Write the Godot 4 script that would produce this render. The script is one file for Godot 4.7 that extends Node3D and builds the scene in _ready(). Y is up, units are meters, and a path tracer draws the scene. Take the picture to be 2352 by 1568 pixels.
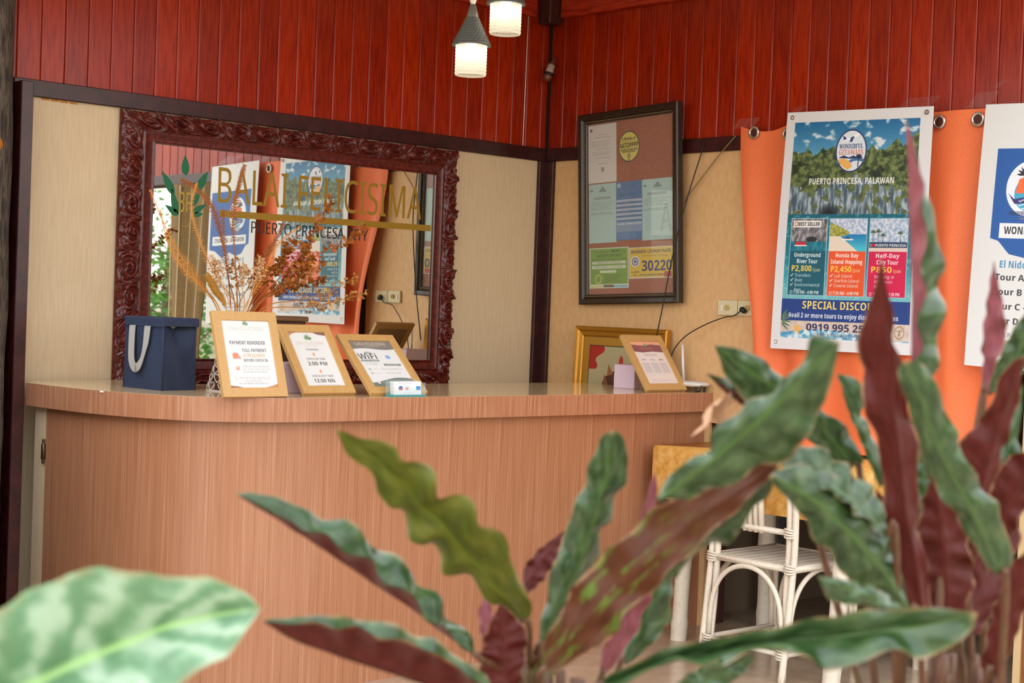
extends Node3D
# A reception corner: two panelled walls, a curved counter with its things, posters on an orange curtain, a table and
# a rattan chair, and potted plants in the foreground. Units are metres; the corner of the two walls is at x = 0, z = 0.

var names := {}
var cache := {}
var rng := RandomNumberGenerator.new()
var T := 0

const TRIM_TOP := 2.2747
const TRIM_LOW := 2.208
const BEAM_LOW := 2.936
const CEIL := 3.045
const TOP := 1.0908

func _ready() -> void:
	rng.seed = 7
	view_and_light()
	shell()
	wall_left()
	wall_right()
	outside()
	counter()
	mirror()
	notice_frame()
	curtain_and_posters()
	table_and_chair()
	lamps()
	counter_things()
	bouquet()
	wall_bits()
	plants()

func view_and_light() -> void:
	var cam := Camera3D.new()
	cam.name = "camera"
	var f := Vector3(0.681858, -0.021556, -0.731167)
	var r := Vector3(0.731368, 0.037975, 0.680925)
	var u := Vector3(-0.013088, 0.999046, -0.041659)
	cam.transform = Transform3D(Basis(r, u, -f), Vector3(-5.626656, 1.448399, 5.826727))
	cam.near = 0.05
	cam.far = 200.0
	add_child(cam)
	var lens := CameraAttributesPhysical.new()
	lens.frustum_focal_length = 54.87
	lens.exposure_aperture = 7.0
	lens.frustum_focus_distance = 7.0
	lens.frustum_near = 0.05
	lens.frustum_far = 200.0
	cam.attributes = lens
	cam.fov = 24.6665
	cam.current = true
	var sky := ProceduralSkyMaterial.new()
	sky.sky_top_color = Color(0.93, 0.955, 1.0)
	sky.sky_horizon_color = Color(1.0, 0.98, 0.94)
	sky.ground_bottom_color = Color(0.42, 0.40, 0.36)
	sky.ground_horizon_color = Color(0.62, 0.60, 0.54)
	sky.sky_energy_multiplier = 1.0
	sky.ground_energy_multiplier = 1.0
	var e := Environment.new()
	e.background_mode = Environment.BG_SKY
	e.sky = Sky.new()
	e.sky.sky_material = sky
	e.background_energy_multiplier = 3.0
	e.tonemap_mode = Environment.TONE_MAPPER_LINEAR
	e.tonemap_exposure = 1.1
	e.sdfgi_enabled = true
	e.ssao_enabled = true
	e.ssil_enabled = true
	var w := WorldEnvironment.new()
	w.name = "world"
	w.environment = e
	add_child(w)

# ------------------------------------------------------------------ names and nodes
func numbered(n: String) -> String:
	if not names.has(n):
		names[n] = 0
		return n
	names[n] += 1
	return "%s_%03d" % [n, names[n]]

func tag(o: Node, label: String, category: String, group := "", kind := "") -> Node:
	if label: o.set_meta("label", label)
	if category: o.set_meta("category", category)
	if group: o.set_meta("group", group)
	if kind: o.set_meta("kind", kind)
	return o

func thing(called: String, label: String, category: String, at := Vector3.ZERO, group := "") -> Node3D:
	var o := Node3D.new()
	o.name = numbered(called)
	add_child(o)
	o.position = at
	tag(o, label, category, group)
	return o

func part(parent: Node3D, called: String, st: SurfaceTool, m: Material, label := "") -> MeshInstance3D:
	return put(parent, called, done(st), m, label)

func put(parent: Node3D, called: String, mesh: Mesh, m: Material, label := "") -> MeshInstance3D:
	var o := MeshInstance3D.new()
	o.name = called
	o.mesh = mesh
	if m: o.material_override = m
	parent.add_child(o, true)
	if label: o.set_meta("label", label)
	return o

func solo(called: String, st: SurfaceTool, m: Material, label: String, category: String, group := "") -> MeshInstance3D:
	var o := put(self, numbered(called), done(st), m)
	tag(o, label, category, group)
	return o

func struct(called: String, st: SurfaceTool, m: Material, label: String) -> MeshInstance3D:
	var o := put(self, called, done(st), m)
	tag(o, label, "", "", "structure")
	return o

func struct_root(called: String, label: String) -> Node3D:
	var o := Node3D.new()
	o.name = called
	add_child(o)
	tag(o, label, "", "", "structure")
	return o

# ------------------------------------------------------------------ meshes
func begin(smooth := false) -> SurfaceTool:
	var st := SurfaceTool.new()
	st.begin(Mesh.PRIMITIVE_TRIANGLES)
	st.set_smooth_group(0 if smooth else -1)
	return st

func done(st: SurfaceTool) -> ArrayMesh:
	st.generate_normals()
	return st.commit()

func tri(st: SurfaceTool, a: Vector3, b: Vector3, c: Vector3) -> void:
	st.add_vertex(a)
	st.add_vertex(b)
	st.add_vertex(c)

func quad(st: SurfaceTool, a: Vector3, b: Vector3, c: Vector3, d: Vector3) -> void:
	# corners anticlockwise seen from outside
	tri(st, a, c, b)
	tri(st, a, d, c)

func box(st: SurfaceTool, c: Vector3, s: Vector3, bev := 0.0, b := Basis.IDENTITY) -> void:
	var h := s * 0.5
	var e: float = minf(bev, minf(h.x, minf(h.y, h.z)) * 0.9)
	if e <= 0.0:
		for k in 6:
			var ax := k / 2
			var sg := 1.0 if k % 2 == 0 else -1.0
			var n := Vector3.ZERO
			n[ax] = sg
			var u := Vector3.ZERO
			u[(ax + 1) % 3] = 1.0
			var v := Vector3.ZERO
			v[(ax + 2) % 3] = sg
			quad(st, c + b * ((n - u - v) * h), c + b * ((n + u - v) * h), c + b * ((n + u + v) * h), c + b * ((n - u + v) * h))
		return
	var p := func(ax: int, sx: float, sy: float, sz: float) -> Vector3:
		var q := Vector3(sx * (h.x - e), sy * (h.y - e), sz * (h.z - e))
		q[ax] = [sx * h.x, sy * h.y, sz * h.z][ax]
		return c + b * q
	for sg in [-1.0, 1.0]:
		hull(st, c, [p.call(0, sg, -1, -1), p.call(0, sg, 1, -1), p.call(0, sg, 1, 1), p.call(0, sg, -1, 1)])
		hull(st, c, [p.call(1, -1, sg, -1), p.call(1, 1, sg, -1), p.call(1, 1, sg, 1), p.call(1, -1, sg, 1)])
		hull(st, c, [p.call(2, -1, -1, sg), p.call(2, 1, -1, sg), p.call(2, 1, 1, sg), p.call(2, -1, 1, sg)])
		for sh in [-1.0, 1.0]:
			hull(st, c, [p.call(0, sg, sh, -1), p.call(0, sg, sh, 1), p.call(1, sg, sh, 1), p.call(1, sg, sh, -1)])
			hull(st, c, [p.call(1, -1, sg, sh), p.call(1, 1, sg, sh), p.call(2, 1, sg, sh), p.call(2, -1, sg, sh)])
			hull(st, c, [p.call(0, sg, -1, sh), p.call(0, sg, 1, sh), p.call(2, sg, 1, sh), p.call(2, sg, -1, sh)])
			for si in [-1.0, 1.0]:
				hull(st, c, [p.call(0, sg, sh, si), p.call(1, sg, sh, si), p.call(2, sg, sh, si)])

func hull(st: SurfaceTool, c: Vector3, q: Array) -> void:
	# a convex facet turned so that it faces away from c
	var a: Vector3 = q[0]
	var n: Vector3 = (q[1] - a).cross(q[2] - a)
	if n.dot(a - c) > 0.0:
		q.reverse()
	for k in range(1, q.size() - 1):
		tri(st, q[0], q[k], q[k + 1])

func lathe(st: SurfaceTool, prof: Array, segs: int, at := Vector3.ZERO, b := Basis.IDENTITY) -> void:
	# prof: Vector2(radius, height) from bottom to top on the outside
	for i in prof.size() - 1:
		var p: Vector2 = prof[i]
		var q: Vector2 = prof[i + 1]
		for k in segs:
			var a := TAU * k / segs
			var c := TAU * (k + 1) / segs
			var p0 := at + b * Vector3(p.x * cos(a), p.y, p.x * sin(a))
			var p1 := at + b * Vector3(p.x * cos(c), p.y, p.x * sin(c))
			var q0 := at + b * Vector3(q.x * cos(a), q.y, q.x * sin(a))
			var q1 := at + b * Vector3(q.x * cos(c), q.y, q.x * sin(c))
			if p.x > 1e-6: tri(st, p0, p1, q0)
			if q.x > 1e-6: tri(st, p1, q1, q0)

func spline(pts: Array, n: int) -> PackedVector3Array:
	# Catmull-Rom through the points, n steps between two of them
	var out := PackedVector3Array()
	for i in pts.size() - 1:
		var a: Vector3 = pts[maxi(i - 1, 0)]
		var b: Vector3 = pts[i]
		var c: Vector3 = pts[i + 1]
		var d: Vector3 = pts[mini(i + 2, pts.size() - 1)]
		for k in n:
			out.append(b.cubic_interpolate(c, a, d, float(k) / n))
	out.append(pts[-1])
	return out

func tube(st: SurfaceTool, pts: PackedVector3Array, r0: float, r1: float, segs := 8, caps := true) -> void:
	var t := (pts[1] - pts[0]).normalized()
	var n := t.cross(Vector3.UP)
	if n.length() < 0.05: n = t.cross(Vector3.RIGHT)
	n = n.normalized()
	var last := []
	for i in pts.size():
		t = (pts[mini(i + 1, pts.size() - 1)] - pts[maxi(i - 1, 0)]).normalized()
		n = (n - t * n.dot(t)).normalized()
		var m := t.cross(n)
		var r := lerpf(r0, r1, float(i) / (pts.size() - 1))
		var ring := []
		for k in segs:
			var a := TAU * k / segs
			ring.append(pts[i] + (n * cos(a) + m * sin(a)) * r)
		if i > 0:
			for k in segs:
				var k2 := (k + 1) % segs
				quad(st, last[k], last[k2], ring[k2], ring[k])
		if caps and i == 0:
			for k in range(1, segs - 1): tri(st, ring[0], ring[k], ring[k + 1])
		if caps and i == pts.size() - 1:
			for k in range(1, segs - 1): tri(st, ring[0], ring[k + 1], ring[k])
		last = ring

func torus(st: SurfaceTool, c: Vector3, axis: Vector3, R: float, r: float, n := 20, m := 8) -> void:
	axis = axis.normalized()
	var u := axis.cross(Vector3.UP)
	if u.length() < 0.05: u = axis.cross(Vector3.RIGHT)
	u = u.normalized()
	var v := axis.cross(u)
	var P := func(i: int, j: int) -> Vector3:
		var a := TAU * i / n
		var b := TAU * j / m
		var d := u * cos(a) + v * sin(a)
		return c + d * (R + r * cos(b)) + axis * (r * sin(b))
	for i in n:
		for j in m:
			quad(st, P.call(i, j), P.call(i + 1, j), P.call(i + 1, j + 1), P.call(i, j + 1))

func ball(st: SurfaceTool, c: Vector3, s: Vector3, n := 12, m := 8) -> void:
	var P := func(i: int, j: int) -> Vector3:
		var a := TAU * i / n
		var b := PI * j / m
		return c + Vector3(cos(a) * sin(b), cos(b), sin(a) * sin(b)) * s
	for i in n:
		for j in m:
			if j > 0: tri(st, P.call(i, j), P.call(i, j + 1), P.call(i + 1, j))
			if j < m - 1: tri(st, P.call(i + 1, j), P.call(i, j + 1), P.call(i + 1, j + 1))

func prism(st: SurfaceTool, poly: PackedVector2Array, b: Transform3D, depth: float) -> void:
	# a flat outline in the xy plane of b, thick towards +z
	var ids := Geometry2D.triangulate_polygon(poly)
	var P := func(k: int, z: float) -> Vector3: return b * Vector3(poly[k].x, poly[k].y, z)
	var turn := 1.0 if not Geometry2D.is_polygon_clockwise(poly) else -1.0
	for i in range(0, ids.size(), 3):
		var q := [P.call(ids[i], depth), P.call(ids[i + 1], depth), P.call(ids[i + 2], depth)]
		hull(st, q[0] - b.basis.z, q)
		q = [P.call(ids[i], 0.0), P.call(ids[i + 1], 0.0), P.call(ids[i + 2], 0.0)]
		hull(st, q[0] + b.basis.z, q)
	for k in poly.size():
		var k2 := (k + 1) % poly.size()
		if turn > 0: quad(st, P.call(k, 0.0), P.call(k2, 0.0), P.call(k2, depth), P.call(k, depth))
		else: quad(st, P.call(k2, 0.0), P.call(k, 0.0), P.call(k, depth), P.call(k2, depth))

func sheet(st: SurfaceTool, a: Vector3, b: Vector3, c: Vector3, d: Vector3, uv0 := Vector2.ZERO, uv1 := Vector2.ONE) -> void:
	# a printed rectangle, corners bottom left, bottom right, top right, top left as one reads it
	var uv := [Vector2(uv0.x, uv1.y), Vector2(uv1.x, uv1.y), Vector2(uv1.x, uv0.y), Vector2(uv0.x, uv0.y)]
	var p := [a, b, c, d]
	for k in [0, 2, 1, 0, 3, 2]:
		st.set_uv(uv[k])
		st.add_vertex(p[k])

# ------------------------------------------------------------------ materials
func rgb8(r: float, g: float, b: float) -> Color:
	return Color(r / 255.0, g / 255.0, b / 255.0)

func mat(key: String, c: Color, rough := 0.6, metal := 0.0, coat := 0.0) -> StandardMaterial3D:
	if cache.has(key): return cache[key]
	var m := StandardMaterial3D.new()
	m.resource_name = key
	m.albedo_color = c
	m.roughness = rough
	m.metallic = metal
	if coat > 0.0:
		m.clearcoat_enabled = true
		m.clearcoat = coat
		m.clearcoat_roughness = 0.12
	cache[key] = m
	return m

func noise_tex(seed_: int, freq: float, colors: Array, size := 512, octaves := 4) -> NoiseTexture2D:
	var n := FastNoiseLite.new()
	n.seed = seed_
	n.frequency = freq
	n.noise_type = FastNoiseLite.TYPE_SIMPLEX_SMOOTH
	n.fractal_octaves = octaves
	var g := Gradient.new()
	var off := PackedFloat32Array()
	var col := PackedColorArray()
	for k in colors.size():
		off.append(0.15 + 0.7 * k / maxf(1.0, colors.size() - 1.0))
		col.append(colors[k])
	g.offsets = off
	g.colors = col
	var t := NoiseTexture2D.new()
	t.width = size
	t.height = size
	t.seamless = true
	t.noise = n
	t.color_ramp = g
	return t

func grain(key: String, colors: Array, scale: Vector3, rough := 0.5, coat := 0.0, seed_ := 1, freq := 0.02, bump := 0.0) -> StandardMaterial3D:
	# world-space streaks: a noise stretched by the three scales
	if cache.has(key): return cache[key]
	var m := mat(key, Color.WHITE, rough, 0.0, coat)
	m.albedo_texture = noise_tex(seed_, freq, colors)
	m.uv1_triplanar = true
	m.uv1_world_triplanar = true
	m.uv1_scale = scale
	m.uv1_offset = Vector3(seed_ * 0.37, seed_ * 0.21, seed_ * 0.53)
	if bump > 0.0:
		var t := noise_tex(seed_ + 5, freq * 2.0, [Color.BLACK, Color.WHITE])
		t.as_normal_map = true
		t.color_ramp = null
		t.bump_strength = 3.0
		m.normal_enabled = true
		m.normal_texture = t
		m.normal_scale = bump
	return m

func glass(key: String, c: Color, alpha: float, rough := 0.02) -> StandardMaterial3D:
	if cache.has(key): return cache[key]
	var m := mat(key, Color(c.r, c.g, c.b, alpha), rough)
	m.transparency = BaseMaterial3D.TRANSPARENCY_ALPHA
	m.metallic_specular = 0.3
	return m

func printed(img: Image, rough := 0.5) -> StandardMaterial3D:
	var m := StandardMaterial3D.new()
	m.albedo_texture = ImageTexture.create_from_image(img)
	m.texture_repeat = false
	m.roughness = rough
	return m

# ------------------------------------------------------------------ print: letters drawn into an image
func font(kind: String) -> SystemFont:
	if cache.has("font" + kind): return cache["font" + kind]
	var f := SystemFont.new()
	f.font_names = PackedStringArray(["Droid Serif" if kind.begins_with("serif") else "Droid Sans"])
	f.font_weight = 700 if kind.ends_with("bold") else 400
	cache["font" + kind] = f
	return f

func text(img: Image, s: String, x: float, y: float, size: int, c: Color, kind := "sans", width := 0.0, align := 0.5) -> void:
	# x, y: where the baseline's anchor lies in pixels; width: the line is squeezed or stretched to it
	var ts := TextServerManager.get_primary_interface()
	var rid := ts.create_shaped_text()
	var big := maxi(size, 12)
	ts.shaped_text_add_string(rid, s, font(kind).get_rids(), big)
	ts.shaped_text_shape(rid)
	var gl: Array = ts.shaped_text_get_glyphs(rid)
	var total := 0.0
	for g in gl: total += g.advance
	var w := int(ceil(total)) + 8
	var asc := int(big * 1.1)
	var h := int(big * 1.45)
	var mask := Image.create_empty(w, h, false, Image.FORMAT_RGBA8)
	var at := 4.0
	for g in gl:
		var sz := Vector2i(big, 0)
		var fr: RID = g.font_rid
		ts.font_render_glyph(fr, sz, g.index)
		var ti := ts.font_get_glyph_texture_idx(fr, sz, g.index)
		if ti >= 0:
			var key := [fr, big, ti]
			var atlas: Image = ts.font_get_texture_image(fr, sz, ti)
			atlas.convert(Image.FORMAT_RGBA8)
			var ur: Rect2 = ts.font_get_glyph_uv_rect(fr, sz, g.index)
			var of: Vector2 = ts.font_get_glyph_offset(fr, sz, g.index)
			mask.blend_rect(atlas, Rect2i(ur), Vector2i(int(at + of.x + g.offset.x), int(asc + of.y)))
		at += g.advance
	ts.free_rid(rid)
	var k := float(size) / big
	var ww := maxi(2, int(round((width if width > 0.0 else total * k) * w / total)))
	var hh := maxi(2, int(round(h * k)))
	if ww != w or hh != h: mask.resize(ww, hh, Image.INTERPOLATE_BILINEAR)
	var data := mask.get_data()
	var r := int(c.r * 255)
	var gg := int(c.g * 255)
	var b := int(c.b * 255)
	for i in range(0, data.size(), 4):
		data[i] = r
		data[i + 1] = gg
		data[i + 2] = b
	mask = Image.create_from_data(ww, hh, false, Image.FORMAT_RGBA8, data)
	var wide := width if width > 0.0 else total * k
	img.blend_rect(mask, Rect2i(0, 0, ww, hh), Vector2i(int(x - wide * align - 4.0 * ww / w), int(y - asc * k)))

func canvas(w: int, h: int, c: Color) -> Image:
	var i := Image.create_empty(w, h, false, Image.FORMAT_RGBA8)
	i.fill(c)
	return i

func rect(i: Image, x: float, y: float, w: float, h: float, c: Color) -> void:
	i.fill_rect(Rect2i(int(x), int(y), maxi(1, int(w)), maxi(1, int(h))), c)

func oval(i: Image, cx: float, cy: float, rx: float, ry: float, c: Color, inner := 0.0) -> void:
	for y in range(maxi(0, int(cy - ry)), mini(i.get_height(), int(cy + ry) + 1)):
		for x in range(maxi(0, int(cx - rx)), mini(i.get_width(), int(cx + rx) + 1)):
			var d := Vector2((x - cx) / rx, (y - cy) / ry).length()
			if d <= 1.0 and d >= inner: i.set_pixel(x, y, c)

func line(i: Image, x0: float, y0: float, x1: float, y1: float, w: float, c: Color) -> void:
	var n := int(maxf(absf(x1 - x0), absf(y1 - y0))) + 1
	for k in n + 1:
		var t := float(k) / n
		rect(i, lerpf(x0, x1, t) - w * 0.5, lerpf(y0, y1, t) - w * 0.5, w, w, c)

func fill_poly(i: Image, pts: PackedVector2Array, c: Color) -> void:
	var lo := pts[0]
	var hi := pts[0]
	for p in pts:
		lo = lo.min(p)
		hi = hi.max(p)
	for y in range(maxi(0, int(lo.y)), mini(i.get_height(), int(hi.y) + 1)):
		for x in range(maxi(0, int(lo.x)), mini(i.get_width(), int(hi.x) + 1)):
			if Geometry2D.is_point_in_polygon(Vector2(x + 0.5, y + 0.5), pts): i.set_pixel(x, y, c)

func blade(i: Image, x: float, y: float, ang: float, ln: float, w: float, c: Color) -> void:
	# a pointed leaf of print
	var d := Vector2(cos(ang), sin(ang))
	var n := Vector2(-d.y, d.x)
	var pts := PackedVector2Array()
	for k in 9:
		var t := k / 8.0
		pts.append(Vector2(x, y) + d * ln * t + n * w * sin(PI * pow(t, 0.75)))
	for k in range(7, 0, -1):
		var t := k / 8.0
		pts.append(Vector2(x, y) + d * ln * t - n * w * sin(PI * pow(t, 0.75)))
	fill_poly(i, pts, c)

# ------------------------------------------------------------------ the room
func redwood(k: int) -> StandardMaterial3D:
	var tones := [
		[rgb8(132, 28, 5), rgb8(154, 38, 7), rgb8(162, 45, 10)],
		[rgb8(120, 24, 5), rgb8(144, 34, 7), rgb8(154, 40, 10)],
		[rgb8(140, 31, 5), rgb8(164, 43, 7), rgb8(172, 51, 11)],
		[rgb8(124, 27, 7), rgb8(146, 37, 11), rgb8(156, 45, 14)]]
	var m := grain("redwood%d" % k, tones[k], Vector3(2.3, 0.16, 2.3), 0.22, 0.0, 11 + k, 0.055)
	m.metallic_specular = 0.4
	return m

func board_mesh(wd: float, h: float, flip: bool) -> ArrayMesh:
	# a tongue-and-groove board, local x across, y up, z out of the wall
	var prof := []
	for k in 6:
		var a := PI / 2 * k / 5.0
		prof.append(Vector2(0.0075 * (1.0 - cos(a)), -0.008 + 0.008 * sin(a)))
	prof.append_array([Vector2(wd - 0.0045, 0), Vector2(wd - 0.0035, -0.008), Vector2(wd, -0.008), Vector2(wd, -0.016), Vector2(0, -0.016)])
	if flip:
		var q := []
		for p in prof: q.append(Vector2(wd - p.x, p.y))
		q.reverse()
		prof = q
	var st := begin()
	var n := prof.size()
	for k in n:
		var a: Vector2 = prof[k]
		var b: Vector2 = prof[(k + 1) % n]
		quad(st, Vector3(a.x, 0, a.y), Vector3(b.x, 0, b.y), Vector3(b.x, h, b.y), Vector3(a.x, h, a.y))
	quad(st, Vector3(0, 0, -0.016), Vector3(wd, 0, -0.016), Vector3(wd, 0, -0.004), Vector3(0, 0, -0.004))
	return done(st)

func shell() -> void:
	var st := begin()
	box(st, Vector3(-3.2, -0.05, 4.2), Vector3(12.4, 0.1, 9.0), 0.0)
	var fl := grain("floor_tile", [rgb8(172, 148, 122), rgb8(188, 164, 138)], Vector3(0.7, 0.7, 0.7), 0.16, 0.0, 3, 0.02)
	struct("floor", st, fl, "glossy beige tiled floor in front of the counter")
	st = begin()
	box(st, Vector3(-1.6, CEIL + 0.05, 1.45), Vector3(3.6, 0.1, 3.3), 0.0)
	struct("ceiling", st, mat("ceiling_white", rgb8(238, 230, 214), 0.8), "pale ceiling above the red wooden walls")

func wall_left() -> void:
	var w := struct_root("wall_left", "panelled wall of upright red boards above pale plywood")
	var dark := grain("dark_trim", [rgb8(42, 14, 13), rgb8(56, 20, 18), rgb8(64, 25, 21)], Vector3(1.2, 1.2, 1.2), 0.3, 0.0, 21, 0.02)
	var st := begin()
	box(st, Vector3(-2.25, 1.52, -0.09), Vector3(4.5, 3.05, 0.14), 0.0)
	part(w, "wall_core", st, mat("core_brown", rgb8(70, 30, 22), 0.8))
	var wd := 0.1015
	var mesh := board_mesh(wd, CEIL - TRIM_TOP, false)
	var x := -0.054 - wd
	var k := 0
	while x > -2.93:
		var o := put(w, "board", mesh, redwood((k * 7 + k / 3) % 4))
		o.position = Vector3(x, TRIM_TOP, 0.0)
		x -= wd
		k += 1
	var last := put(w, "board", board_mesh(0.046, CEIL - TRIM_TOP, false), redwood(0))
	last.position = Vector3(-0.054, TRIM_TOP, 0)
	# what is left of the row at the far end
	var slim := put(w, "board", board_mesh(0.016, CEIL - TRIM_TOP, false), redwood(3))
	slim.position = Vector3(-2.912, TRIM_TOP, 0)
	st = begin()
	box(st, Vector3(-1.455, (TRIM_TOP + TRIM_LOW) / 2, 0.004), Vector3(2.91, TRIM_TOP - TRIM_LOW, 0.02), 0.003)
	part(w, "trim_band", st, dark)
	st = begin()
	box(st, Vector3(-2.868, TRIM_LOW / 2, 0.006), Vector3(0.076, TRIM_LOW, 0.024), 0.004)
	part(w, "post_trim", st, dark)
	st = begin()
	box(st, Vector3(-0.032, TRIM_LOW / 2, 0.006), Vector3(0.056, TRIM_LOW, 0.024), 0.0015)
	part(w, "corner_trim", st, dark)
	var ply := plywood()
	st = begin()
	box(st, Vector3(-1.45, TRIM_LOW / 2, -0.011), Vector3(2.78, TRIM_LOW, 0.018), 0.0)
	part(w, "plywood_panel", st, ply)
	var red := grain("beam_red", [rgb8(140, 30, 8), rgb8(172, 44, 12), rgb8(186, 58, 20)], Vector3(0.6, 4.0, 0.6), 0.4, 0.0, 31, 0.02)
	st = begin()
	box(st, Vector3(-1.52, (BEAM_LOW + CEIL) / 2, 0.009), Vector3(2.8, CEIL - BEAM_LOW, 0.018), 0.004)
	part(w, "beam", st, red)
	# torn veneer along the edges of the plywood
	var torn := grain("torn_veneer", [rgb8(176, 110, 30), rgb8(206, 142, 52)], Vector3(8, 8, 8), 0.8, 0.0, 41)
	for q in [[-2.826, 2.10, 0.011, 0.05], [-2.826, 2.055, 0.008, 0.02], [-2.826, 2.02, 0.010, 0.036]]:
		st = begin()
		box(st, Vector3(q[0], q[1], -0.0015), Vector3(q[2], q[3], 0.001), 0.0)
		part(w, "veneer_patch", st, torn)
	for q in [[-2.77, 2.2045], [-2.73, 2.2035], [-2.69, 2.2025], [-2.65, 2.202]]:
		st = begin()
		box(st, Vector3(q[0], q[1], -0.0015), Vector3(0.034, 0.007, 0.001), 0.0)
		part(w, "veneer_patch", st, torn)
	st = begin()
	box(st, Vector3(-2.926, 1.122, 0.085), Vector3(0.05, 2.244, 0.168), 0.003)
	part(w, "wall_post", st, dark)
	# old weathered trunk that carries the roof, just left of the panelled wall
	var t := thing("tree_trunk_post", "weathered dark tree trunk post at the left edge with a cut branch stub", "post", Vector3(-3.10, 0, 0.12))
	st = begin(true)
	var n := FastNoiseLite.new()
	n.seed = 5
	n.frequency = 1.6
	var rows := 90
	for i in rows:
		for j in 28:
			var P := func(ii: int, jj: int) -> Vector3:
				var y := CEIL * ii / rows
				var a := TAU * (jj % 28) / 28.0
				var r := 0.122 + 0.016 * n.get_noise_3d(cos(a) * 1.2, y * 0.5, sin(a) * 1.2) + 0.006 * n.get_noise_3d(cos(a) * 9, y * 1.2, sin(a) * 9)
				return Vector3(cos(a) * r, y, sin(a) * r)
			quad(st, P.call(i, j + 1), P.call(i, j), P.call(i + 1, j), P.call(i + 1, j + 1))
	part(t, "trunk", st, grain("old_wood", [rgb8(30, 24, 20), rgb8(58, 48, 40), rgb8(104, 92, 78), rgb8(52, 44, 38)], Vector3(7, 0.7, 7), 0.85, 0.0, 51, 0.02, 1.2))
	st = begin(true)
	lathe(st, [Vector2(0.030, 0), Vector2(0.028, 0.012), Vector2(0.0, 0.013)], 20, Vector3(0.018, 1.985, 0.112), Basis(Vector3.RIGHT, PI / 2))
	part(t, "branch_stub", st, grain("cut_wood", [rgb8(150, 84, 18), rgb8(206, 128, 36), rgb8(170, 96, 22)], Vector3(30, 30, 30), 0.7, 0.0, 52), "orange cut end of a branch")

func plywood() -> StandardMaterial3D:
	return grain("plywood", [rgb8(206, 180, 143), rgb8(212, 187, 151), rgb8(216, 193, 158)], Vector3(3.0, 0.16, 3.0), 0.5, 0.0, 61, 0.06)

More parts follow.
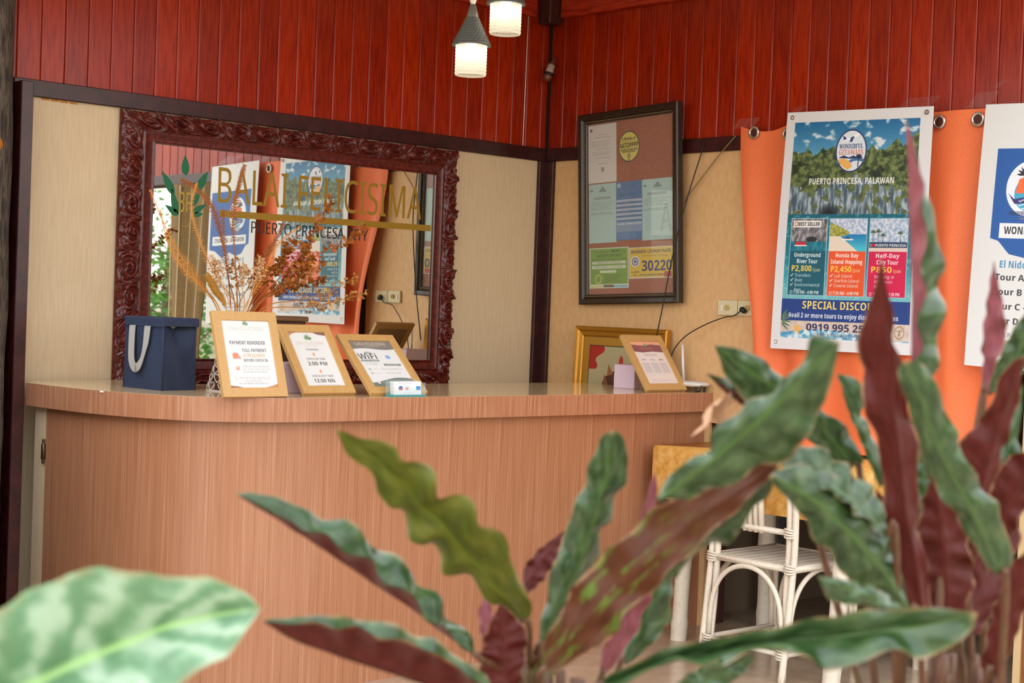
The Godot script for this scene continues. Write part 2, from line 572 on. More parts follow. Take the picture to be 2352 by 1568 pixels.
func wall_right() -> void:
	var w := struct_root("wall_right", "panelled wall of dark red upright boards that carries the posters")
	var dark: StandardMaterial3D = cache["dark_trim"]
	var core: StandardMaterial3D = cache["core_brown"]
	var st := begin()
	box(st, Vector3(0.09, 1.52, 0.5), Vector3(0.14, 3.05, 1.32), 0.0)
	box(st, Vector3(0.09, 2.0, 1.34), Vector3(0.14, 2.1, 0.36), 0.0)
	part(w, "wall_core", st, core)
	st = begin()
	box(st, Vector3(0.09, (TRIM_LOW + 3.05) / 2, 2.95), Vector3(0.14, 3.05 - TRIM_LOW, 3.3), 0.0)
	part(w, "lintel", st, core)
	st = begin()
	box(st, Vector3(0.075, TRIM_LOW / 2, 2.905), Vector3(0.15, TRIM_LOW, 0.33), 0.0)
	part(w, "pier", st, grain("pier_brown", [rgb8(120, 72, 30), rgb8(150, 96, 44)], Vector3(4, 0.5, 4), 0.5, 0.0, 62))
	st = begin()
	box(st, Vector3(-0.003, TRIM_LOW / 2, 2.76), Vector3(0.012, TRIM_LOW, 0.03), 0.0)
	part(w, "pier_strip", st, mat("cream_strip", rgb8(206, 176, 128), 0.6))
	st = begin()
	box(st, Vector3(0.075, TRIM_LOW / 2, 4.5), Vector3(0.15, TRIM_LOW, 0.2), 0.0)
	part(w, "pier", st, core)
	var wd := 0.1022
	var mesh := board_mesh(wd, CEIL - TRIM_TOP, true)
	var z := 0.11
	var k := 0
	var turned := Basis(Vector3.UP, -PI / 2)
	while z < 4.5:
		var o := put(w, "board", mesh, redwood((k * 5 + k / 4 + 1) % 4))
		o.transform = Transform3D(turned, Vector3(0, TRIM_TOP, z))
		z += wd
		k += 1
	var first := put(w, "board", board_mesh(0.102, CEIL - TRIM_TOP, true), redwood(1))
	first.transform = Transform3D(turned, Vector3(0, TRIM_TOP, 0.008))
	st = begin()
	box(st, Vector3(-0.004, (TRIM_TOP + TRIM_LOW) / 2, 2.3), Vector3(0.02, TRIM_TOP - TRIM_LOW, 4.57), 0.003)
	part(w, "trim_band", st, dark)
	st = begin()
	box(st, Vector3(-0.006, TRIM_LOW / 2, 0.042), Vector3(0.024, TRIM_LOW, 0.058), 0.0015)
	part(w, "corner_trim", st, dark)
	st = begin()
	box(st, Vector3(0.011, TRIM_LOW / 2, 0.61), Vector3(0.018, TRIM_LOW, 1.1), 0.0)
	box(st, Vector3(0.011, (TRIM_LOW + 0.95) / 2, 1.34), Vector3(0.018, TRIM_LOW - 0.95, 0.36), 0.0)
	part(w, "plywood_panel", st, grain("plywood_warm", [rgb8(210, 166, 114), rgb8(216, 172, 120), rgb8(220, 178, 126)], Vector3(3.0, 1.4, 3.0), 0.55, 0.0, 63, 0.02))
	st = begin()
	box(st, Vector3(-0.018, (BEAM_LOW + CEIL) / 2, 2.3), Vector3(0.036, CEIL - BEAM_LOW, 4.4), 0.004)
	part(w, "beam", st, cache["beam_red"])
	# dark post end under the ceiling in the corner
	st = begin()
	box(st, Vector3(-0.056, 2.972, 0.05), Vector3(0.092, 0.142, 0.088), 0.006)
	part(w, "post_end", st, grain("dark_post", [rgb8(46, 20, 12), rgb8(74, 32, 20)], Vector3(5, 1, 5), 0.5, 0.0, 64))
	st = begin()
	box(st, Vector3(-0.007, (TRIM_TOP + BEAM_LOW) / 2, 0.008), Vector3(0.012, BEAM_LOW - TRIM_TOP, 0.014), 0.0)
	part(w, "corner_gap_shade", st, mat("gap_shade", rgb8(30, 12, 10), 0.6))  # dark strip painted in for the shaded gap between the boards
	# unlit passage behind the curtain
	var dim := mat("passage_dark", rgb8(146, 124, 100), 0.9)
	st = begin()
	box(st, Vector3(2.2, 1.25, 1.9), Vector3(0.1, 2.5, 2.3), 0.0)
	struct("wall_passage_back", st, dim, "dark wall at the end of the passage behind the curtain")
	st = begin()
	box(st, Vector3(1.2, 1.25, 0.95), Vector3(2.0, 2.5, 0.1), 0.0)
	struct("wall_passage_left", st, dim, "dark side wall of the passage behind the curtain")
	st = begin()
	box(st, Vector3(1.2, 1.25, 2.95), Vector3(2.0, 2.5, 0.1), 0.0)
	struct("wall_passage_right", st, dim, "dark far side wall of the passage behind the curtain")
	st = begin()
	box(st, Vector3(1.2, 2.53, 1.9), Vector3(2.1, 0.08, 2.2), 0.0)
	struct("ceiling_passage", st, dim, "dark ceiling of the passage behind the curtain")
	st = begin()
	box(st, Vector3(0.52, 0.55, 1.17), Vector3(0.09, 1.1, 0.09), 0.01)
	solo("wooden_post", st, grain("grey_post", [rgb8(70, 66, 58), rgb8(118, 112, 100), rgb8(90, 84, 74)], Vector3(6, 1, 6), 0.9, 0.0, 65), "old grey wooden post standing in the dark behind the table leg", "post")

func outside() -> void:
	var st := begin()
	box(st, Vector3(0, -0.15, 6), Vector3(60, 0.1, 60), 0.0)
	struct("ground", st, grain("garden_ground", [rgb8(96, 96, 60), rgb8(130, 120, 86), rgb8(110, 112, 70)], Vector3(0.5, 0.5, 0.5), 0.95, 0.0, 71), "garden ground beyond the room")
	st = begin()
	box(st, Vector3(-3.78, 0.68, 0.5), Vector3(0.16, 1.36, 1.6), 0.01)  # unseen wall, added to keep light off the left side of the counter
	struct("wall_added_shade", st, grain("shade_wall", [rgb8(74, 70, 56), rgb8(96, 90, 72), rgb8(60, 64, 44)], Vector3(0.6, 0.6, 0.6), 0.9, 0.0, 74), "low wall added out of view to shade the left flank of the counter")
	# trees that the mirror shows beyond the side opening
	tree("garden_tree", Vector3(1.3, -0.1, 5.95), 2.4, 5, "small leafy tree in the sun, seen in the mirror beyond the opening")
	tree("garden_tree", Vector3(2.7, -0.1, 8.3), 3.2, 9, "taller tree with open crown behind, seen at the mirror's left edge")
	tree("garden_shrub", Vector3(0.62, -0.1, 4.75), 1.25, 13, "low leafy shrub by the side opening, seen low in the mirror")
	# brown drape gathered beside the side opening
	var d := thing("brown_drape", "olive brown drape with pale seams gathered beside the opening, seen in the mirror", "curtain", Vector3(-0.05, 0, 3.43))
	st = begin(true)
	var nz := 60
	var ny := 26
	for side in [1.0, -1.0]:
		for i in nz:
			for j in ny:
				var P := func(a: int, b: int) -> Vector3:
					var t := float(a) / nz
					var y := 2.2 * b / ny
					var pinch := 0.72 + 0.28 * absf(y - 1.05) / 1.1
					var z := (t - 0.5) * 0.58 * pinch + 0.02 * sin(y * 2.0)
					var x: float = 0.03 * sin(t * 11.0 + 0.5 * sin(y * 1.7)) * (0.6 + 0.4 * pinch) + 0.003 * side
					return Vector3(-x, y, z)
				quad(st, P.call(i, j), P.call(i + 1, j), P.call(i + 1, j + 1), P.call(i, j + 1))
	part(d, "cloth", st, grain("drape_brown", [rgb8(122, 96, 56), rgb8(136, 108, 66)], Vector3(3, 3, 3), 0.8, 0.0, 72))
	for s in [-0.21, -0.06, 0.09, 0.2]:
		st = begin(true)
		var pts := PackedVector3Array()
		for j in 27:
			var y := 2.19 * j / 26.0
			var pinch := 0.72 + 0.28 * absf(y - 1.05) / 1.1
			pts.append(Vector3(-0.03, y, s * pinch + 0.02 * sin(y * 2.0)))
		tube(st, pts, 0.006, 0.006, 6)
		part(d, "seam", st, mat("seam_cream", rgb8(210, 190, 150), 0.7), "pale seam")

func tree(called: String, at: Vector3, h: float, seed_: int, label: String) -> void:
	var t := thing(called, label, "tree", at)
	var r := RandomNumberGenerator.new()
	r.seed = seed_
	var bark := grain("bark", [rgb8(96, 82, 66), rgb8(134, 118, 98)], Vector3(4, 2, 4), 0.9, 0.0, 73)
	var tips := []
	var st := begin(true)
	tube(st, spline([Vector3.ZERO, Vector3(0.05, h * 0.25, 0.03), Vector3(-0.02, h * 0.5, 0.05), Vector3(0.04, h * 0.8, 0)], 5), 0.05 * h / 2.0, 0.015, 8)
	part(t, "trunk", st, bark)
	for k in 16:
		var y := h * r.randf_range(0.12, 0.8)
		var a := r.randf() * TAU
		var ln := h * r.randf_range(0.2, 0.42)
		var d := Vector3(cos(a), r.randf_range(0.2, 0.9), sin(a)).normalized()
		var p := Vector3(0.02, y, 0.02)
		st = begin(true)
		var pts := spline([p, p + d * ln * 0.5 + Vector3(0, 0.03, 0), p + d * ln], 4)
		tube(st, pts, 0.012, 0.003, 5)
		part(t, "branch", st, bark)
		tips.append(p + d * ln)
		tips.append(p + d * ln * 0.6)
	var leafm := begin()
	for q in [[Vector3(0, 0, 0), Vector3(0.5, 0.35, 0.06), Vector3(1, 0, -0.1)], [Vector3(0, 0, 0), Vector3(1, 0, -0.1), Vector3(0.5, -0.35, 0.06)]]:
		tri(leafm, q[0], q[1], q[2])
	var lm := done(leafm)
	var m := mat("tree_leaf", rgb8(92, 140, 50), 0.5)
	m.backlight_enabled = true
	m.backlight = rgb8(130, 180, 60)
	m.vertex_color_use_as_albedo = true
	lm.surface_set_material(0, m)
	var mm := MultiMesh.new()
	mm.transform_format = MultiMesh.TRANSFORM_3D
	mm.use_colors = true
	mm.mesh = lm
	mm.instance_count = 1500
	for k in 1500:
		var c: Vector3 = tips[r.randi() % tips.size()]
		var o := Vector3(r.randfn(), r.randfn() * 0.8, r.randfn()) * h * 0.085
		var b := Basis.from_euler(Vector3(r.randf_range(-1.2, 1.2), r.randf() * TAU, r.randf_range(-1, 1))).scaled(Vector3.ONE * r.randf_range(0.05, 0.095))
		mm.set_instance_transform(k, Transform3D(b, c + o))
		var g := r.randf_range(0.6, 1.1)
		mm.set_instance_color(k, Color(g, g, g * 0.9))
	var f := MultiMeshInstance3D.new()
	f.name = "foliage"
	f.multimesh = mm
	f.set_meta("kind", "stuff")
	t.add_child(f, true)

# ------------------------------------------------------------------ the counter
func counter_path(inset: float) -> PackedVector3Array:
	var q := [[-2.897, 0.172], [-2.894, 0.26], [-2.885, 0.4], [-2.857, 0.6], [-2.80, 0.79], [-2.715, 0.945], [-2.61, 1.055], [-2.464, 1.128], [-2.299, 1.163], [-2.1, 1.177], [-1.6, 1.18], [-1.0, 1.18], [-0.4, 1.175], [0.0, 1.172]]
	var pts := []
	for p in q: pts.append(Vector3(p[0], 0, p[1]))
	var s := spline(pts, 6)
	if inset == 0.0: return s
	var out := PackedVector3Array()
	for i in s.size():
		var t := (s[mini(i + 1, s.size() - 1)] - s[maxi(i - 1, 0)]).normalized()
		out.append(s[i] + Vector3(t.z, 0, -t.x) * inset)
	return out

func wall_strip(st: SurfaceTool, p: PackedVector3Array, y0: float, y1: float, th: float) -> void:
	# an upright band along a path, th thick towards the inside of the bend
	var n := p.size()
	var q := PackedVector3Array()
	for i in n:
		var t := (p[mini(i + 1, n - 1)] - p[maxi(i - 1, 0)]).normalized()
		q.append(p[i] + Vector3(t.z, 0, -t.x) * th)
	for i in n - 1:
		var a := Vector3(0, y0, 0)
		var b := Vector3(0, y1, 0)
		quad(st, p[i + 1] + a, p[i] + a, p[i] + b, p[i + 1] + b)
		quad(st, q[i] + a, q[i + 1] + a, q[i + 1] + b, q[i] + b)
		quad(st, p[i] + b, q[i] + b, q[i + 1] + b, p[i + 1] + b)
		quad(st, p[i] + a, p[i + 1] + a, q[i + 1] + a, q[i] + a)
	for k in [0, n - 1]:
		quad(st, p[k] + Vector3(0, y0, 0), q[k] + Vector3(0, y0, 0), q[k] + Vector3(0, y1, 0), p[k] + Vector3(0, y1, 0))

func counter() -> void:
	var t := thing("reception_counter", "curved reception counter with pinkish wood laminate front", "counter")
	var lam := grain("laminate_pink", [rgb8(148, 94, 62), rgb8(165, 110, 77), rgb8(171, 117, 83), rgb8(186, 136, 103)], Vector3(3.7, 0.03, 3.7), 0.3, 0.0, 81, 0.085)
	var lam2 := grain("laminate_edge", [rgb8(154, 98, 66), rgb8(170, 114, 82), rgb8(178, 124, 90), rgb8(194, 146, 114)], Vector3(3.3, 0.05, 3.3), 0.3, 0.0, 83, 0.085)
	var top := grain("laminate_top", [rgb8(216, 190, 144), rgb8(222, 197, 151)], Vector3(5, 5, 5), 0.1, 0.0, 82, 0.02)
	var p := counter_path(0.0)
	var poly := PackedVector2Array()
	for v in p: poly.append(Vector2(v.x, -v.z))
	for q in [[0.0, 1.0], [-0.075, 0.98], [-0.075, 0.4], [-1.95, 0.4], [-2.2, 0.36], [-2.33, 0.24], [-2.36, 0.019], [-2.79, 0.019]]: poly.append(Vector2(q[0], -q[1]))
	var st := begin()
	prism(st, poly, Transform3D(Basis(Vector3.RIGHT, -PI / 2), Vector3(0, TOP - 0.03, 0)), 0.03)
	part(t, "countertop", st, top, "pale glossy worktop")
	st = begin(true)
	st.set_smooth_group(-1)
	wall_strip(st, counter_path(-0.0008), TOP - 0.0872, TOP - 0.0006, 0.02)
	part(t, "fascia", st, lam2)
	st = begin()
	var body := counter_path(0.042)
	wall_strip(st, body.slice(6), 0.0, TOP - 0.05, 0.02)
	part(t, "front_panel", st, lam)
	st = begin()
	wall_strip(st, body.slice(0, 7), 0.0, TOP - 0.05, 0.018)
	part(t, "side_strip", st, plywood(), "pale plywood strip")
	var h := begin(true)
	lathe(h, [Vector2(0, -0.006), Vector2(0.006, -0.004), Vector2(0.006, 0.004), Vector2(0.004, 0.008), Vector2(0.0085, 0.012), Vector2(0.0085, 0.07), Vector2(0.004, 0.075), Vector2(0.006, 0.08), Vector2(0.006, 0.088), Vector2(0, 0.09)], 12, body[6] + Vector3(-0.007, 0.79, -0.004))
	part(t, "hinge", h, mat("old_brass", rgb8(90, 74, 50), 0.35, 0.9), "dark metal hinge")
	# worn chip on the edge
	st = begin()
	box(st, p[20] + Vector3(-0.002, TOP - 0.004, 0.0), Vector3(0.012, 0.006, 0.014), 0.002)
	part(t, "chip", st, mat("chip_white", rgb8(238, 234, 226), 0.6), "white chip in the edge")

# ------------------------------------------------------------------ the mirror
func carve(a: float, c: float, L: float, seed_: float) -> float:
	# relief of the carved band: a runs along the side in metres, c across from 0 to 1
	var p := 0.15
	var n := maxf(1.0, round(L / p))
	p = L / n
	var k := floorf(a / p)
	var u := a / p - k - 0.5
	var sg := 1.0 if int(k) % 2 == 0 else -1.0
	var v := (c - 0.5) * 0.98
	var h := 0.0
	# main volute
	var cx := 0.02 * sg
	var cy := 0.05 * sg
	var d := Vector2(u - cx, v - cy)
	var r := d.length()
	var th := atan2(d.y * sg, d.x)
	var sp := 0.5 + 0.5 * cos(th * 1.0 + r * 22.0)
	var fade := clampf(1.0 - r / 0.5, 0.0, 1.0)
	h += pow(sp, 0.7) * pow(fade, 0.35)
	h += 0.7 * exp(-r * r * 220.0)
	# acanthus flutes that fan out between the volutes
	var d2 := Vector2(u - 0.5 * signf(u), v + 0.42 * sg)
	var r2 := d2.length()
	var an := atan2(d2.y, d2.x)
	var fl := absf(sin(an * 5.0 + r2 * 4.0 + seed_))
	h = maxf(h, (0.35 + 0.6 * fl) * clampf(1.15 - r2 / 0.55, 0.0, 1.0))
	return h

func mirror() -> void:
	var t := thing("wall_mirror", "large mirror in a carved dark red wooden frame above the counter", "mirror", Vector3(0, 0, 0))
	var wood := grain("carved_wood", [rgb8(66, 18, 14), rgb8(88, 26, 18), rgb8(104, 34, 22)], Vector3(3, 3, 3), 0.24, 0.0, 91, 0.02)
	var inn := [Vector2(-2.292, 1.18), Vector2(-0.762, 1.18), Vector2(-0.762, 2.076), Vector2(-2.292, 2.076)]
	var out := [Vector2(-2.446, 1.045), Vector2(-0.632, 1.045), Vector2(-0.632, 2.203), Vector2(-2.446, 2.203)]
	for side in 4:
		var a0: Vector2 = inn[side]
		var b0: Vector2 = inn[(side + 1) % 4]
		var a1: Vector2 = out[side]
		var b1: Vector2 = out[(side + 1) % 4]
		var L := (b1 - a1).length()
		var ns := int(L / 0.0032)
		var nv := 44
		var wd := absf((a1 - a0).dot((b0 - a0).normalized().orthogonal()))
		var grid := []
		for i in ns + 1:
			var row := PackedVector3Array()
			var s := float(i) / ns
			var along := s * L
			# scalloped outer edge, following the volutes
			var per := L / maxf(1.0, round(L / 0.15))
			var bump := 0.009 * (0.5 - absf(sin(along / per * PI))) + 0.0035 * sin(along * 190.0)
			for j in nv + 1:
				var v := float(j) / nv
				var h := 0.0
				if v < 0.05: h = 0.030 + 0.006 * sin(v / 0.05 * PI)
				elif v < 0.38:
					var q := (v - 0.05) / 0.33
					h = 0.030 + 0.010 * q * q
					if q > 0.85: h -= 0.004 * sin((q - 0.85) / 0.15 * PI)
				else:
					var c := (v - 0.38) / 0.62
					var e := clampf(minf(c / 0.06, 1.0), 0.0, 1.0)
					var mitre := clampf(minf(s, 1.0 - s) * L / 0.02 - v * wd / 0.02 + 0.3, 0.0, 1.0)
					h = 0.030 + e * 0.028 * minf(carve(along, c, L, side * 1.7), 1.4) * (0.55 + 0.45 * mitre)
					h += 0.008 * sin(c * PI)
				var vv := v
				if j == nv: h = 0.004
				elif v > 0.38: vv = v + bump / wd * (v - 0.38) / 0.62
				var pt := a0.lerp(a1, vv).lerp(b0.lerp(b1, vv), s)
				row.append(Vector3(pt.x, pt.y, h))
			grid.append(row)
		var st := begin(true)
		for i in ns:
			for j in nv:
				var p: PackedVector3Array = grid[i]
				var q: PackedVector3Array = grid[i + 1]
				tri(st, p[j], q[j], q[j + 1])
				tri(st, p[j], q[j + 1], p[j + 1])
			var g0: PackedVector3Array = grid[i]
			var g1: PackedVector3Array = grid[i + 1]
			quad(st, g1[0], g0[0], Vector3(g0[0].x, g0[0].y, 0.012), Vector3(g1[0].x, g1[0].y, 0.012))
		part(t, "frame_rail", st, wood)
	var gl := begin()
	box(gl, Vector3(-1.527, 1.628, 0.016), Vector3(1.54, 0.906, 0.008), 0.0)
	part(t, "mirror_glass", gl, mat("mirror_silver", Color(0.90, 0.90, 0.87), 0.015, 1.0), "silvered glass")
	# painted lettering and leaves on the glass
	var gold := mat("gold_paint", rgb8(158, 122, 30), 0.45, 0.2)
	letters(t, "BALAI FELICISIMA", Vector3(-1.975, 1.855, 0.0202), 1.135, 0.152, gold, "gold lettering")
	letters(t, "PUERTO PRINCESA CITY", Vector3(-1.80, 1.7325, 0.0202), 0.642, 0.052, mat("black_paint", rgb8(20, 20, 22), 0.5), "black lettering")
	var st := begin()
	box(st, Vector3(-1.372, 1.812, 0.0205), Vector3(1.19, 0.029, 0.0008), 0.0, Basis(Vector3.BACK, 0.0085))
	part(t, "painted_line", st, gold)
	var green := mat("green_paint", rgb8(0, 102, 62), 0.45)
	for q in [[-2.138, 1.955, -2.142, 2.043, 0.019], [-2.19, 1.87, -2.251, 1.966, 0.018], [-2.075, 1.90, -2.030, 1.982, 0.018], [-2.165, 1.785, -2.232, 1.826, 0.014], [-2.172, 1.79, -2.205, 1.90, 0.016], [-2.10, 1.80, -2.030, 1.842, 0.013], [-2.095, 1.79, -2.045, 1.80, 0.011], [-2.10, 1.83, -2.06, 1.905, 0.014]]:
		var a := Vector2(q[0], q[1])
		var b := Vector2(q[2], q[3])
		var n := (b - a).normalized().orthogonal() * float(q[4])
		var poly := PackedVector2Array()
		for k in 9: poly.append(a.lerp(b, k / 8.0) + n * sin(PI * pow(k / 8.0 * 0.98 + 0.02, 0.7)))
		for k in range(8, -1, -1): poly.append(a.lerp(b, k / 8.0) - n * sin(PI * pow(k / 8.0 * 0.98 + 0.02, 0.7)))
		poly.remove_at(17)
		st = begin()
		prism(st, poly, Transform3D(Basis.IDENTITY, Vector3(0, 0, 0.0202)), 0.0006)
		part(t, "painted_leaf", st, green)
	letters(t, "BF", Vector3(-2.165, 1.80, 0.0206), 0.055, 0.085, mat("monogram_gold", rgb8(178, 150, 50), 0.45), "gold monogram")
	st = begin(true)
	var arc := PackedVector3Array()
	for k in 25: arc.append(Vector3(-2.135 + 0.034 * cos(-PI * 0.62 + k * 0.105), 1.80 + 0.062 * sin(-PI * 0.62 + k * 0.105), 0.0208))
	tube(st, arc, 0.0016, 0.0016, 5)
	part(t, "painted_curve", st, cache["monogram_gold"])

func letters(parent: Node3D, s: String, at: Vector3, width: float, cap: float, m: Material, label := "", kind := "sans") -> void:
	var tm := TextMesh.new()
	tm.text = s
	tm.font = font(kind)
	tm.font_size = 64
	tm.pixel_size = 0.01
	tm.depth = 0.02
	tm.horizontal_alignment = HORIZONTAL_ALIGNMENT_LEFT
	tm.vertical_alignment = VERTICAL_ALIGNMENT_BOTTOM
	var bb := tm.get_aabb()
	var o := put(parent, "lettering", tm, m, label)
	var k := Vector3(width / bb.size.x, cap / bb.size.y, 0.04)
	o.transform = Transform3D(Basis.from_scale(k), at - Vector3(bb.position.x * k.x, bb.position.y * k.y, bb.position.z * k.z))

# ------------------------------------------------------------------ picture frames
func frame_rails(parent: Node3D, w: float, h: float, prof: Array, m: Material, names_: String) -> void:
	# four mitred rails around w x h (outer size) in the xy plane, prof: Vector2(inwards, towards +z)
	var c := [Vector2(0, 0), Vector2(w, 0), Vector2(w, h), Vector2(0, h)]
	for k in 4:
		var a: Vector2 = c[k]
		var b: Vector2 = c[(k + 1) % 4]
		var d := (b - a).normalized()
		var n := Vector2(-d.y, d.x)
		var st := begin()
		for i in prof.size():
			var p: Vector2 = prof[i]
			var q: Vector2 = prof[(i + 1) % prof.size()]
			var P := func(s: Vector2, e: float, v: Vector2) -> Vector3:
				var at := s + n * v.x + d * e * v.x
				return Vector3(at.x, at.y, v.y)
			quad(st, P.call(a, 1.0, p), P.call(b, -1.0, p), P.call(b, -1.0, q), P.call(a, 1.0, q))
		part(parent, names_, st, m)

func at_frame(o: Node3D, bl: Vector3, right: Vector3, up: Vector3) -> void:
	right = right.normalized()
	up = up.normalized()
	o.transform = Transform3D(Basis(right, up, right.cross(up)), bl)

func paper(parent: Node3D, called: String, x: float, y: float, w: float, h: float, z: float, img: Image, label := "", rough := 0.6) -> void:
	var st := begin()
	sheet(st, Vector3(x, y, z), Vector3(x + w, y, z), Vector3(x + w, y + h, z), Vector3(x, y + h, z))
	part(parent, called, st, printed(img, rough), label)

func scribble(i: Image, x0: float, y0: float, x1: float, y1: float, rows: int, c: Color, seed_: int) -> void:
	# lines of print too small to read
	var r := RandomNumberGenerator.new()
	r.seed = seed_
	for k in rows:
		var y := lerpf(y0, y1, (k + 0.5) / rows)
		var x := x0
		var end := lerpf(x0, x1, r.randf_range(0.7, 1.0))
		while x < end:
			var w := r.randf_range(3, 12)
			rect(i, x, y, minf(w, end - x), maxf(1.0, (y1 - y0) / rows * 0.35), c)
			x += w + r.randf_range(2, 4)

func notice_frame() -> void:
	var t := thing("notice_frame", "tall dark frame with permits and licence papers behind glass", "picture frame")
	var w := 0.687
	var h := 0.947
	var yaw := 0.044
	var tilt := 0.028
	var roll := 0.034
	var r := Vector3(-sin(yaw), 0, cos(yaw))
	var n := Vector3(-cos(yaw), 0, -sin(yaw))
	var up := Vector3(0, cos(tilt), 0) + n * sin(tilt)
	at_frame(t, Vector3(-0.03, 1.477, 0.312), r * cos(roll) + up * sin(roll), up * cos(roll) - r * sin(roll))
	var dark := grain("notice_wood", [rgb8(34, 24, 16), rgb8(58, 42, 28)], Vector3(6, 6, 6), 0.3, 0.0, 101)
	frame_rails(t, w, h, [Vector2(0, -0.028), Vector2(0, 0.004), Vector2(0.006, 0.010), Vector2(0.026, 0.008), Vector2(0.034, -0.004), Vector2(0.046, -0.006), Vector2(0.05, -0.012), Vector2(0.05, -0.028)], dark, "frame_rail")
	# beaded inner edge
	var bead := begin(true)
	var bs := SphereMesh.new()
	bs.radius = 0.0042
	bs.height = 0.0084
	bs.radial_segments = 6
	bs.rings = 3
	var mm := MultiMesh.new()
	mm.transform_format = MultiMesh.TRANSFORM_3D
	mm.mesh = bs
	var spots := []
	var ix := 0.04
	var nx := 66
	var ny := 94
	for k in nx:
		spots.append(Vector3(lerpf(ix, w - ix, float(k) / nx), ix, -0.003))
		spots.append(Vector3(lerpf(ix, w - ix, float(k) / nx), h - ix, -0.003))
	for k in ny:
		spots.append(Vector3(ix, lerpf(ix, h - ix, float(k) / ny), -0.003))
		spots.append(Vector3(w - ix, lerpf(ix, h - ix, float(k) / ny), -0.003))
	mm.instance_count = spots.size()
	for k in spots.size(): mm.set_instance_transform(k, Transform3D(Basis.IDENTITY, spots[k]))
	var mi := MultiMeshInstance3D.new()
	mi.name = "beading"
	mi.multimesh = mm
	mi.material_override = mat("bead_bronze", rgb8(126, 104, 72), 0.35, 0.6)
	mi.set_meta("kind", "stuff")
	t.add_child(mi, true)
	var st := begin()
	box(st, Vector3(w / 2, h / 2, -0.021), Vector3(w - 0.08, h - 0.08, 0.006), 0.0)
	part(t, "backboard", st, grain("hardboard", [rgb8(146, 82, 50), rgb8(152, 88, 55), rgb8(157, 93, 59)], Vector3(4, 4, 4), 0.6, 0.0, 102), "brown hardboard")
	var ox := 0.05
	var iw := w - 0.1
	var ih := h - 0.1
	var grey := rgb8(110, 112, 112)
	# white letter at the top
	var i := canvas(170, 340, rgb8(206, 204, 196))
	rect(i, 12, 22, 12, 16, rgb8(70, 76, 84))
	scribble(i, 60, 55, 120, 62, 1, grey, 1)
	scribble(i, 40, 70, 140, 78, 1, rgb8(80, 80, 80), 2)
	scribble(i, 18, 92, 156, 130, 4, rgb8(150, 150, 148), 3)
	scribble(i, 40, 138, 140, 146, 1, rgb8(90, 90, 90), 4)
	scribble(i, 24, 154, 150, 180, 3, rgb8(150, 150, 148), 5)
	scribble(i, 40, 190, 136, 198, 1, rgb8(90, 90, 90), 6)
	scribble(i, 60, 225, 126, 232, 1, rgb8(90, 90, 90), 7)
	rect(i, 78, 250, 18, 26, rgb8(150, 142, 128))
	paper(t, "letter_page", ox + 0.004, 0.05 + ih * 0.652, iw * 0.34, ih * 0.34, -0.0165, i)
	# pale green permits to either side of a blue one
	for s in 2:
		i = canvas(170, 340, rgb8(166, 196, 190))
		rect(i, 10, 30, 14, 12, rgb8(110, 130, 130))
		for k in 9: rect(i, 85 - k * 3, 12 + k * 4, k * 6 + 1, 3, rgb8(110, 128, 126))
		scribble(i, 84, 56, 150, 61, 1, grey, 20 + s)
		rect(i, 30, 74, 104, 16, rgb8(140, 160, 158))
		scribble(i, 12, 100, 150, 150, 5, rgb8(118, 136, 134), 22 + s)
		scribble(i, 12, 160, 156, 178, 2, rgb8(100, 118, 116), 24 + s)
		if s == 1: scribble(i, 16, 190, 158, 290, 12, rgb8(140, 164, 160), 26)
		paper(t, "permit_page", ox + (0.006 if s == 0 else iw * 0.645), 0.05 + ih * 0.30, iw * (0.335 if s == 0 else 0.352), ih * 0.345, -0.0165 + 0.0002 * s, i)
	i = canvas(150, 340, rgb8(78, 116, 158))
	oval(i, 16, 20, 12, 14, rgb8(150, 176, 196))
	scribble(i, 34, 14, 130, 34, 3, rgb8(60, 84, 120), 30)
	text(i, "SANITARY", 12, 84, 22, rgb8(60, 84, 124), "sans", 90, 0.0)
	for k in 5: rect(i, 2, 104 + k * 26, 146, 13, rgb8(172, 182, 194))
	for k in 4: scribble(i, 30, 108 + k * 26, 130, 114 + k * 26, 1, rgb8(150, 110, 110), 33 + k)
	rect(i, 2, 232, 146, 60, rgb8(126, 148, 174))
	rect(i, 6, 240, 44, 10, rgb8(176, 188, 200))
	rect(i, 56, 240, 44, 10, rgb8(176, 188, 200))
	rect(i, 104, 240, 42, 10, rgb8(176, 188, 200))
	scribble(i, 10, 296, 140, 330, 4, rgb8(150, 178, 206), 38)
	paper(t, "permit_page", ox + iw * 0.342, 0.05 + ih * 0.308, iw * 0.305, ih * 0.337, -0.016, i, "blue permit")
	# green notice
	i = canvas(290, 290, rgb8(206, 214, 196))
	rect(i, 6, 6, 278, 256, rgb8(112, 152, 52))
	text(i, "This establishment", 92, 34, 15, rgb8(46, 70, 24), "serif", 120)
	text(i, "MUST", 196, 34, 24, rgb8(30, 44, 18), "serifbold", 62)
	text(i, "issue", 256, 34, 15, rgb8(46, 70, 24), "serif", 34)
	text(i, "RECEIPT/INVOICE", 148, 66, 26, rgb8(30, 44, 18), "serif", 186)
	text(i, "for each and every sale of goods or services", 148, 88, 15, rgb8(46, 70, 24), "serif", 256)
	rect(i, 18, 98, 252, 18, rgb8(196, 206, 178))
	text(i, "PENSION CATALAN", 146, 113, 15, rgb8(110, 120, 104), "sans", 180)
	rect(i, 18, 128, 252, 22, rgb8(200, 210, 184))
	text(i, "MAC MNO C. ASTRAIN", 146, 145, 17, rgb8(110, 120, 104), "sans", 210)
	rect(i, 78, 162, 120, 18, rgb8(200, 210, 184))
	oval(i, 66, 224, 26, 34, rgb8(190, 186, 90))
	oval(i, 66, 224, 19, 26, rgb8(120, 158, 60))
	scribble(i, 112, 190, 250, 252, 7, rgb8(56, 84, 34), 40)
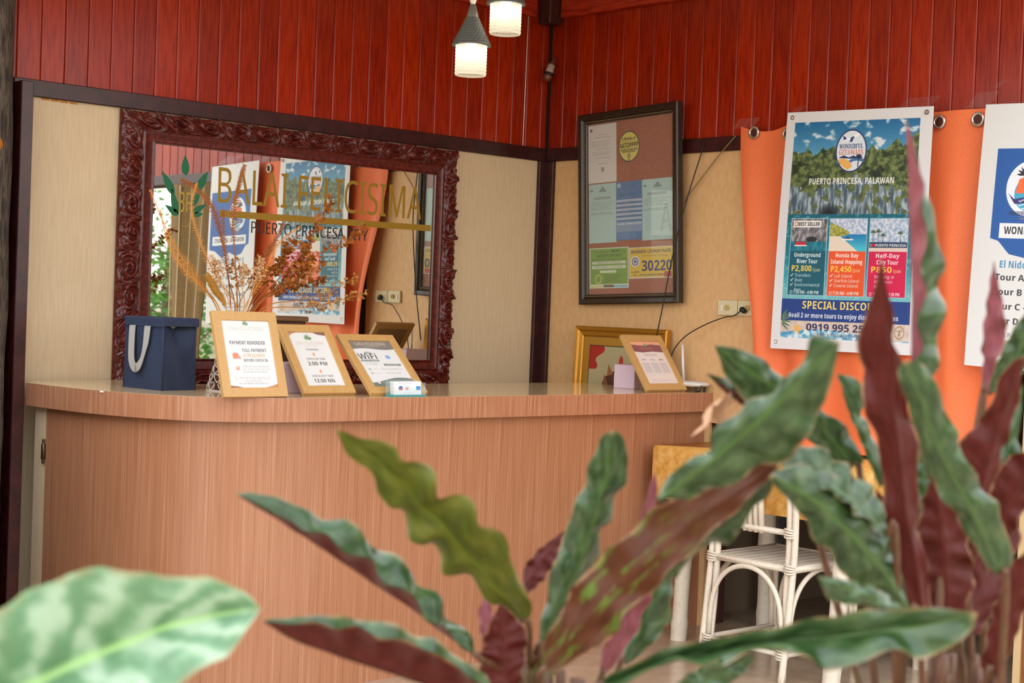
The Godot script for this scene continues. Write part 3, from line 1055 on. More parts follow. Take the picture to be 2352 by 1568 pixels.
	rect(i, 6, 270, 100, 14, rgb8(196, 190, 120))
	rect(i, 106, 266, 76, 18, rgb8(104, 84, 60))
	rect(i, 182, 270, 100, 14, rgb8(110, 172, 196))
	paper(t, "notice_card", ox + iw * 0.016, 0.05 + ih * 0.035, iw * 0.47, ih * 0.235, -0.0155, i, "green printed notice")
	# yellow licence plate
	i = canvas(330, 230, rgb8(206, 204, 190))
	rect(i, 6, 6, 318, 216, rgb8(206, 176, 52))
	text(i, "BUSINESS LICENSE PLATE", 165, 44, 30, rgb8(36, 44, 96), "sansbold", 296)
	text(i, "City Business Licensing", 190, 70, 18, rgb8(120, 110, 60), "sans", 190)
	oval(i, 46, 104, 34, 40, rgb8(214, 214, 206))
	oval(i, 46, 104, 26, 31, rgb8(70, 86, 130), 0.72)
	oval(i, 46, 104, 12, 15, rgb8(90, 106, 140))
	text(i, "30220", 208, 176, 104, rgb8(40, 46, 104), "sansbold", 226)
	text(i, "PALAWAN", 46, 186, 13, rgb8(60, 56, 50), "sansbold", 62)
	text(i, "2016", 46, 208, 13, rgb8(60, 56, 50), "sansbold", 24)
	text(i, "CITY OF PUERTO PRINCESA", 182, 212, 18, rgb8(40, 46, 90), "sansbold", 210)
	rect(i, 264, 184, 52, 40, rgb8(176, 60, 70))
	paper(t, "licence_plate", ox + iw * 0.492, 0.05 + ih * 0.085, iw * 0.508, ih * 0.178, -0.0155, i, "yellow licence plate")
	# round yellow sticker
	i = canvas(160, 176, rgb8(206, 196, 92))
	oval(i, 80, 88, 80, 88, rgb8(34, 34, 26), 0.93)
	text(i, "A Member of", 80, 52, 24, rgb8(26, 26, 22), "sansbold", 104)
	rect(i, 10, 58, 140, 2, rgb8(60, 90, 60))
	text(i, "AATOPPPP", 80, 96, 40, rgb8(20, 20, 18), "sansbold", 144)
	rect(i, 10, 102, 140, 2, rgb8(60, 90, 60))
	text(i, "ASSOCIATION OF ACCREDITED TOURISM", 80, 113, 12, rgb8(40, 40, 30), "sansbold", 128)
	text(i, "PUERTO PRINCESA PALAWAN INC", 80, 123, 12, rgb8(40, 40, 30), "sansbold", 100)
	oval(i, 80, 141, 11, 13, rgb8(80, 70, 100))
	oval(i, 80, 141, 6, 7, rgb8(200, 190, 110))
	text(i, "2016", 80, 168, 12, rgb8(40, 40, 30), "sansbold", 18)
	st = begin()
	var c := Vector3(ox + iw * 0.495, 0.05 + ih * 0.845, -0.016)
	for k in 40:
		var a0 := TAU * k / 40
		var a1 := TAU * (k + 1) / 40
		for q in [[0.0, 0.0, 0.5, 0.5], [cos(a1), sin(a1), 0.5 + 0.5 * cos(a1), 0.5 - 0.5 * sin(a1)], [cos(a0), sin(a0), 0.5 + 0.5 * cos(a0), 0.5 - 0.5 * sin(a0)]]:
			st.set_uv(Vector2(q[2], q[3]))
			st.add_vertex(c + Vector3(q[0] * iw * 0.123, q[1] * ih * 0.089, 0))
	part(t, "round_sticker", st, printed(i, 0.4), "round yellow sticker")
	st = begin()
	box(st, Vector3(w / 2, h / 2, -0.0105), Vector3(w - 0.09, h - 0.09, 0.002), 0.0)
	part(t, "glass_pane", st, glass("pane", Color(1, 1, 1), 0.03, 0.01))

# ------------------------------------------------------------------ curtain and posters
func sea_view(w: int, h: int) -> Image:
	# the photograph printed on the tour poster: sky, wooded cliff, green water, sand
	var img := canvas(w, h, Color.WHITE)
	var a := FastNoiseLite.new()
	a.seed = 3
	a.frequency = 0.02
	a.fractal_octaves = 4
	var b := FastNoiseLite.new()
	b.seed = 8
	b.frequency = 0.07
	b.fractal_octaves = 4
	for y in h:
		for x in w:
			var u := float(x) / w
			var v := float(y) / h
			var n := a.get_noise_2d(x, y * 1.6)
			var m := b.get_noise_2d(x, y)
			var c: Color
			var ridge := 0.135 - 0.05 * smoothstep(0.55, 1.0, u) + 0.05 * a.get_noise_2d(x * 1.2, 500.0)
			if v < ridge:
				c = rgb8(24, 104, 156).lerp(rgb8(92, 160, 196), v / 0.16)
				c = c.lerp(rgb8(214, 226, 232), smoothstep(0.12, 0.5, n))
			elif v < 0.285 + 0.05 * m + 0.03 * sin(u * 9.0):
				c = rgb8(52, 74, 40).lerp(rgb8(122, 134, 78), clampf(0.5 + m * 1.3, 0, 1)).lerp(rgb8(30, 44, 28), smoothstep(0.1, 0.5, -n))
			elif v < 0.425:
				var st := b.get_noise_2d(x * 1.6, y * 0.35)
				c = rgb8(64, 86, 100).lerp(rgb8(168, 184, 192), clampf(0.45 + st * 1.4, 0, 1))
				if a.get_noise_2d(x * 1.4, y * 1.4 + 900.0) > 0.16: c = rgb8(70, 86, 50).lerp(rgb8(116, 126, 74), clampf(0.5 + m, 0, 1))
				var cave := Vector2((u - 0.33) / 0.1, (v - 0.425) / 0.055).length()
				if cave < 1.0: c = c.lerp(rgb8(14, 22, 30), 1.0 - cave * cave)
			elif v < 0.86:
				c = rgb8(4, 96, 116).lerp(rgb8(20, 140, 156), clampf((v - 0.43) / 0.3, 0, 1)).lerp(rgb8(150, 200, 204), smoothstep(0.6, 0.86, v) * 0.8)
				c = c.lerp(rgb8(190, 224, 224), 0.4 * smoothstep(0.15, 0.5, m))
			else:
				c = rgb8(214, 200, 190).lerp(rgb8(196, 178, 166), clampf(0.5 + m, 0, 1))
				if v > 0.975 - 0.02 * sin(u * 5.0): c = rgb8(70, 150, 190).lerp(rgb8(220, 232, 236), clampf(0.5 + m * 1.5, 0, 1))
			img.set_pixel(x, y, c)
	return img

func tour_poster() -> Image:
	var W := 640
	var H := 900
	var img := canvas(W, H, rgb8(222, 222, 224))
	var ix := 40
	var iy := 40
	var w := 548
	var h := 816
	var sea := sea_view(w / 2, h / 2)
	sea.resize(w, h, Image.INTERPOLATE_CUBIC)
	img.blit_rect(sea, Rect2i(0, 0, w, h), Vector2i(ix, iy))
	# round emblem
	var cx := ix + 262.0
	var cy := iy + 112.0
	oval(img, cx, cy, 68, 80, rgb8(26, 44, 96))
	oval(img, cx, cy, 63, 75, rgb8(218, 228, 238))
	for k in 40: rect(img, cx - 60 + k * 3.0, cy + 34 + 8 * sin(k * 0.16), 3, 12, rgb8(70, 112, 164))
	fill_poly(img, PackedVector2Array([Vector2(cx - 56, cy + 34), Vector2(cx - 30, cy + 26), Vector2(cx, cy + 42), Vector2(cx + 10, cy + 60), Vector2(cx - 10, cy + 72), Vector2(cx - 36, cy + 58)]), rgb8(232, 176, 92))
	fill_poly(img, PackedVector2Array([Vector2(cx - 54, cy + 26), Vector2(cx - 30, cy + 17), Vector2(cx - 8, cy + 25), Vector2(cx + 14, cy + 18), Vector2(cx + 30, cy + 28), Vector2(cx, cy + 30)]), rgb8(36, 56, 100))
	line(img, cx + 34, cy + 60, cx + 36, cy + 28, 4, rgb8(24, 36, 70))
	for k in 7: blade(img, cx + 36, cy + 27, -PI * 0.95 + k * 0.5, 18, 3, rgb8(24, 36, 70))
	fill_poly(img, PackedVector2Array([Vector2(cx - 34, cy - 40), Vector2(cx + 20, cy - 62), Vector2(cx + 34, cy - 62), Vector2(cx + 30, cy - 54), Vector2(cx - 30, cy - 34)]), rgb8(244, 246, 250))
	fill_poly(img, PackedVector2Array([Vector2(cx - 4, cy - 50), Vector2(cx + 12, cy - 54), Vector2(cx + 2, cy - 32), Vector2(cx - 8, cy - 32)]), rgb8(40, 66, 130))
	fill_poly(img, PackedVector2Array([Vector2(cx - 34, cy - 40), Vector2(cx - 40, cy - 54), Vector2(cx - 32, cy - 54), Vector2(cx - 22, cy - 44)]), rgb8(40, 66, 130))
	text(img, "WONDERFUL", cx, cy - 8, 24, rgb8(26, 44, 96), "serifbold", 104)
	text(img, "GETAWAYS", cx, cy + 15, 26, rgb8(214, 104, 70), "serifbold", 106)
	text(img, "PUERTO PRINCESA, PALAWAN", ix + 270, iy + 236, 32, rgb8(238, 240, 240), "sansbold", 372)
	# three tour cards
	var names_ := [["Underground", "River Tour", "P2,800", ["Transfers", "Boat", "Environmental", "fees"], "7:30 AM - 4:00 PM"], ["Honda Bay", "Island Hopping", "P2,450", ["Luli Island", "Starfish Island", "Cowrie Island"], "7:30 AM - 4:00 PM"], ["Half-Day", "City Tour", "P850", ["Morning or", "Afternoon", "tours"], "7:30 AM or 1:30 PM"]]
	var cols := [rgb8(8, 88, 108), rgb8(228, 84, 36), rgb8(206, 20, 74)]
	for k in 3:
		var x := ix + 22 + k * 172.0
		var y := iy + 366.0
		rect(img, x - 3, y - 3, 164, 292, rgb8(150, 190, 206))
		var pic := canvas(158, 120, rgb8(196, 208, 222))
		var nn := FastNoiseLite.new()
		nn.seed = 20 + k
		nn.frequency = 0.06
		for py in 120:
			for px in 158:
				var n := nn.get_noise_2d(px, py * (0.4 if k == 0 else 1.0))
				var c: Color
				if k == 0:
					c = rgb8(70, 70, 74).lerp(rgb8(176, 172, 176), clampf(0.5 + n, 0, 1)) if py < 84 else rgb8(4, 100, 122).lerp(rgb8(60, 150, 168), clampf(0.3 + n, 0, 1))
				elif k == 1:
					c = rgb8(150, 170, 204).lerp(rgb8(226, 230, 238), clampf(0.5 + n, 0, 1))
					if py > 56: c = rgb8(24, 118, 178).lerp(rgb8(70, 186, 206), clampf((py - 56) / 50.0, 0, 1))
					if py > 60 and px < 40 + (py - 60) * 1.4: c = rgb8(228, 214, 196)
					if py < 64 and px < 86 - absf(py - 50.0) * 1.7 and py > 12 + px * 0.4: c = rgb8(120, 130, 52).lerp(rgb8(196, 188, 90), clampf(0.5 + n, 0, 1))
				else:
					c = rgb8(140, 166, 196).lerp(rgb8(222, 226, 232), clampf(0.5 + n, 0, 1))
					if py > 84: c = rgb8(40, 66, 106)
					if py > 104: c = rgb8(220, 200, 192)
				pic.set_pixel(px, py, c)
		if k == 0:
			oval(pic, 92, 76, 24, 10, rgb8(36, 38, 44))
			rect(pic, 22, 86, 48, 12, rgb8(196, 40, 56))
			rect(pic, 18, 98, 56, 5, rgb8(226, 226, 226))
		elif k == 1:
			rect(pic, 52, 74, 50, 5, rgb8(240, 240, 236))
			rect(pic, 70, 68, 16, 5, rgb8(60, 50, 50))
		else:
			for q in [[14, 50], [36, 48], [56, 62], [128, 54]]:
				line(pic, q[0], 88, q[0], q[1], 2, rgb8(70, 74, 66))
				for b in 6: blade(pic, q[0], q[1], -PI + b * 0.62, 13, 2, rgb8(70, 90, 60))
			rect(pic, 0, 92, 158, 14, rgb8(40, 60, 90))
			text(pic, "I    PUERTO PRINCESA", 4, 102, 14, rgb8(238, 240, 242), "sansbold", 150, 0.0)
			oval(pic, 18, 96, 7, 6, rgb8(204, 20, 40))
		img.blit_rect(pic, Rect2i(0, 0, 158, 120), Vector2i(int(x), int(y)))
		rect(img, x, y + 120, 158, 166, cols[k])
		text(img, names_[k][0], x + 79, y + 143, 22, rgb8(240, 244, 244), "sansbold", 118 if k == 0 else 100)
		text(img, names_[k][1], x + 79, y + 167, 22, rgb8(240, 244, 244), "sansbold", 136 if k == 1 else 92)
		text(img, names_[k][2], x + 10, y + 197, 30, rgb8(246, 208, 84), "sansbold", 92, 0.0)
		text(img, "/pax", x + 104, y + 197, 18, rgb8(232, 214, 150), "sans", 36, 0.0)
		var row := 0
		for s in names_[k][3]:
			var yy := y + 218 + row * 18
			if s != "fees" and k < 2:
				line(img, x + 10, yy - 6, x + 14, yy - 2, 2, rgb8(230, 240, 240))
				line(img, x + 14, yy - 2, x + 21, yy - 11, 2, rgb8(230, 240, 240))
			text(img, s, x + 28, yy, 17, rgb8(222, 232, 232), "sans", 0.0, 0.0)
			row += 1
		oval(img, x + 15, y + 276, 6, 6, rgb8(230, 236, 236), 0.7)
		text(img, names_[k][4], x + 26, y + 282, 16, rgb8(228, 236, 236), "sansbold", 112, 0.0)
	rect(img, ix + 30, iy + 372, 124, 26, rgb8(232, 230, 226))
	oval(img, ix + 42, iy + 384, 8, 10, rgb8(190, 120, 70), 0.6)
	text(img, "BEST SELLER", ix + 100, iy + 392, 19, rgb8(40, 40, 52), "sansbold", 98)
	# discount band and number
	rect(img, ix, iy + 668, w, 82, rgb8(24, 60, 130))
	text(img, "SPECIAL DISCOUNT", ix + 270, iy + 704, 40, rgb8(246, 214, 110), "sansbold", 360)
	text(img, "Avail 2 or more tours to enjoy discounted rates", ix + 268, iy + 738, 25, rgb8(236, 240, 244), "sansbold", 470)
	text(img, "0919 995 2586", ix + 262, iy + 786, 38, rgb8(36, 36, 84), "sansbold", 300)
	text(img, "Viber / WhatsApp available", ix + 262, iy + 806, 18, rgb8(70, 70, 96), "sans", 200)
	for k in 6: blade(img, ix + 2, iy + 740 + k * 4, -0.9 + k * 0.32, 46, 4, rgb8(92, 120, 96))
	for k in 5: blade(img, ix + 74, iy + 782, k * TAU / 5, 22, 5, rgb8(232, 176, 92))
	oval(img, ix + 508, iy + 780, 20, 24, rgb8(150, 116, 70), 0.86)
	text(img, "T", ix + 508, iy + 792, 28, rgb8(150, 116, 70), "serifbold", 22)
	return img

func second_poster() -> Image:
	var img := canvas(480, 880, rgb8(216, 216, 214))
	var blue := rgb8(20, 84, 158)
	rect(img, 60, 150, 400, 300, blue)
	fill_poly(img, PackedVector2Array([Vector2(60, 449), Vector2(90, 458), Vector2(130, 500), Vector2(190, 512), Vector2(260, 490), Vector2(330, 520), Vector2(400, 480), Vector2(460, 470), Vector2(460, 440), Vector2(60, 440)]), blue)
	oval(img, 186, 282, 84, 92, rgb8(226, 232, 238))
	oval(img, 186, 300, 54, 58, rgb8(60, 160, 196))
	fill_poly(img, PackedVector2Array([Vector2(136, 298), Vector2(146, 252), Vector2(186, 236), Vector2(228, 256), Vector2(232, 270), Vector2(180, 300)]), rgb8(232, 104, 56))
	fill_poly(img, PackedVector2Array([Vector2(112, 300), Vector2(134, 318), Vector2(180, 310), Vector2(234, 266), Vector2(254, 236), Vector2(262, 240), Vector2(240, 290), Vector2(190, 330), Vector2(136, 334)]), rgb8(52, 40, 110))
	line(img, 170, 300, 164, 238, 5, rgb8(40, 30, 40))
	for k in 7: blade(img, 164, 238, -PI * 0.98 + k * 0.52, 30, 4, rgb8(40, 30, 40))
	for k in 3:
		for x in 60: rect(img, 150 + x * 1.2, 322 + k * 14 + 3 * sin(x * 0.35), 2, 3, rgb8(226, 236, 240))
	text(img, "WONDERFUL GETAWAYS", 186, 372, 20, rgb8(40, 40, 60), "sansbold", 130)
	text(img, "Travel & Tours", 186, 386, 14, rgb8(226, 120, 70), "sans", 60)
	rect(img, 90, 398, 340, 50, rgb8(226, 228, 230))
	text(img, "WONDRFUL GETAWAYS", 108, 434, 34, rgb8(26, 26, 34), "sansbold", 304, 0.0)
	text(img, "El Nido Tour Packages", 100, 546, 32, rgb8(60, 130, 170), "sansbold", 300, 0.0)
	var rows := ["Tour A – Php 1,200", "Tour B – Php 1,300", "Tour C – Php 1,400", "Tour D – Php 1,200"]
	for k in 4: text(img, rows[k], 88 - k * 3, 588 + k * 48, 28, rgb8(44, 44, 50), "sansbold", 290, 0.0)
	var small := ["12-34 Pax Boat Capacity", "Depends on availability", "Licensed Tour Guide", "Licensed Boat Crew", "Lunch and snacks"]
	for k in 5: text(img, small[k], 90 - k * 2, 776 + k * 22, 20, rgb8(84, 88, 94), "sans", 0.0, 0.0)
	return img

func hanging_sheet(t: Node3D, called: String, tl: Vector3, tr: Vector3, br: Vector3, bl: Vector3, bow: float, wave: float, m: Material, back: Material) -> void:
	# a printed tarpaulin: a grid between four corners that bellies out a little
	for face in 2:
		var st := begin(true)
		var n := 16
		var P := func(i: int, j: int) -> Vector3:
			var u := float(i) / n
			var v := float(j) / n
			var p := tl.lerp(tr, u).lerp(bl.lerp(br, u), v)
			p.x -= bow * sin(PI * v) + wave * sin(u * 7.0 + v * 2.0) * v - 0.0008 * face
			return p
		for i in n:
			for j in n:
				for q in [[0, 0], [1, 1], [0, 1], [0, 0], [1, 0], [1, 1]]:
					st.set_uv(Vector2(float(i + q[0]) / n, float(j + q[1]) / n))
					st.add_vertex(P.call(i + q[0], j + q[1]))
		part(t, called if face == 0 else "sheet_back", st, m if face == 0 else back)

func curtain_and_posters() -> void:
	var orange := grain("orange_cloth", [rgb8(226, 106, 54), rgb8(240, 122, 68)], Vector3(12, 12, 12), 0.62, 0.0, 111)
	orange.rim_enabled = true
	orange.rim = 0.2
	var c := thing("orange_curtain", "long orange curtain with metal eyelets taped across the doorway", "curtain")
	var ny := 44
	var nz := 110
	var edge := func(v: float) -> float: return 1.302 + 0.165 * smoothstep(0.0, 0.75, v)
	for face in 2:
		var st := begin(true)
		var P := func(i: int, j: int) -> Vector3:
			var u := float(i) / nz
			var v := float(j) / ny
			var z: float = lerpf(edge.call(v), 2.72, u)
			var sag := 0.03 * sin(clampf((z - 1.3) / 0.3, 0.0, 1.0) * PI) + 0.012 * sin(clampf((z - 1.6) / 0.7, 0, 1) * PI)
			var y := lerpf(2.312 - sag, 0.885, v)
			var deep := lerpf(0.012, 0.036, smoothstep(0.0, 0.5, v))
			var x := -0.028 - deep * (0.5 + 0.5 * sin(u * 33.0 + 0.7 * sin(v * 3.0) + 1.2 * sin(u * 9.0)))
			x -= 0.03 * smoothstep(0.12, 0.0, u) * smoothstep(0.1, 0.6, v)
			return Vector3(x + 0.0012 * face, y, z)
		for i in nz:
			for j in ny:
				quad(st, P.call(i, j + 1), P.call(i + 1, j + 1), P.call(i + 1, j), P.call(i, j))
		part(c, "cloth" if face == 0 else "cloth_back", st, orange)
	for q in [[1.385, 2.278], [1.575, 2.262], [2.333, 2.268], [2.508, 2.268]]:
		var st := begin(true)
		torus(st, Vector3(-0.043, q[1], q[0]), Vector3.RIGHT, 0.024, 0.0065, 24, 8)
		var ring := part(c, "eyelet", st, mat("eyelet_nickel", rgb8(196, 186, 172), 0.25, 0.9), "metal eyelet ring")
		st = begin()
		lathe(st, [Vector2(0.021, 0), Vector2(0.0, 0.0005)], 20, Vector3(-0.043, q[1], q[0]), Basis(Vector3.BACK, PI / 2))
		part(ring, "hole", st, mat("eyelet_hole", rgb8(70, 18, 12), 0.5))
	var back := mat("tarp_back", rgb8(206, 206, 204), 0.6)
	var p := thing("tour_poster", "white bordered tour poster with sea cliff photo and three price cards", "poster")
	hanging_sheet(p, "printed_sheet", Vector3(-0.085, 2.349, 1.601), Vector3(-0.078, 2.329, 2.328), Vector3(-0.098, 1.316, 2.335), Vector3(-0.105, 1.314, 1.577), 0.006, 0.004, printed(tour_poster(), 0.42), back)
	for q in [[2.325, 1.628], [2.306, 2.300], [1.344, 1.604], [1.345, 2.312]]:
		var st := begin(true)
		var xx := lerpf(-0.107, -0.085, (q[0] - 1.3) / 1.05)
		torus(st, Vector3(xx, q[0], q[1]), Vector3.RIGHT, 0.008, 0.0022, 16, 6)
		part(p, "eyelet", st, mat("eyelet_brass", rgb8(120, 70, 54), 0.4, 0.5))
	var s := thing("tour_poster", "white poster with blue panel and tour price list at the right edge", "poster")
	hanging_sheet(s, "printed_sheet", Vector3(-0.08, 2.319, 2.563), Vector3(-0.07, 2.30, 3.13), Vector3(-0.10, 1.27, 3.10), Vector3(-0.11, 1.291, 2.537), 0.008, 0.004, printed(second_poster(), 0.42), back)
	# clear tape that holds the sheets
	var tape := glass("clear_tape", Color(0.95, 0.95, 0.95), 0.04, 0.06)
	for q in [[2.36, 1.62, 0.05, 0.05], [2.356, 2.24, 0.05, 0.16], [2.345, 2.53, 0.07, 0.1], [2.40, 2.60, 0.04, 0.03], [2.325, 1.33, 0.05, 0.12], [2.34, 2.95, 0.06, 0.2]]:
		var st := begin(true)
		var z0: float = q[1] - q[3] / 2
		for k in 8:
			var a: float = z0 + q[3] * k / 8.0
			var b: float = z0 + q[3] * (k + 1) / 8.0
			var xa := -0.012 - 0.004 * sin(k * 2.1)
			var xb := -0.012 - 0.004 * sin((k + 1) * 2.1)
			quad(st, Vector3(-0.086 + (0.03 if q[1] < 1.4 else 0.0), q[0] - q[2] / 2, a), Vector3(-0.086 + (0.03 if q[1] < 1.4 else 0.0), q[0] - q[2] / 2, b), Vector3(xb, q[0] + q[2] / 2, b), Vector3(xa, q[0] + q[2] / 2, a))
		solo("adhesive_tape", st, tape, ["clear tape strip at the poster's top left corner", "crinkled clear tape above the cliff poster's top right corner", "clear tape at the top left of the price list poster", "loose curled tape end on the boards above the price list poster", "clear tape over the curtain's left top corner", "clear tape along the price list poster's top edge"][T], "tape", "tape strips")
		T += 1

# ------------------------------------------------------------------ table and chair
func table_and_chair() -> void:
	var white := grain("white_paint", [rgb8(206, 192, 170), rgb8(224, 212, 192), rgb8(216, 204, 182)], Vector3(9, 3, 9), 0.35, 0.0, 121)
	var t := thing("side_table", "table on thick white bamboo legs under a yellow cloth", "table")
	var st := begin()
	box(st, Vector3(-0.07, 0.85, 1.78), Vector3(0.70, 0.024, 1.12), 0.004)
	part(t, "tabletop", st, mat("raw_board", rgb8(150, 116, 76), 0.7))
	for q in [[-0.321, 1.298, -0.30, 1.31], [-0.468, 2.221, -0.38, 2.22], [0.211, 1.36, 0.19, 1.37], [0.12, 2.26, 0.10, 2.25]]:
		st = begin(true)
		var pts := []
		for k in 12:
			var v := k / 11.0
			pts.append(Vector3(lerpf(q[0], q[2], v), 0.84 * v, lerpf(q[1], q[3], v)))
		var s := spline(pts, 3)
		# swollen joints of the cane
		var ring := []
		for k in s.size():
			var y := s[k].y
			var r := 0.037 + 0.004 * exp(-pow((fmod(y + 0.09, 0.32) - 0.16) / 0.02, 2.0)) - 0.003 * sin(y * 9.0)
			ring.append(Vector2(r, y))
		for k in s.size() - 1:
			for j in 16:
				var a := TAU * j / 16
				var b := TAU * (j + 1) / 16
				var r0: float = ring[k].x
				var r1: float = ring[k + 1].x
				quad(st, s[k] + Vector3(cos(b) * r0, 0, sin(b) * r0), s[k] + Vector3(cos(a) * r0, 0, sin(a) * r0), s[k + 1] + Vector3(cos(a) * r1, 0, sin(a) * r1), s[k + 1] + Vector3(cos(b) * r1, 0, sin(b) * r1))
		part(t, "leg", st, white)
	# the cloth
	var yel := grain("yellow_cloth", [rgb8(196, 138, 58), rgb8(214, 160, 80), rgb8(224, 178, 104)], Vector3(1.6, 1.6, 1.6), 0.35, 0.0, 122, 0.02, 0.4)
	st = begin(true)
	var x0 := -0.44
	var x1 := 0.29
	var z0 := 1.21
	var z1 := 2.35
	var loop := []
	var n := 40
	for k in n: loop.append(Vector2(lerpf(x0, x1, float(k) / n), z0))
	for k in n: loop.append(Vector2(x1, lerpf(z0, z1, float(k) / n)))
	for k in n: loop.append(Vector2(lerpf(x1, x0, float(k) / n), z1))
	for k in n: loop.append(Vector2(x0, lerpf(z1, z0, float(k) / n)))
	var m := loop.size()
	var c := Vector2((x0 + x1) / 2, (z0 + z1) / 2)
	var rows := 7
	var G := func(k: int, j: int) -> Vector3:
		var p: Vector2 = loop[k % m]
		var v := float(j) / rows
		var out := (p - c).normalized() * (0.004 + 0.012 * v * (0.5 + 0.5 * sin(k * 0.55)))
		if p.y < z0 + 0.001: out *= 0.1
		if p.x > x1 - 0.001: out *= 0.1
		return Vector3(p.x + out.x, 0.866 - 0.23 * v - 0.006 * (1.0 - v) * sin(v * 9.0), p.y + out.y)
	for k in m:
		for j in rows:
			quad(st, G.call(k + 1, j + 1), G.call(k, j + 1), G.call(k, j), G.call(k + 1, j))
		tri(st, G.call(k, 0), G.call(k + 1, 0), Vector3(c.x, 0.868, c.y))
	solo("tablecloth", st, yel, "shiny yellow cloth hanging over the table beside the counter", "tablecloth")
	# rattan chair pushed under the table, its back towards the camera
	var ch := thing("rattan_chair", "white painted rattan chair tucked under the yellow table", "chair")
	var posts := [[-0.60, 1.665], [-0.60, 2.085]]
	for q in posts:
		for s in 2:
			st = begin(true)
			var dz := 0.0 if s == 0 else (0.028 if q[1] < 1.9 else -0.028)
			tube(st, spline([Vector3(q[0] - 0.01 + 0.03 * s, 0, q[1] + dz * 0.6), Vector3(-0.575 + 0.012 * s, 0.3, q[1] + dz), Vector3(-0.555, 0.58, q[1] + dz), Vector3(-0.575, 0.88, q[1] + dz)], 6), 0.0145, 0.013, 10)
			part(ch, "leg" if s == 0 else "leg_cane", st, white)
	for q in [[-0.13, 1.675], [-0.13, 2.085]]:
		st = begin(true)
		tube(st, spline([Vector3(q[0] + 0.02, 0, q[1]), Vector3(q[0], 0.2, q[1]), Vector3(q[0], 0.45, q[1])], 6), 0.015, 0.014, 10)
		part(ch, "leg", st, white)
	var bars := [["back_rail", -0.558, 0.592, 1.665, -0.558, 0.592, 2.085, 0.012], ["top_rail", -0.575, 0.875, 1.64, -0.575, 0.875, 2.11, 0.014], ["stretcher", -0.59, 0.11, 1.67, -0.59, 0.11, 2.08, 0.011], ["stretcher", -0.59, 0.11, 1.67, -0.12, 0.11, 1.675, 0.011], ["stretcher", -0.59, 0.11, 2.085, -0.12, 0.11, 2.085, 0.011],
		["seat_rail", -0.562, 0.448, 1.655, -0.562, 0.448, 2.095, 0.0145], ["seat_rail", -0.562, 0.448, 1.662, -0.12, 0.452, 1.667, 0.0145], ["seat_rail", -0.562, 0.448, 2.088, -0.12, 0.452, 2.088, 0.0145], ["seat_rail", -0.125, 0.452, 1.66, -0.125, 0.452, 2.095, 0.0145]]
	for b in bars:
		st = begin(true)
		tube(st, PackedVector3Array([Vector3(b[1], b[2], b[3]), Vector3((b[1] + b[4]) / 2, (b[2] + b[5]) / 2, (b[3] + b[6]) / 2), Vector3(b[4], b[5], b[6])]), b[7], b[7], 10)
		part(ch, b[0], st, white)
	for k in 4:
		st = begin(true)
		var z := 1.832 + k * 0.028
		tube(st, PackedVector3Array([Vector3(-0.552, 0.575, z), Vector3(-0.565, 0.72, z - 0.004), Vector3(-0.575, 0.868, z - 0.008)]), 0.0125, 0.0125, 8)
		part(ch, "splat_cane", st, white)
	# bent arches under the seat
	for q in [[Vector3(-0.588, 0.12, 1.69), Vector3(-0.588, 0.12, 2.06)], [Vector3(-0.57, 0.12, 2.085), Vector3(-0.15, 0.12, 2.085)], [Vector3(-0.57, 0.12, 1.675), Vector3(-0.15, 0.12, 1.675)], [Vector3(-0.13, 0.12, 1.70), Vector3(-0.13, 0.12, 2.06)]]:
		var a: Vector3 = q[0]
		var b: Vector3 = q[1]
		var pts := PackedVector3Array()
		for k in 25:
			var an := PI * k / 24.0
			var p := (a + b) / 2 - (b - a) / 2 * cos(an)
			p.y = 0.12 + 0.315 * pow(sin(an), 0.62)
			pts.append(p)
		st = begin(true)
		tube(st, pts, 0.0105, 0.0105, 8)
		part(ch, "arch", st, white)
	for k in 17:
		st = begin()
		box(st, Vector3(-0.34, 0.458 + 0.001 * (k % 2), 1.676 + k * 0.025), Vector3(0.42, 0.006, 0.0225), 0.002)
		part(ch, "seat_slat", st, white)
	for q in [[-0.565, 0.45, 1.665], [-0.565, 0.45, 2.085], [-0.56, 0.592, 1.675], [-0.56, 0.592, 2.075], [-0.59, 0.11, 1.675], [-0.59, 0.11, 2.08]]:
		for k in 4:
			st = begin(true)
			torus(st, Vector3(q[0], q[1] + (k - 1.5) * 0.008, q[2] + (0.012 if q[2] < 1.9 else -0.012)), Vector3(0.15 * (k - 1.5), 1, 0.1), 0.0225, 0.0045, 14, 6)
			part(ch, "binding", st, white)

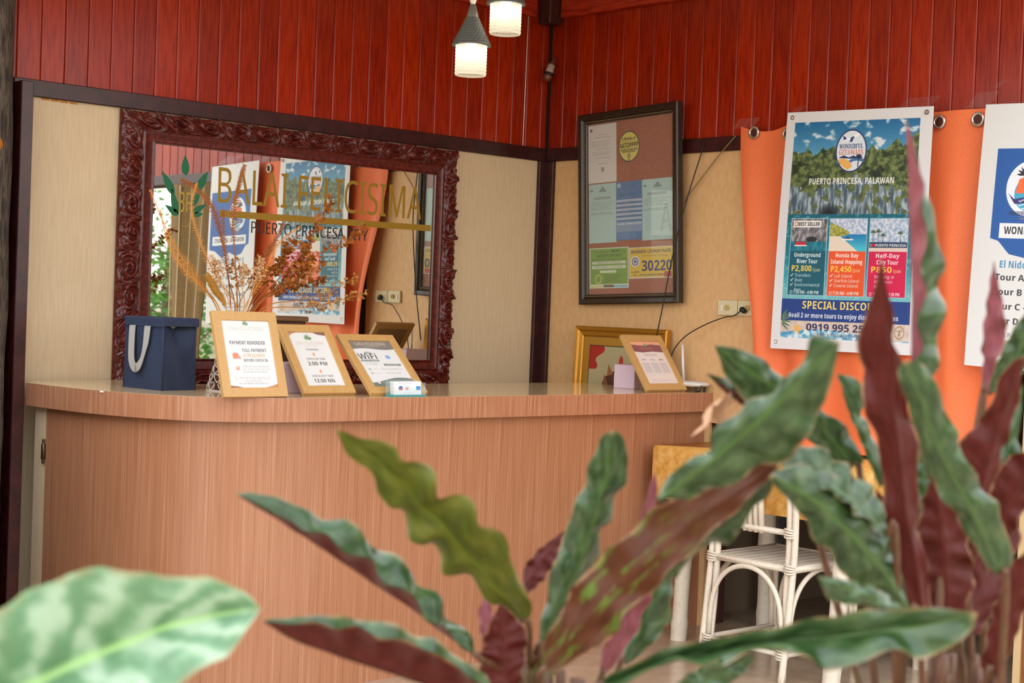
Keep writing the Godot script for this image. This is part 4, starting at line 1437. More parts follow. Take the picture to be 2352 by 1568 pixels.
# ------------------------------------------------------------------ pendant lamps
func lamps() -> void:
	var dark := mat("lamp_dark", rgb8(66, 66, 60), 0.55)
	var spots := [Vector3(-2.062, 2.247, 1.742), Vector3(-1.977, 2.394, 1.818)]
	for k in 2:
		var t := thing("pendant_lamp", ["lit pendant lamp with dark knobbed cone and ribbed glass, hanging lower", "lit pendant lamp with ribbed glass, cut off by the top edge"][k], "lamp", spots[k], "pendant lamps")
		# woven cone with rows of knobs
		var st := begin(true)
		var rows := 64
		var seg := 96
		var P := func(i: int, j: int) -> Vector3:
			var v := float(i) / rows
			var y := 0.10 + 0.098 * v
			var r := lerpf(0.068, 0.021, pow(v, 0.9))
			if v < 0.1: r += 0.003 * sin(v / 0.1 * PI)
			else:
				var row := floorf((v - 0.1) * 10.0)
				r += 0.005 * pow(absf(sin((v - 0.1) * 10.0 * PI)), 0.6) * pow(absf(cos(TAU * j / seg * 12.0 + row * PI / 2)), 0.6) * (1.0 - 0.6 * v)
			var a := TAU * j / seg
			return Vector3(cos(a) * r, y, sin(a) * r)
		for i in rows:
			for j in seg:
				quad(st, P.call(i, j + 1), P.call(i, j), P.call(i + 1, j), P.call(i + 1, j + 1))
		lathe(st, [Vector2(0.053, 0.100), Vector2(0.068, 0.100)], 48)
		part(t, "cone", st, dark, "dark knobbed cone")
		st = begin(true)
		lathe(st, [Vector2(0.022, 0.197), Vector2(0.019, 0.21), Vector2(0.010, 0.243), Vector2(0.0, 0.244)], 24)
		part(t, "cap", st, mat("lamp_cap", rgb8(96, 94, 86), 0.35, 0.3))
		st = begin(true)
		lathe(st, [Vector2(0.007, 0.243), Vector2(0.014, 0.262), Vector2(0.013, 0.275), Vector2(0.003, 0.28), Vector2(0.0028, CEIL - spots[k].y)], 16)
		part(t, "cord", st, mat("lamp_cord", rgb8(208, 202, 188), 0.5), "pale plug and cord")
		# glass with rows of beads
		st = begin(true)
		rows = 66
		seg = 128
		var Q := func(i: int, j: int, inner: float) -> Vector3:
			var v := float(i) / rows
			var y := 0.104 * v
			var r := 0.0525 - inner
			if inner == 0.0: r += 0.0026 * pow(absf(sin(v * 9.0 * PI)), 0.7) * pow(absf(cos(TAU * j / seg * 16.0 + floorf(v * 9.0) * PI / 2)), 0.7)
			var a := TAU * j / seg
			return Vector3(cos(a) * r, y, sin(a) * r)
		for i in rows:
			for j in seg:
				quad(st, Q.call(i, j + 1, 0.0), Q.call(i, j, 0.0), Q.call(i + 1, j, 0.0), Q.call(i + 1, j + 1, 0.0))
		lathe(st, [Vector2(0.0525, 0.0), Vector2(0.053, -0.002), Vector2(0.050, -0.002), Vector2(0.050, 0.0)], 64)
		var sh := mat("lamp_glass", Color(0.90, 0.91, 0.84, 0.4), 0.3)
		sh.transparency = BaseMaterial3D.TRANSPARENCY_ALPHA
		sh.backlight_enabled = true
		sh.backlight = Color(0.9, 0.9, 0.84)
		part(t, "lamp_shade", st, sh, "clear ribbed glass")
		st = begin(true)
		lathe(st, [Vector2(0.0, 0.050), Vector2(0.018, 0.053), Vector2(0.029, 0.066), Vector2(0.030, 0.08), Vector2(0.022, 0.10), Vector2(0.013, 0.12), Vector2(0.0, 0.121)], 24)
		var bm := mat("lamp_bulb", rgb8(255, 255, 248), 0.5)
		bm.emission_enabled = true
		bm.emission = Color(1.0, 0.98, 0.93)
		bm.emission_energy_multiplier = 2.2
		part(t, "bulb", st, bm, "glowing bulb")
		var l := OmniLight3D.new()
		l.name = "bulb_light"
		l.light_color = Color(1.0, 0.95, 0.86)
		l.light_energy = 0.012
		l.light_size = 0.03
		l.omni_range = 9.0
		l.omni_attenuation = 2.0
		l.shadow_enabled = true
		l.position = Vector3(0, 0.08, 0)
		t.add_child(l)

# ------------------------------------------------------------------ things on the counter
func header(i: Image, w: int, y: float, c: Color, line_c: Color) -> void:
	text(i, "CASA FELICISIMA", w * 0.5, y, 40, c, "serif", w * 0.74)
	rect(i, w * 0.14, y + 8, w * 0.72, 1, line_c)
	text(i, "PUERTO PRINCESA CITY", w * 0.5, y + 24, 13, line_c, "sans", w * 0.34)

func sprig(i: Image, x: float, y: float, s: float) -> void:
	var g := [rgb8(120, 150, 110), rgb8(92, 128, 88), rgb8(148, 170, 136)]
	var k := 0
	for a in [-PI / 2, -PI / 2 - 0.5, -PI / 2 + 0.5, -PI + 0.55, -0.55, -PI + 0.2, -0.2]:
		blade(i, x, y, a, s * (1.0 - 0.06 * k), s * 0.13, g[k % 3])
		k += 1

func sign_payment() -> Image:
	var w := 404
	var h := 504
	var i := canvas(w, h, rgb8(222, 221, 217))
	var grey := rgb8(92, 90, 90)
	var gold := rgb8(196, 160, 118)
	sprig(i, w * 0.5, 34, 40)
	header(i, w, 74, rgb8(190, 180, 166), rgb8(200, 192, 180))
	oval(i, w * 0.5, 124, 22, 22, rgb8(214, 206, 196), 0.93)
	rect(i, w * 0.43, 116, w * 0.14, 2, rgb8(200, 194, 186))
	rect(i, w * 0.45, 124, w * 0.1, 2, rgb8(200, 194, 186))
	rect(i, w * 0.18, 124, w * 0.2, 1, rgb8(214, 208, 200))
	rect(i, w * 0.62, 124, w * 0.2, 1, rgb8(214, 208, 200))
	text(i, "PAYMENT REMINDER", w * 0.49, 180, 38, grey, "sansbold", w * 0.74)
	rect(i, w * 0.12, 194, w * 0.78, 1, rgb8(206, 200, 194))
	oval(i, w * 0.22, 262, 44, 46, rgb8(222, 214, 190), 0.95)
	rect(i, w * 0.15, 246, 50, 40, rgb8(222, 130, 100))
	oval(i, w * 0.21, 246, 14, 10, rgb8(222, 130, 100), 0.7)
	oval(i, w * 0.285, 278, 12, 12, rgb8(222, 221, 217))
	oval(i, w * 0.285, 278, 10, 10, rgb8(222, 130, 100))
	text(i, "FULL PAYMENT", w * 0.36, 236, 36, grey, "sansbold", w * 0.5, 0.0)
	text(i, "IS REQUIRED", w * 0.36, 274, 36, gold, "sansbold", w * 0.46, 0.0)
	text(i, "BEFORE CHECK-IN.", w * 0.36, 308, 28, grey, "sansbold", w * 0.52, 0.0)
	rect(i, w * 0.12, 324, w * 0.78, 1, rgb8(206, 200, 194))
	oval(i, w * 0.22, 356, 24, 26, rgb8(222, 214, 190), 0.94)
	rect(i, w * 0.18, 352, 30, 18, rgb8(226, 150, 126))
	oval(i, w * 0.20, 346, 6, 6, rgb8(226, 150, 126))
	oval(i, w * 0.245, 346, 6, 6, rgb8(226, 150, 126))
	text(i, "Kindly settle your total payment", w * 0.32, 350, 19, rgb8(150, 148, 146), "sans", w * 0.55, 0.0)
	text(i, "upon arrival. Check-in will not be", w * 0.32, 370, 19, rgb8(150, 148, 146), "sans", w * 0.57, 0.0)
	text(i, "allowed without full payment.", w * 0.32, 390, 19, rgb8(150, 148, 146), "sans", w * 0.52, 0.0)
	rect(i, w * 0.24, 406, w * 0.5, 1, rgb8(206, 200, 194))
	text(i, "Thank you for your cooperation", w * 0.5, 436, 20, rgb8(140, 138, 136), "serif", w * 0.56)
	text(i, "and understanding", w * 0.5, 456, 20, rgb8(140, 138, 136), "serif", w * 0.34)
	text(i, "WE LOOK FORWARD TO WELCOMING YOU", w * 0.5, 474, 14, rgb8(150, 148, 146), "sansbold", w * 0.6)
	for k in 4:
		blade(i, w * 0.13 + k * 5, 424 + k * 8, -0.4 - k * 0.3, 14, 3, rgb8(190, 180, 160))
		blade(i, w * 0.85 - k * 5, 424 + k * 8, -PI + 0.4 + k * 0.3, 14, 3, rgb8(190, 180, 160))
	fill_poly(i, PackedVector2Array([Vector2(0, 484), Vector2(60, 488), Vector2(130, 503), Vector2(0, 503)]), rgb8(150, 106, 80))
	fill_poly(i, PackedVector2Array([Vector2(403, 470), Vector2(360, 486), Vector2(280, 503), Vector2(403, 503)]), rgb8(190, 130, 90))
	return i

func sign_times() -> Image:
	var w := 404
	var h := 560
	var i := canvas(w, h, rgb8(222, 221, 217))
	var grey := rgb8(96, 92, 90)
	fill_poly(i, PackedVector2Array([Vector2(0, 0), Vector2(110, 0), Vector2(50, 16), Vector2(0, 46)]), rgb8(186, 140, 116))
	fill_poly(i, PackedVector2Array([Vector2(403, 0), Vector2(270, 0), Vector2(320, 22), Vector2(403, 34)]), rgb8(134, 100, 92))
	sprig(i, w * 0.5, 76, 66)
	header(i, w, 126, rgb8(206, 170, 148), rgb8(196, 170, 156))
	text(i, "STANDARD", w * 0.5, 190, 26, rgb8(120, 116, 112), "sansbold", w * 0.34)
	rect(i, w * 0.15, 182, w * 0.15, 1, rgb8(206, 200, 190))
	rect(i, w * 0.7, 182, w * 0.15, 1, rgb8(206, 200, 190))
	for k in 2:
		var y := 208.0 + k * 176.0
		for e in [[w * 0.1, y, w * 0.8, 1], [w * 0.1, y + 160, w * 0.8, 1], [w * 0.1, y, 1, 160], [w * 0.9, y, 1, 160]]: rect(i, e[0], e[1], e[2], e[3], rgb8(212, 208, 202))
		rect(i, w * 0.475, y + 4, 16, 36, rgb8(226, 146, 100))
		rect(i, w * 0.45, y + 16, 8, 18, rgb8(238, 190, 160))
		text(i, ["CHECK-IN TIME", "CHECK-OUT TIME"][k], w * 0.5, y + 80, 30, rgb8(124, 118, 114), "sansbold", w * (0.5 if k == 0 else 0.56))
		text(i, ["2:00 PM", "12:00 NN"][k], w * 0.5, y + 136, 52, rgb8(88, 84, 82), "sansbold", w * (0.52 if k == 0 else 0.56))
	text(i, "EARLY CHECK-IN OR LATE CHECK-OUT", w * 0.55, 552, 14, rgb8(170, 166, 162), "sansbold", w * 0.6)
	return i

func sign_wifi() -> Image:
	var w := 404
	var h := 520
	var i := canvas(w, h, rgb8(222, 221, 218))
	var brown := rgb8(128, 120, 112)
	var pts := PackedVector2Array([Vector2(0, 0), Vector2(404, 0), Vector2(404, 84)])
	for k in 21: pts.append(Vector2(404 - k * 20.2, 92 + 8 * sin(k * 0.33)))
	fill_poly(i, pts, brown)
	header(i, w, 46, rgb8(232, 206, 176), rgb8(224, 212, 198))
	for k in 3: oval(i, 128, 150, 14 + k * 12, 10 + k * 9, rgb8(130, 128, 120), 0.78)
	rect(i, 70, 146, 120, 50, rgb8(222, 221, 218))
	text(i, "WiFi", 112, 204, 84, rgb8(96, 98, 92), "sansbold", 178)
	rect(i, 26, 212, 170, 20, rgb8(120, 128, 122))
	text(i, "FREE - FAST - RELIABLE", 111, 227, 13, rgb8(220, 222, 216), "sansbold", 150)
	text(i, "Scan this code to", 108, 252, 17, rgb8(150, 150, 148), "sans", 120)
	text(i, "connect instantly", 108, 270, 17, rgb8(150, 150, 148), "sans", 110)
	for e in [[222, 116, 150, 1], [222, 250, 150, 1], [222, 116, 1, 134], [372, 116, 1, 134]]: rect(i, e[0], e[1], e[2], e[3], rgb8(206, 206, 206))
	oval(i, 297, 182, 24, 22, rgb8(140, 172, 214))
	rect(i, 218, 258, 160, 22, rgb8(120, 128, 122))
	text(i, "SCAN TO CONNECT", 298, 274, 14, rgb8(222, 222, 216), "sansbold", 120)
	for k in 2:
		oval(i, 60, 318 + k * 44, 12, 11, rgb8(130, 132, 130), 0.6)
		text(i, ["username", "password"][k], 116, 324 + k * 44, 17, rgb8(180, 178, 176), "sans", 62)
		text(i, ["Nokia of Hotel 020(5G) 2.4", "Casa Felicisima2015"][k], 266, 324 + k * 44, 22, rgb8(152, 150, 148), "sans", 190 if k == 0 else 150)
	pts = PackedVector2Array([Vector2(0, 519), Vector2(404, 519), Vector2(404, 410)])
	for k in 21: pts.append(Vector2(404 - k * 20.2, 424 - 14 * sin(k * 0.25) + k * k * 0.08))
	fill_poly(i, pts, rgb8(118, 124, 116))
	rect(i, 62, 458, 24, 18, rgb8(226, 226, 220))
	text(i, "THANK YOU", 140, 470, 14, rgb8(214, 214, 208), "sans", 70)
	return i

func sign_pay() -> Image:
	var w := 404
	var h := 470
	var i := canvas(w, h, rgb8(230, 214, 206))
	fill_poly(i, PackedVector2Array([Vector2(0, 0), Vector2(403, 0), Vector2(403, 40), Vector2(280, 30), Vector2(150, 46), Vector2(0, 34)]), rgb8(232, 170, 134))
	fill_poly(i, PackedVector2Array([Vector2(0, 34), Vector2(150, 46), Vector2(280, 30), Vector2(403, 40), Vector2(403, 118), Vector2(260, 110), Vector2(120, 122), Vector2(0, 110)]), rgb8(142, 84, 88))
	sprig(i, w * 0.5, 52, 40)
	text(i, "CASA FELICISIMA", w * 0.5, 84, 24, rgb8(214, 150, 120), "serif", w * 0.4)
	text(i, "Mode of Payment", w * 0.52, 156, 28, rgb8(140, 128, 128), "sans", w * 0.4)
	for k in 3:
		var x := 40 + k * 118.0
		text(i, ["CASH", "G Pay", "BDO"][k], x + 48, 208, 22, [rgb8(120, 120, 140), rgb8(120, 150, 180), rgb8(100, 70, 70)][k], "sansbold", 56)
		for e in [[x, 232, 100, 1], [x, 346, 100, 1], [x, 232, 1, 114], [x + 100, 232, 1, 114]]: rect(i, e[0], e[1], e[2], e[3], rgb8(176, 162, 158))
		rect(i, x + 4, 236, 93, 107, rgb8(206, 196, 192))
	scribble(i, 40, 360, 360, 376, 2, rgb8(206, 184, 176), 50)
	scribble(i, 60, 410, 350, 440, 3, rgb8(190, 164, 154), 51)
	rect(i, 0, 458, 404, 12, rgb8(214, 160, 136))
	return i

func framed_sign(label: String, bl: Vector3, w: float, h: float, lean: float, yaw: float, img: Image) -> void:
	var t := thing("sign_frame", label, "sign", Vector3.ZERO, "framed signs on the counter")
	var u := Vector3(cos(yaw), 0, -sin(yaw))
	var n := Vector3(sin(yaw), 0, cos(yaw))
	at_frame(t, bl, u, Vector3(0, cos(lean), 0) - n * sin(lean))
	var oak := grain("oak_frame", [rgb8(188, 144, 84), rgb8(196, 152, 92), rgb8(201, 158, 100)], Vector3(4, 22, 4), 0.45, 0.0, 131, 0.02)
	frame_rails(t, w, h, [Vector2(0, -0.018), Vector2(0, -0.001), Vector2(0.001, 0.0), Vector2(0.033, 0.0), Vector2(0.034, -0.001), Vector2(0.034, -0.006), Vector2(0.034, -0.018)], oak, "frame_rail")
	paper(t, "printed_page", 0.033, 0.033, w - 0.066, h - 0.066, -0.006, img, "", 0.55)
	var st := begin()
	box(st, Vector3(w / 2, h / 2, -0.013), Vector3(w - 0.06, h - 0.06, 0.008), 0.0)
	part(t, "backboard", st, mat("frame_back", rgb8(150, 118, 84), 0.8))
	# prop leg that reaches down to the counter
	st = begin()
	var top := Vector3(w / 2, h * 0.62, -0.018)
	var down: Vector3 = t.transform.basis.inverse() * Vector3(0, -1, -0.25).normalized()
	var drop := (t.transform * top).y - TOP
	var foot := top + down * drop / absf((t.transform.basis * down).y)
	tube(st, PackedVector3Array([top, foot]), 0.012, 0.012, 4)
	part(t, "prop", st, mat("frame_back", rgb8(150, 118, 84), 0.8))

func counter_things() -> void:
	framed_sign("wooden frame with payment reminder, the upright leftmost sign", Vector3(-2.626, TOP + 0.0065, 1.141), 0.27, 0.319, 0.333, -0.010, sign_payment())
	framed_sign("wooden frame with check-in and check-out times, middle of three signs", Vector3(-2.230, TOP + 0.0115, 1.065), 0.243, 0.316, 0.652, 0.009, sign_times())
	framed_sign("wooden frame with the wireless network sign, lying back most", Vector3(-1.953, TOP + 0.0140, 1.115), 0.274, 0.327, 0.849, -0.027, sign_wifi())
	framed_sign("wooden frame with pink payment sheet, alone at the counter's right end", Vector3(-0.382, TOP + 0.0115, 1.112), 0.27, 0.301, 0.632, -0.005, sign_pay())
	# lilac boxes behind the signs
	var lilac := grain("lilac_paper", [rgb8(220, 190, 206), rgb8(230, 206, 218)], Vector3(3, 60, 3), 0.7, 0.0, 132)
	var st := begin()
	box(st, Vector3(-2.218, TOP + 0.058, 0.86), Vector3(0.17, 0.116, 0.10), 0.003)
	solo("lilac_box", st, lilac, "lilac paper box behind the payment reminder and check-in signs", "box")
	st = begin()
	box(st, Vector3(-0.19, TOP + 0.056, 0.83), Vector3(0.14, 0.112, 0.11), 0.003, Basis(Vector3.UP, 0.25))
	solo("lilac_box", st, lilac, "lilac paper box behind the sign at the counter's right end", "box")
	# box added in place of a mirrored frame back, behind the middle sign
	var hold := thing("reflection_box", "brown box added behind the middle sign for a frame back mirrored in the glass", "box", Vector3(-2.045, TOP, 0.66))
	st = begin()
	box(st, Vector3(0, 0.135, 0), Vector3(0.15, 0.27, 0.07), 0.003)
	part(hold, "body", st, mat("reflection_box_dark", rgb8(84, 50, 24), 0.6))
	st = begin()
	box(st, Vector3(0, 0.2805, 0.004), Vector3(0.158, 0.021, 0.09), 0.004)
	part(hold, "lid", st, mat("reflection_box_lid", rgb8(112, 76, 42), 0.5))
	bag()
	cards()
	router()
	painting()

func bag() -> void:
	var t := thing("cooler_bag", "navy blue cloth cooler bag with grey handle at the counter's left", "bag")
	var navy := grain("navy_cloth", [rgb8(30, 39, 60), rgb8(38, 49, 74), rgb8(44, 56, 82)], Vector3(14, 14, 14), 0.75, 0.0, 133, 0.03, 0.5)
	var A := Vector3(-2.640, TOP, 0.465)
	var B := Vector3(-2.619, TOP, 0.702)
	var C := Vector3(-2.463, TOP, 0.672)
	var D := A + C - B
	var H := 0.262
	var cs := [A, B, C, D]
	var mid := (A + C) / 2
	for f in 4:
		var a: Vector3 = cs[f]
		var b: Vector3 = cs[(f + 1) % 4]
		var out := ((a + b) / 2 - mid).normalized()
		var st := begin(true)
		var n := 18
		for side in 2:
			var P := func(i: int, j: int) -> Vector3:
				var u := float(i) / n
				var v := float(j) / n
				var top := H
				if f == 1 or f == 3: top = H - 0.036 * (1.0 - absf(2.0 * u - 1.0))
				var p := a.lerp(b, u) + Vector3(0, v * top, 0)
				var sh := 0.006 * sin(PI * u) * sin(PI * v) + 0.0025 * sin(u * 9.0 + v * 5.0 + f) * sin(PI * u)
				if f == 1: sh -= 0.03 * sin(PI * u) * smoothstep(0.55, 1.0, v)
				p += (p - mid).normalized() * 0.006 * pow(1.0 - v, 3.0) * Vector3(1, 0, 1)
				return p + out * (sh - 0.003 * side)
			for i in n:
				for j in n:
					quad(st, P.call(i, j), P.call(i + 1, j), P.call(i + 1, j + 1), P.call(i, j + 1))
		part(t, "side_panel", st, navy)
		# piping up the corner
		st = begin(true)
		tube(st, PackedVector3Array([a + (a - mid) * 0.03, a + Vector3(0, H * 0.5, 0), a + Vector3(0, H, 0)]), 0.0035, 0.0035, 6)
		part(t, "piping", st, navy)
	var st := begin()
	box(st, mid + Vector3(0, 0.003, 0), Vector3(0.15, 0.006, 0.22), 0.0, Basis(Vector3.UP, 0.12))
	part(t, "base", st, navy)
	st = begin()
	var bb := Basis((B - A).normalized().cross(Vector3.UP) * -1.0, Vector3.UP, (B - A).normalized())
	box(st, mid + Vector3(0, H + 0.004, 0), Vector3(0.168, 0.012, 0.248), 0.004, bb)
	box(st, (A + B) / 2 + Vector3(-0.004, H - 0.010, 0), Vector3(0.006, 0.034, 0.246), 0.002, bb)
	box(st, (B + C) / 2 + Vector3(0.001, H - 0.008, 0.006), Vector3(0.166, 0.030, 0.006), 0.002, bb)
	part(t, "lid", st, navy)
	# silver lining seen in the gap under the lid
	st = begin()
	box(st, mid + Vector3(0, H * 0.5, 0), Vector3(0.142, H * 0.94, 0.15), 0.004, bb)
	part(t, "lining", st, mat("silver_foil", rgb8(176, 176, 170), 0.3, 0.7), "silver lining")
	# flat webbing handle on the left side
	st = begin(true)
	var outv := ((A + B) / 2 - mid).normalized()
	var dir := (B - A).normalized()
	var prev0 := Vector3.ZERO
	var prev1 := Vector3.ZERO
	var loop := spline([A + dir * 0.058 + Vector3(0, 0.238, 0), A + dir * 0.062 + Vector3(0, 0.17, 0), A + dir * 0.072 + Vector3(0, 0.105, 0), A + dir * 0.100 + Vector3(0, 0.078, 0), A + dir * 0.132 + Vector3(0, 0.105, 0), A + dir * 0.152 + Vector3(0, 0.17, 0), A + dir * 0.155 + Vector3(0, 0.238, 0)], 8)
	for k in loop.size():
		var tan := (loop[mini(k + 1, loop.size() - 1)] - loop[maxi(k - 1, 0)]).normalized()
		var side := tan.cross(outv).normalized()
		var s := float(k) / (loop.size() - 1)
		var c := loop[k] + outv * (0.012 + 0.012 * sin(PI * s))
		var wd := 0.0165 * (1.0 - 0.45 * exp(-pow((s - 0.72) / 0.12, 2.0)))
		var p0 := c - side * wd
		var p1 := c + side * wd
		if k > 0:
			quad(st, prev0, prev1, p1, p0)
			quad(st, prev0 + outv * 0.002, prev1 + outv * 0.002, p1 + outv * 0.002, p0 + outv * 0.002)
		prev0 = p0
		prev1 = p1
	part(t, "handle", st, grain("webbing", [rgb8(150, 146, 138), rgb8(176, 172, 162)], Vector3(60, 60, 60), 0.8, 0.0, 134), "grey webbing handle")

func cards() -> void:
	var t := thing("card_holder", "small clear acrylic holder with white business cards at the counter's edge", "card holder", Vector3(-1.893, TOP, 1.130), "")
	var acr := glass("acrylic", rgb8(190, 226, 226), 0.1, 0.05)
	var st := begin()
	box(st, Vector3(0.078, 0.004, 0.018), Vector3(0.156, 0.008, 0.055), 0.001)
	part(t, "base", st, mat("acrylic_teal", rgb8(70, 150, 150), 0.15))
	st = begin()
	box(st, Vector3(0.078, 0.02, 0.0445), Vector3(0.156, 0.032, 0.002), 0.0005)
	part(t, "front_wall", st, acr)
	st = begin()
	box(st, Vector3(0.002, 0.03, 0.018), Vector3(0.003, 0.05, 0.052), 0.0005)
	box(st, Vector3(0.154, 0.03, 0.018), Vector3(0.003, 0.05, 0.052), 0.0005)
	part(t, "side_wall", st, acr)
	st = begin()
	box(st, Vector3(0.078, 0.034, -0.007), Vector3(0.156, 0.06, 0.003), 0.0005)
	part(t, "back_wall", st, acr)
	var i := canvas(280, 150, rgb8(236, 236, 238))
	text(i, "Cashiers Note Receipt", 120, 24, 22, rgb8(150, 150, 150), "serif", 150)
	oval(i, 70, 74, 22, 24, rgb8(50, 90, 160))
	rect(i, 50, 74, 42, 22, rgb8(190, 50, 60))
	oval(i, 134, 76, 24, 24, rgb8(206, 130, 130), 0.8)
	oval(i, 134, 78, 12, 14, rgb8(196, 110, 120))
	rect(i, 228, 54, 46, 44, rgb8(20, 130, 196))
	scribble(i, 100, 116, 240, 140, 3, rgb8(160, 190, 220), 60)
	for k in 3:
		st = begin()
		box(st, Vector3(0.078, 0.033, 0.010 + k * 0.008), Vector3(0.136, 0.050, 0.006), 0.0008, Basis(Vector3.RIGHT, -0.12))
		var c := put(self, numbered("business_cards"), done(st), mat("card_white", rgb8(232, 230, 226), 0.6))
		c.position = t.position
		tag(c, ["back bundle of white business cards in the acrylic holder", "middle bundle of white business cards in the acrylic holder", "front bundle of business cards with printed logos in the acrylic holder"][k], "cards", "business cards in the holder")
		if k == 2:
			st = begin()
			sheet(st, Vector3(0.010, 0.0082, 0.0322), Vector3(0.146, 0.0082, 0.0322), Vector3(0.146, 0.0576, 0.0264), Vector3(0.010, 0.0576, 0.0264))
			part(c, "card_face", st, printed(i, 0.5))

func router() -> void:
	var t := thing("router", "white wireless router with one antenna at the wall end of the counter", "router", Vector3(-0.064, TOP, 1.06))
	var white := mat("router_white", rgb8(222, 218, 212), 0.35)
	var st := begin(true)
	var prof := [Vector2(0.0, 0.0), Vector2(0.7, 0.0), Vector2(0.93, 0.2), Vector2(1.0, 0.5), Vector2(0.95, 0.72), Vector2(0.75, 0.9), Vector2(0.0, 1.0)]
	var n := 40
	for k in prof.size() - 1:
		for j in n:
			var P := func(p: Vector2, jj: int) -> Vector3:
				var a := TAU * jj / n
				var c := Vector2(signf(cos(a)) * pow(absf(cos(a)), 0.45), signf(sin(a)) * pow(absf(sin(a)), 0.45))
				return Vector3(c.x * 0.055 * p.x, 0.024 + 0.026 * p.y, 0.02 + c.y * 0.10 * p.x)
			quad(st, P.call(prof[k], j + 1), P.call(prof[k], j), P.call(prof[k + 1], j), P.call(prof[k + 1], j + 1))
	part(t, "case", st, white)
	for q in [[-0.03, -0.05], [0.03, -0.05], [-0.03, 0.09], [0.03, 0.09]]:
		st = begin(true)
		lathe(st, [Vector2(0.006, 0.0), Vector2(0.007, 0.026)], 10, Vector3(q[0], 0, q[1]))
		part(t, "foot", st, mat("router_foot", rgb8(40, 40, 40), 0.6))
	st = begin(true)
	tube(st, PackedVector3Array([Vector3(0.02, 0.044, -0.03), Vector3(0.016, 0.12, -0.035), Vector3(0.012, 0.215, -0.04)]), 0.0075, 0.006, 10)
	part(t, "antenna", st, white, "white antenna")
	st = begin()
	for k in 2: box(st, Vector3(-0.0545, 0.036, -0.03 + k * 0.018), Vector3(0.002, 0.007, 0.012), 0.0005)
	part(t, "button", st, mat("router_grey", rgb8(120, 118, 116), 0.5))
	st = begin(true)
	tube(st, spline([Vector3(-0.02, 0.032, 0.115), Vector3(-0.05, 0.01, 0.13), Vector3(-0.04, 0.004, 0.10), Vector3(0.0, 0.004, 0.09)], 5), 0.0025, 0.0025, 6)
	part(t, "cable", st, mat("cable_black", rgb8(18, 18, 18), 0.5))

func painting() -> void:
	var t := thing("gold_framed_painting", "gilt framed painting of a brown pitcher half hidden behind the counter", "painting")
	at_frame(t, Vector3(-0.055, 0.90, 0.304), Vector3(0, 0, 1), Vector3(0.04, 1, 0))
	var gilt := grain("gilt", [rgb8(150, 96, 18), rgb8(190, 130, 36), rgb8(206, 150, 56)], Vector3(20, 20, 20), 0.3, 0.0, 141)
	gilt.metallic = 0.55
	frame_rails(t, 0.612, 0.472, [Vector2(0, -0.02), Vector2(0, 0.006), Vector2(0.006, 0.012), Vector2(0.018, 0.008), Vector2(0.026, 0.0), Vector2(0.04, -0.004), Vector2(0.044, -0.001), Vector2(0.05, -0.006), Vector2(0.05, -0.02)], gilt, "frame_rail")
	var st := begin()
	box(st, Vector3(0.306, 0.236, -0.014), Vector3(0.52, 0.38, 0.008), 0.0)
	part(t, "mount", st, mat("gold_mount", rgb8(176, 128, 40), 0.5, 0.2), "golden mount")
	st = begin()
	box(st, Vector3(0.306, 0.236, -0.0095), Vector3(0.424, 0.288, 0.002), 0.0)
	part(t, "inner_edge", st, mat("painting_edge", rgb8(30, 28, 24), 0.5))
	var i := canvas(400, 270, rgb8(176, 164, 122))
	for y in 270:
		for x in 400:
			if x < 90 - y * 0.55 + 16 * sin(y * 0.08) and y < 110: i.set_pixel(x, y, rgb8(168, 36, 22))
	for q in [[150, 190, 60, 62], [200, 170, 70, 66], [260, 190, 60, 64]]: oval(i, q[0], q[1], q[2], q[3], rgb8(84, 44, 26))
	for q in [[190, 150, 26, 40], [248, 176, 22, 42]]: oval(i, q[0], q[1], q[2], q[3], rgb8(150, 104, 70))
	oval(i, 206, 72, 14, 32, rgb8(176, 50, 34))
	line(i, 206, 96, 206, 140, 5, rgb8(140, 60, 40))
	fill_poly(i, PackedVector2Array([Vector2(92, 200), Vector2(104, 130), Vector2(130, 180)]), rgb8(130, 84, 44))
	fill_poly(i, PackedVector2Array([Vector2(120, 140), Vector2(128, 80), Vector2(160, 130)]), rgb8(150, 96, 50))
	fill_poly(i, PackedVector2Array([Vector2(280, 130), Vector2(310, 90), Vector2(316, 150)]), rgb8(160, 60, 40))
	paper(t, "picture", 0.098, 0.096, 0.416, 0.28, -0.008, i, "", 0.4)

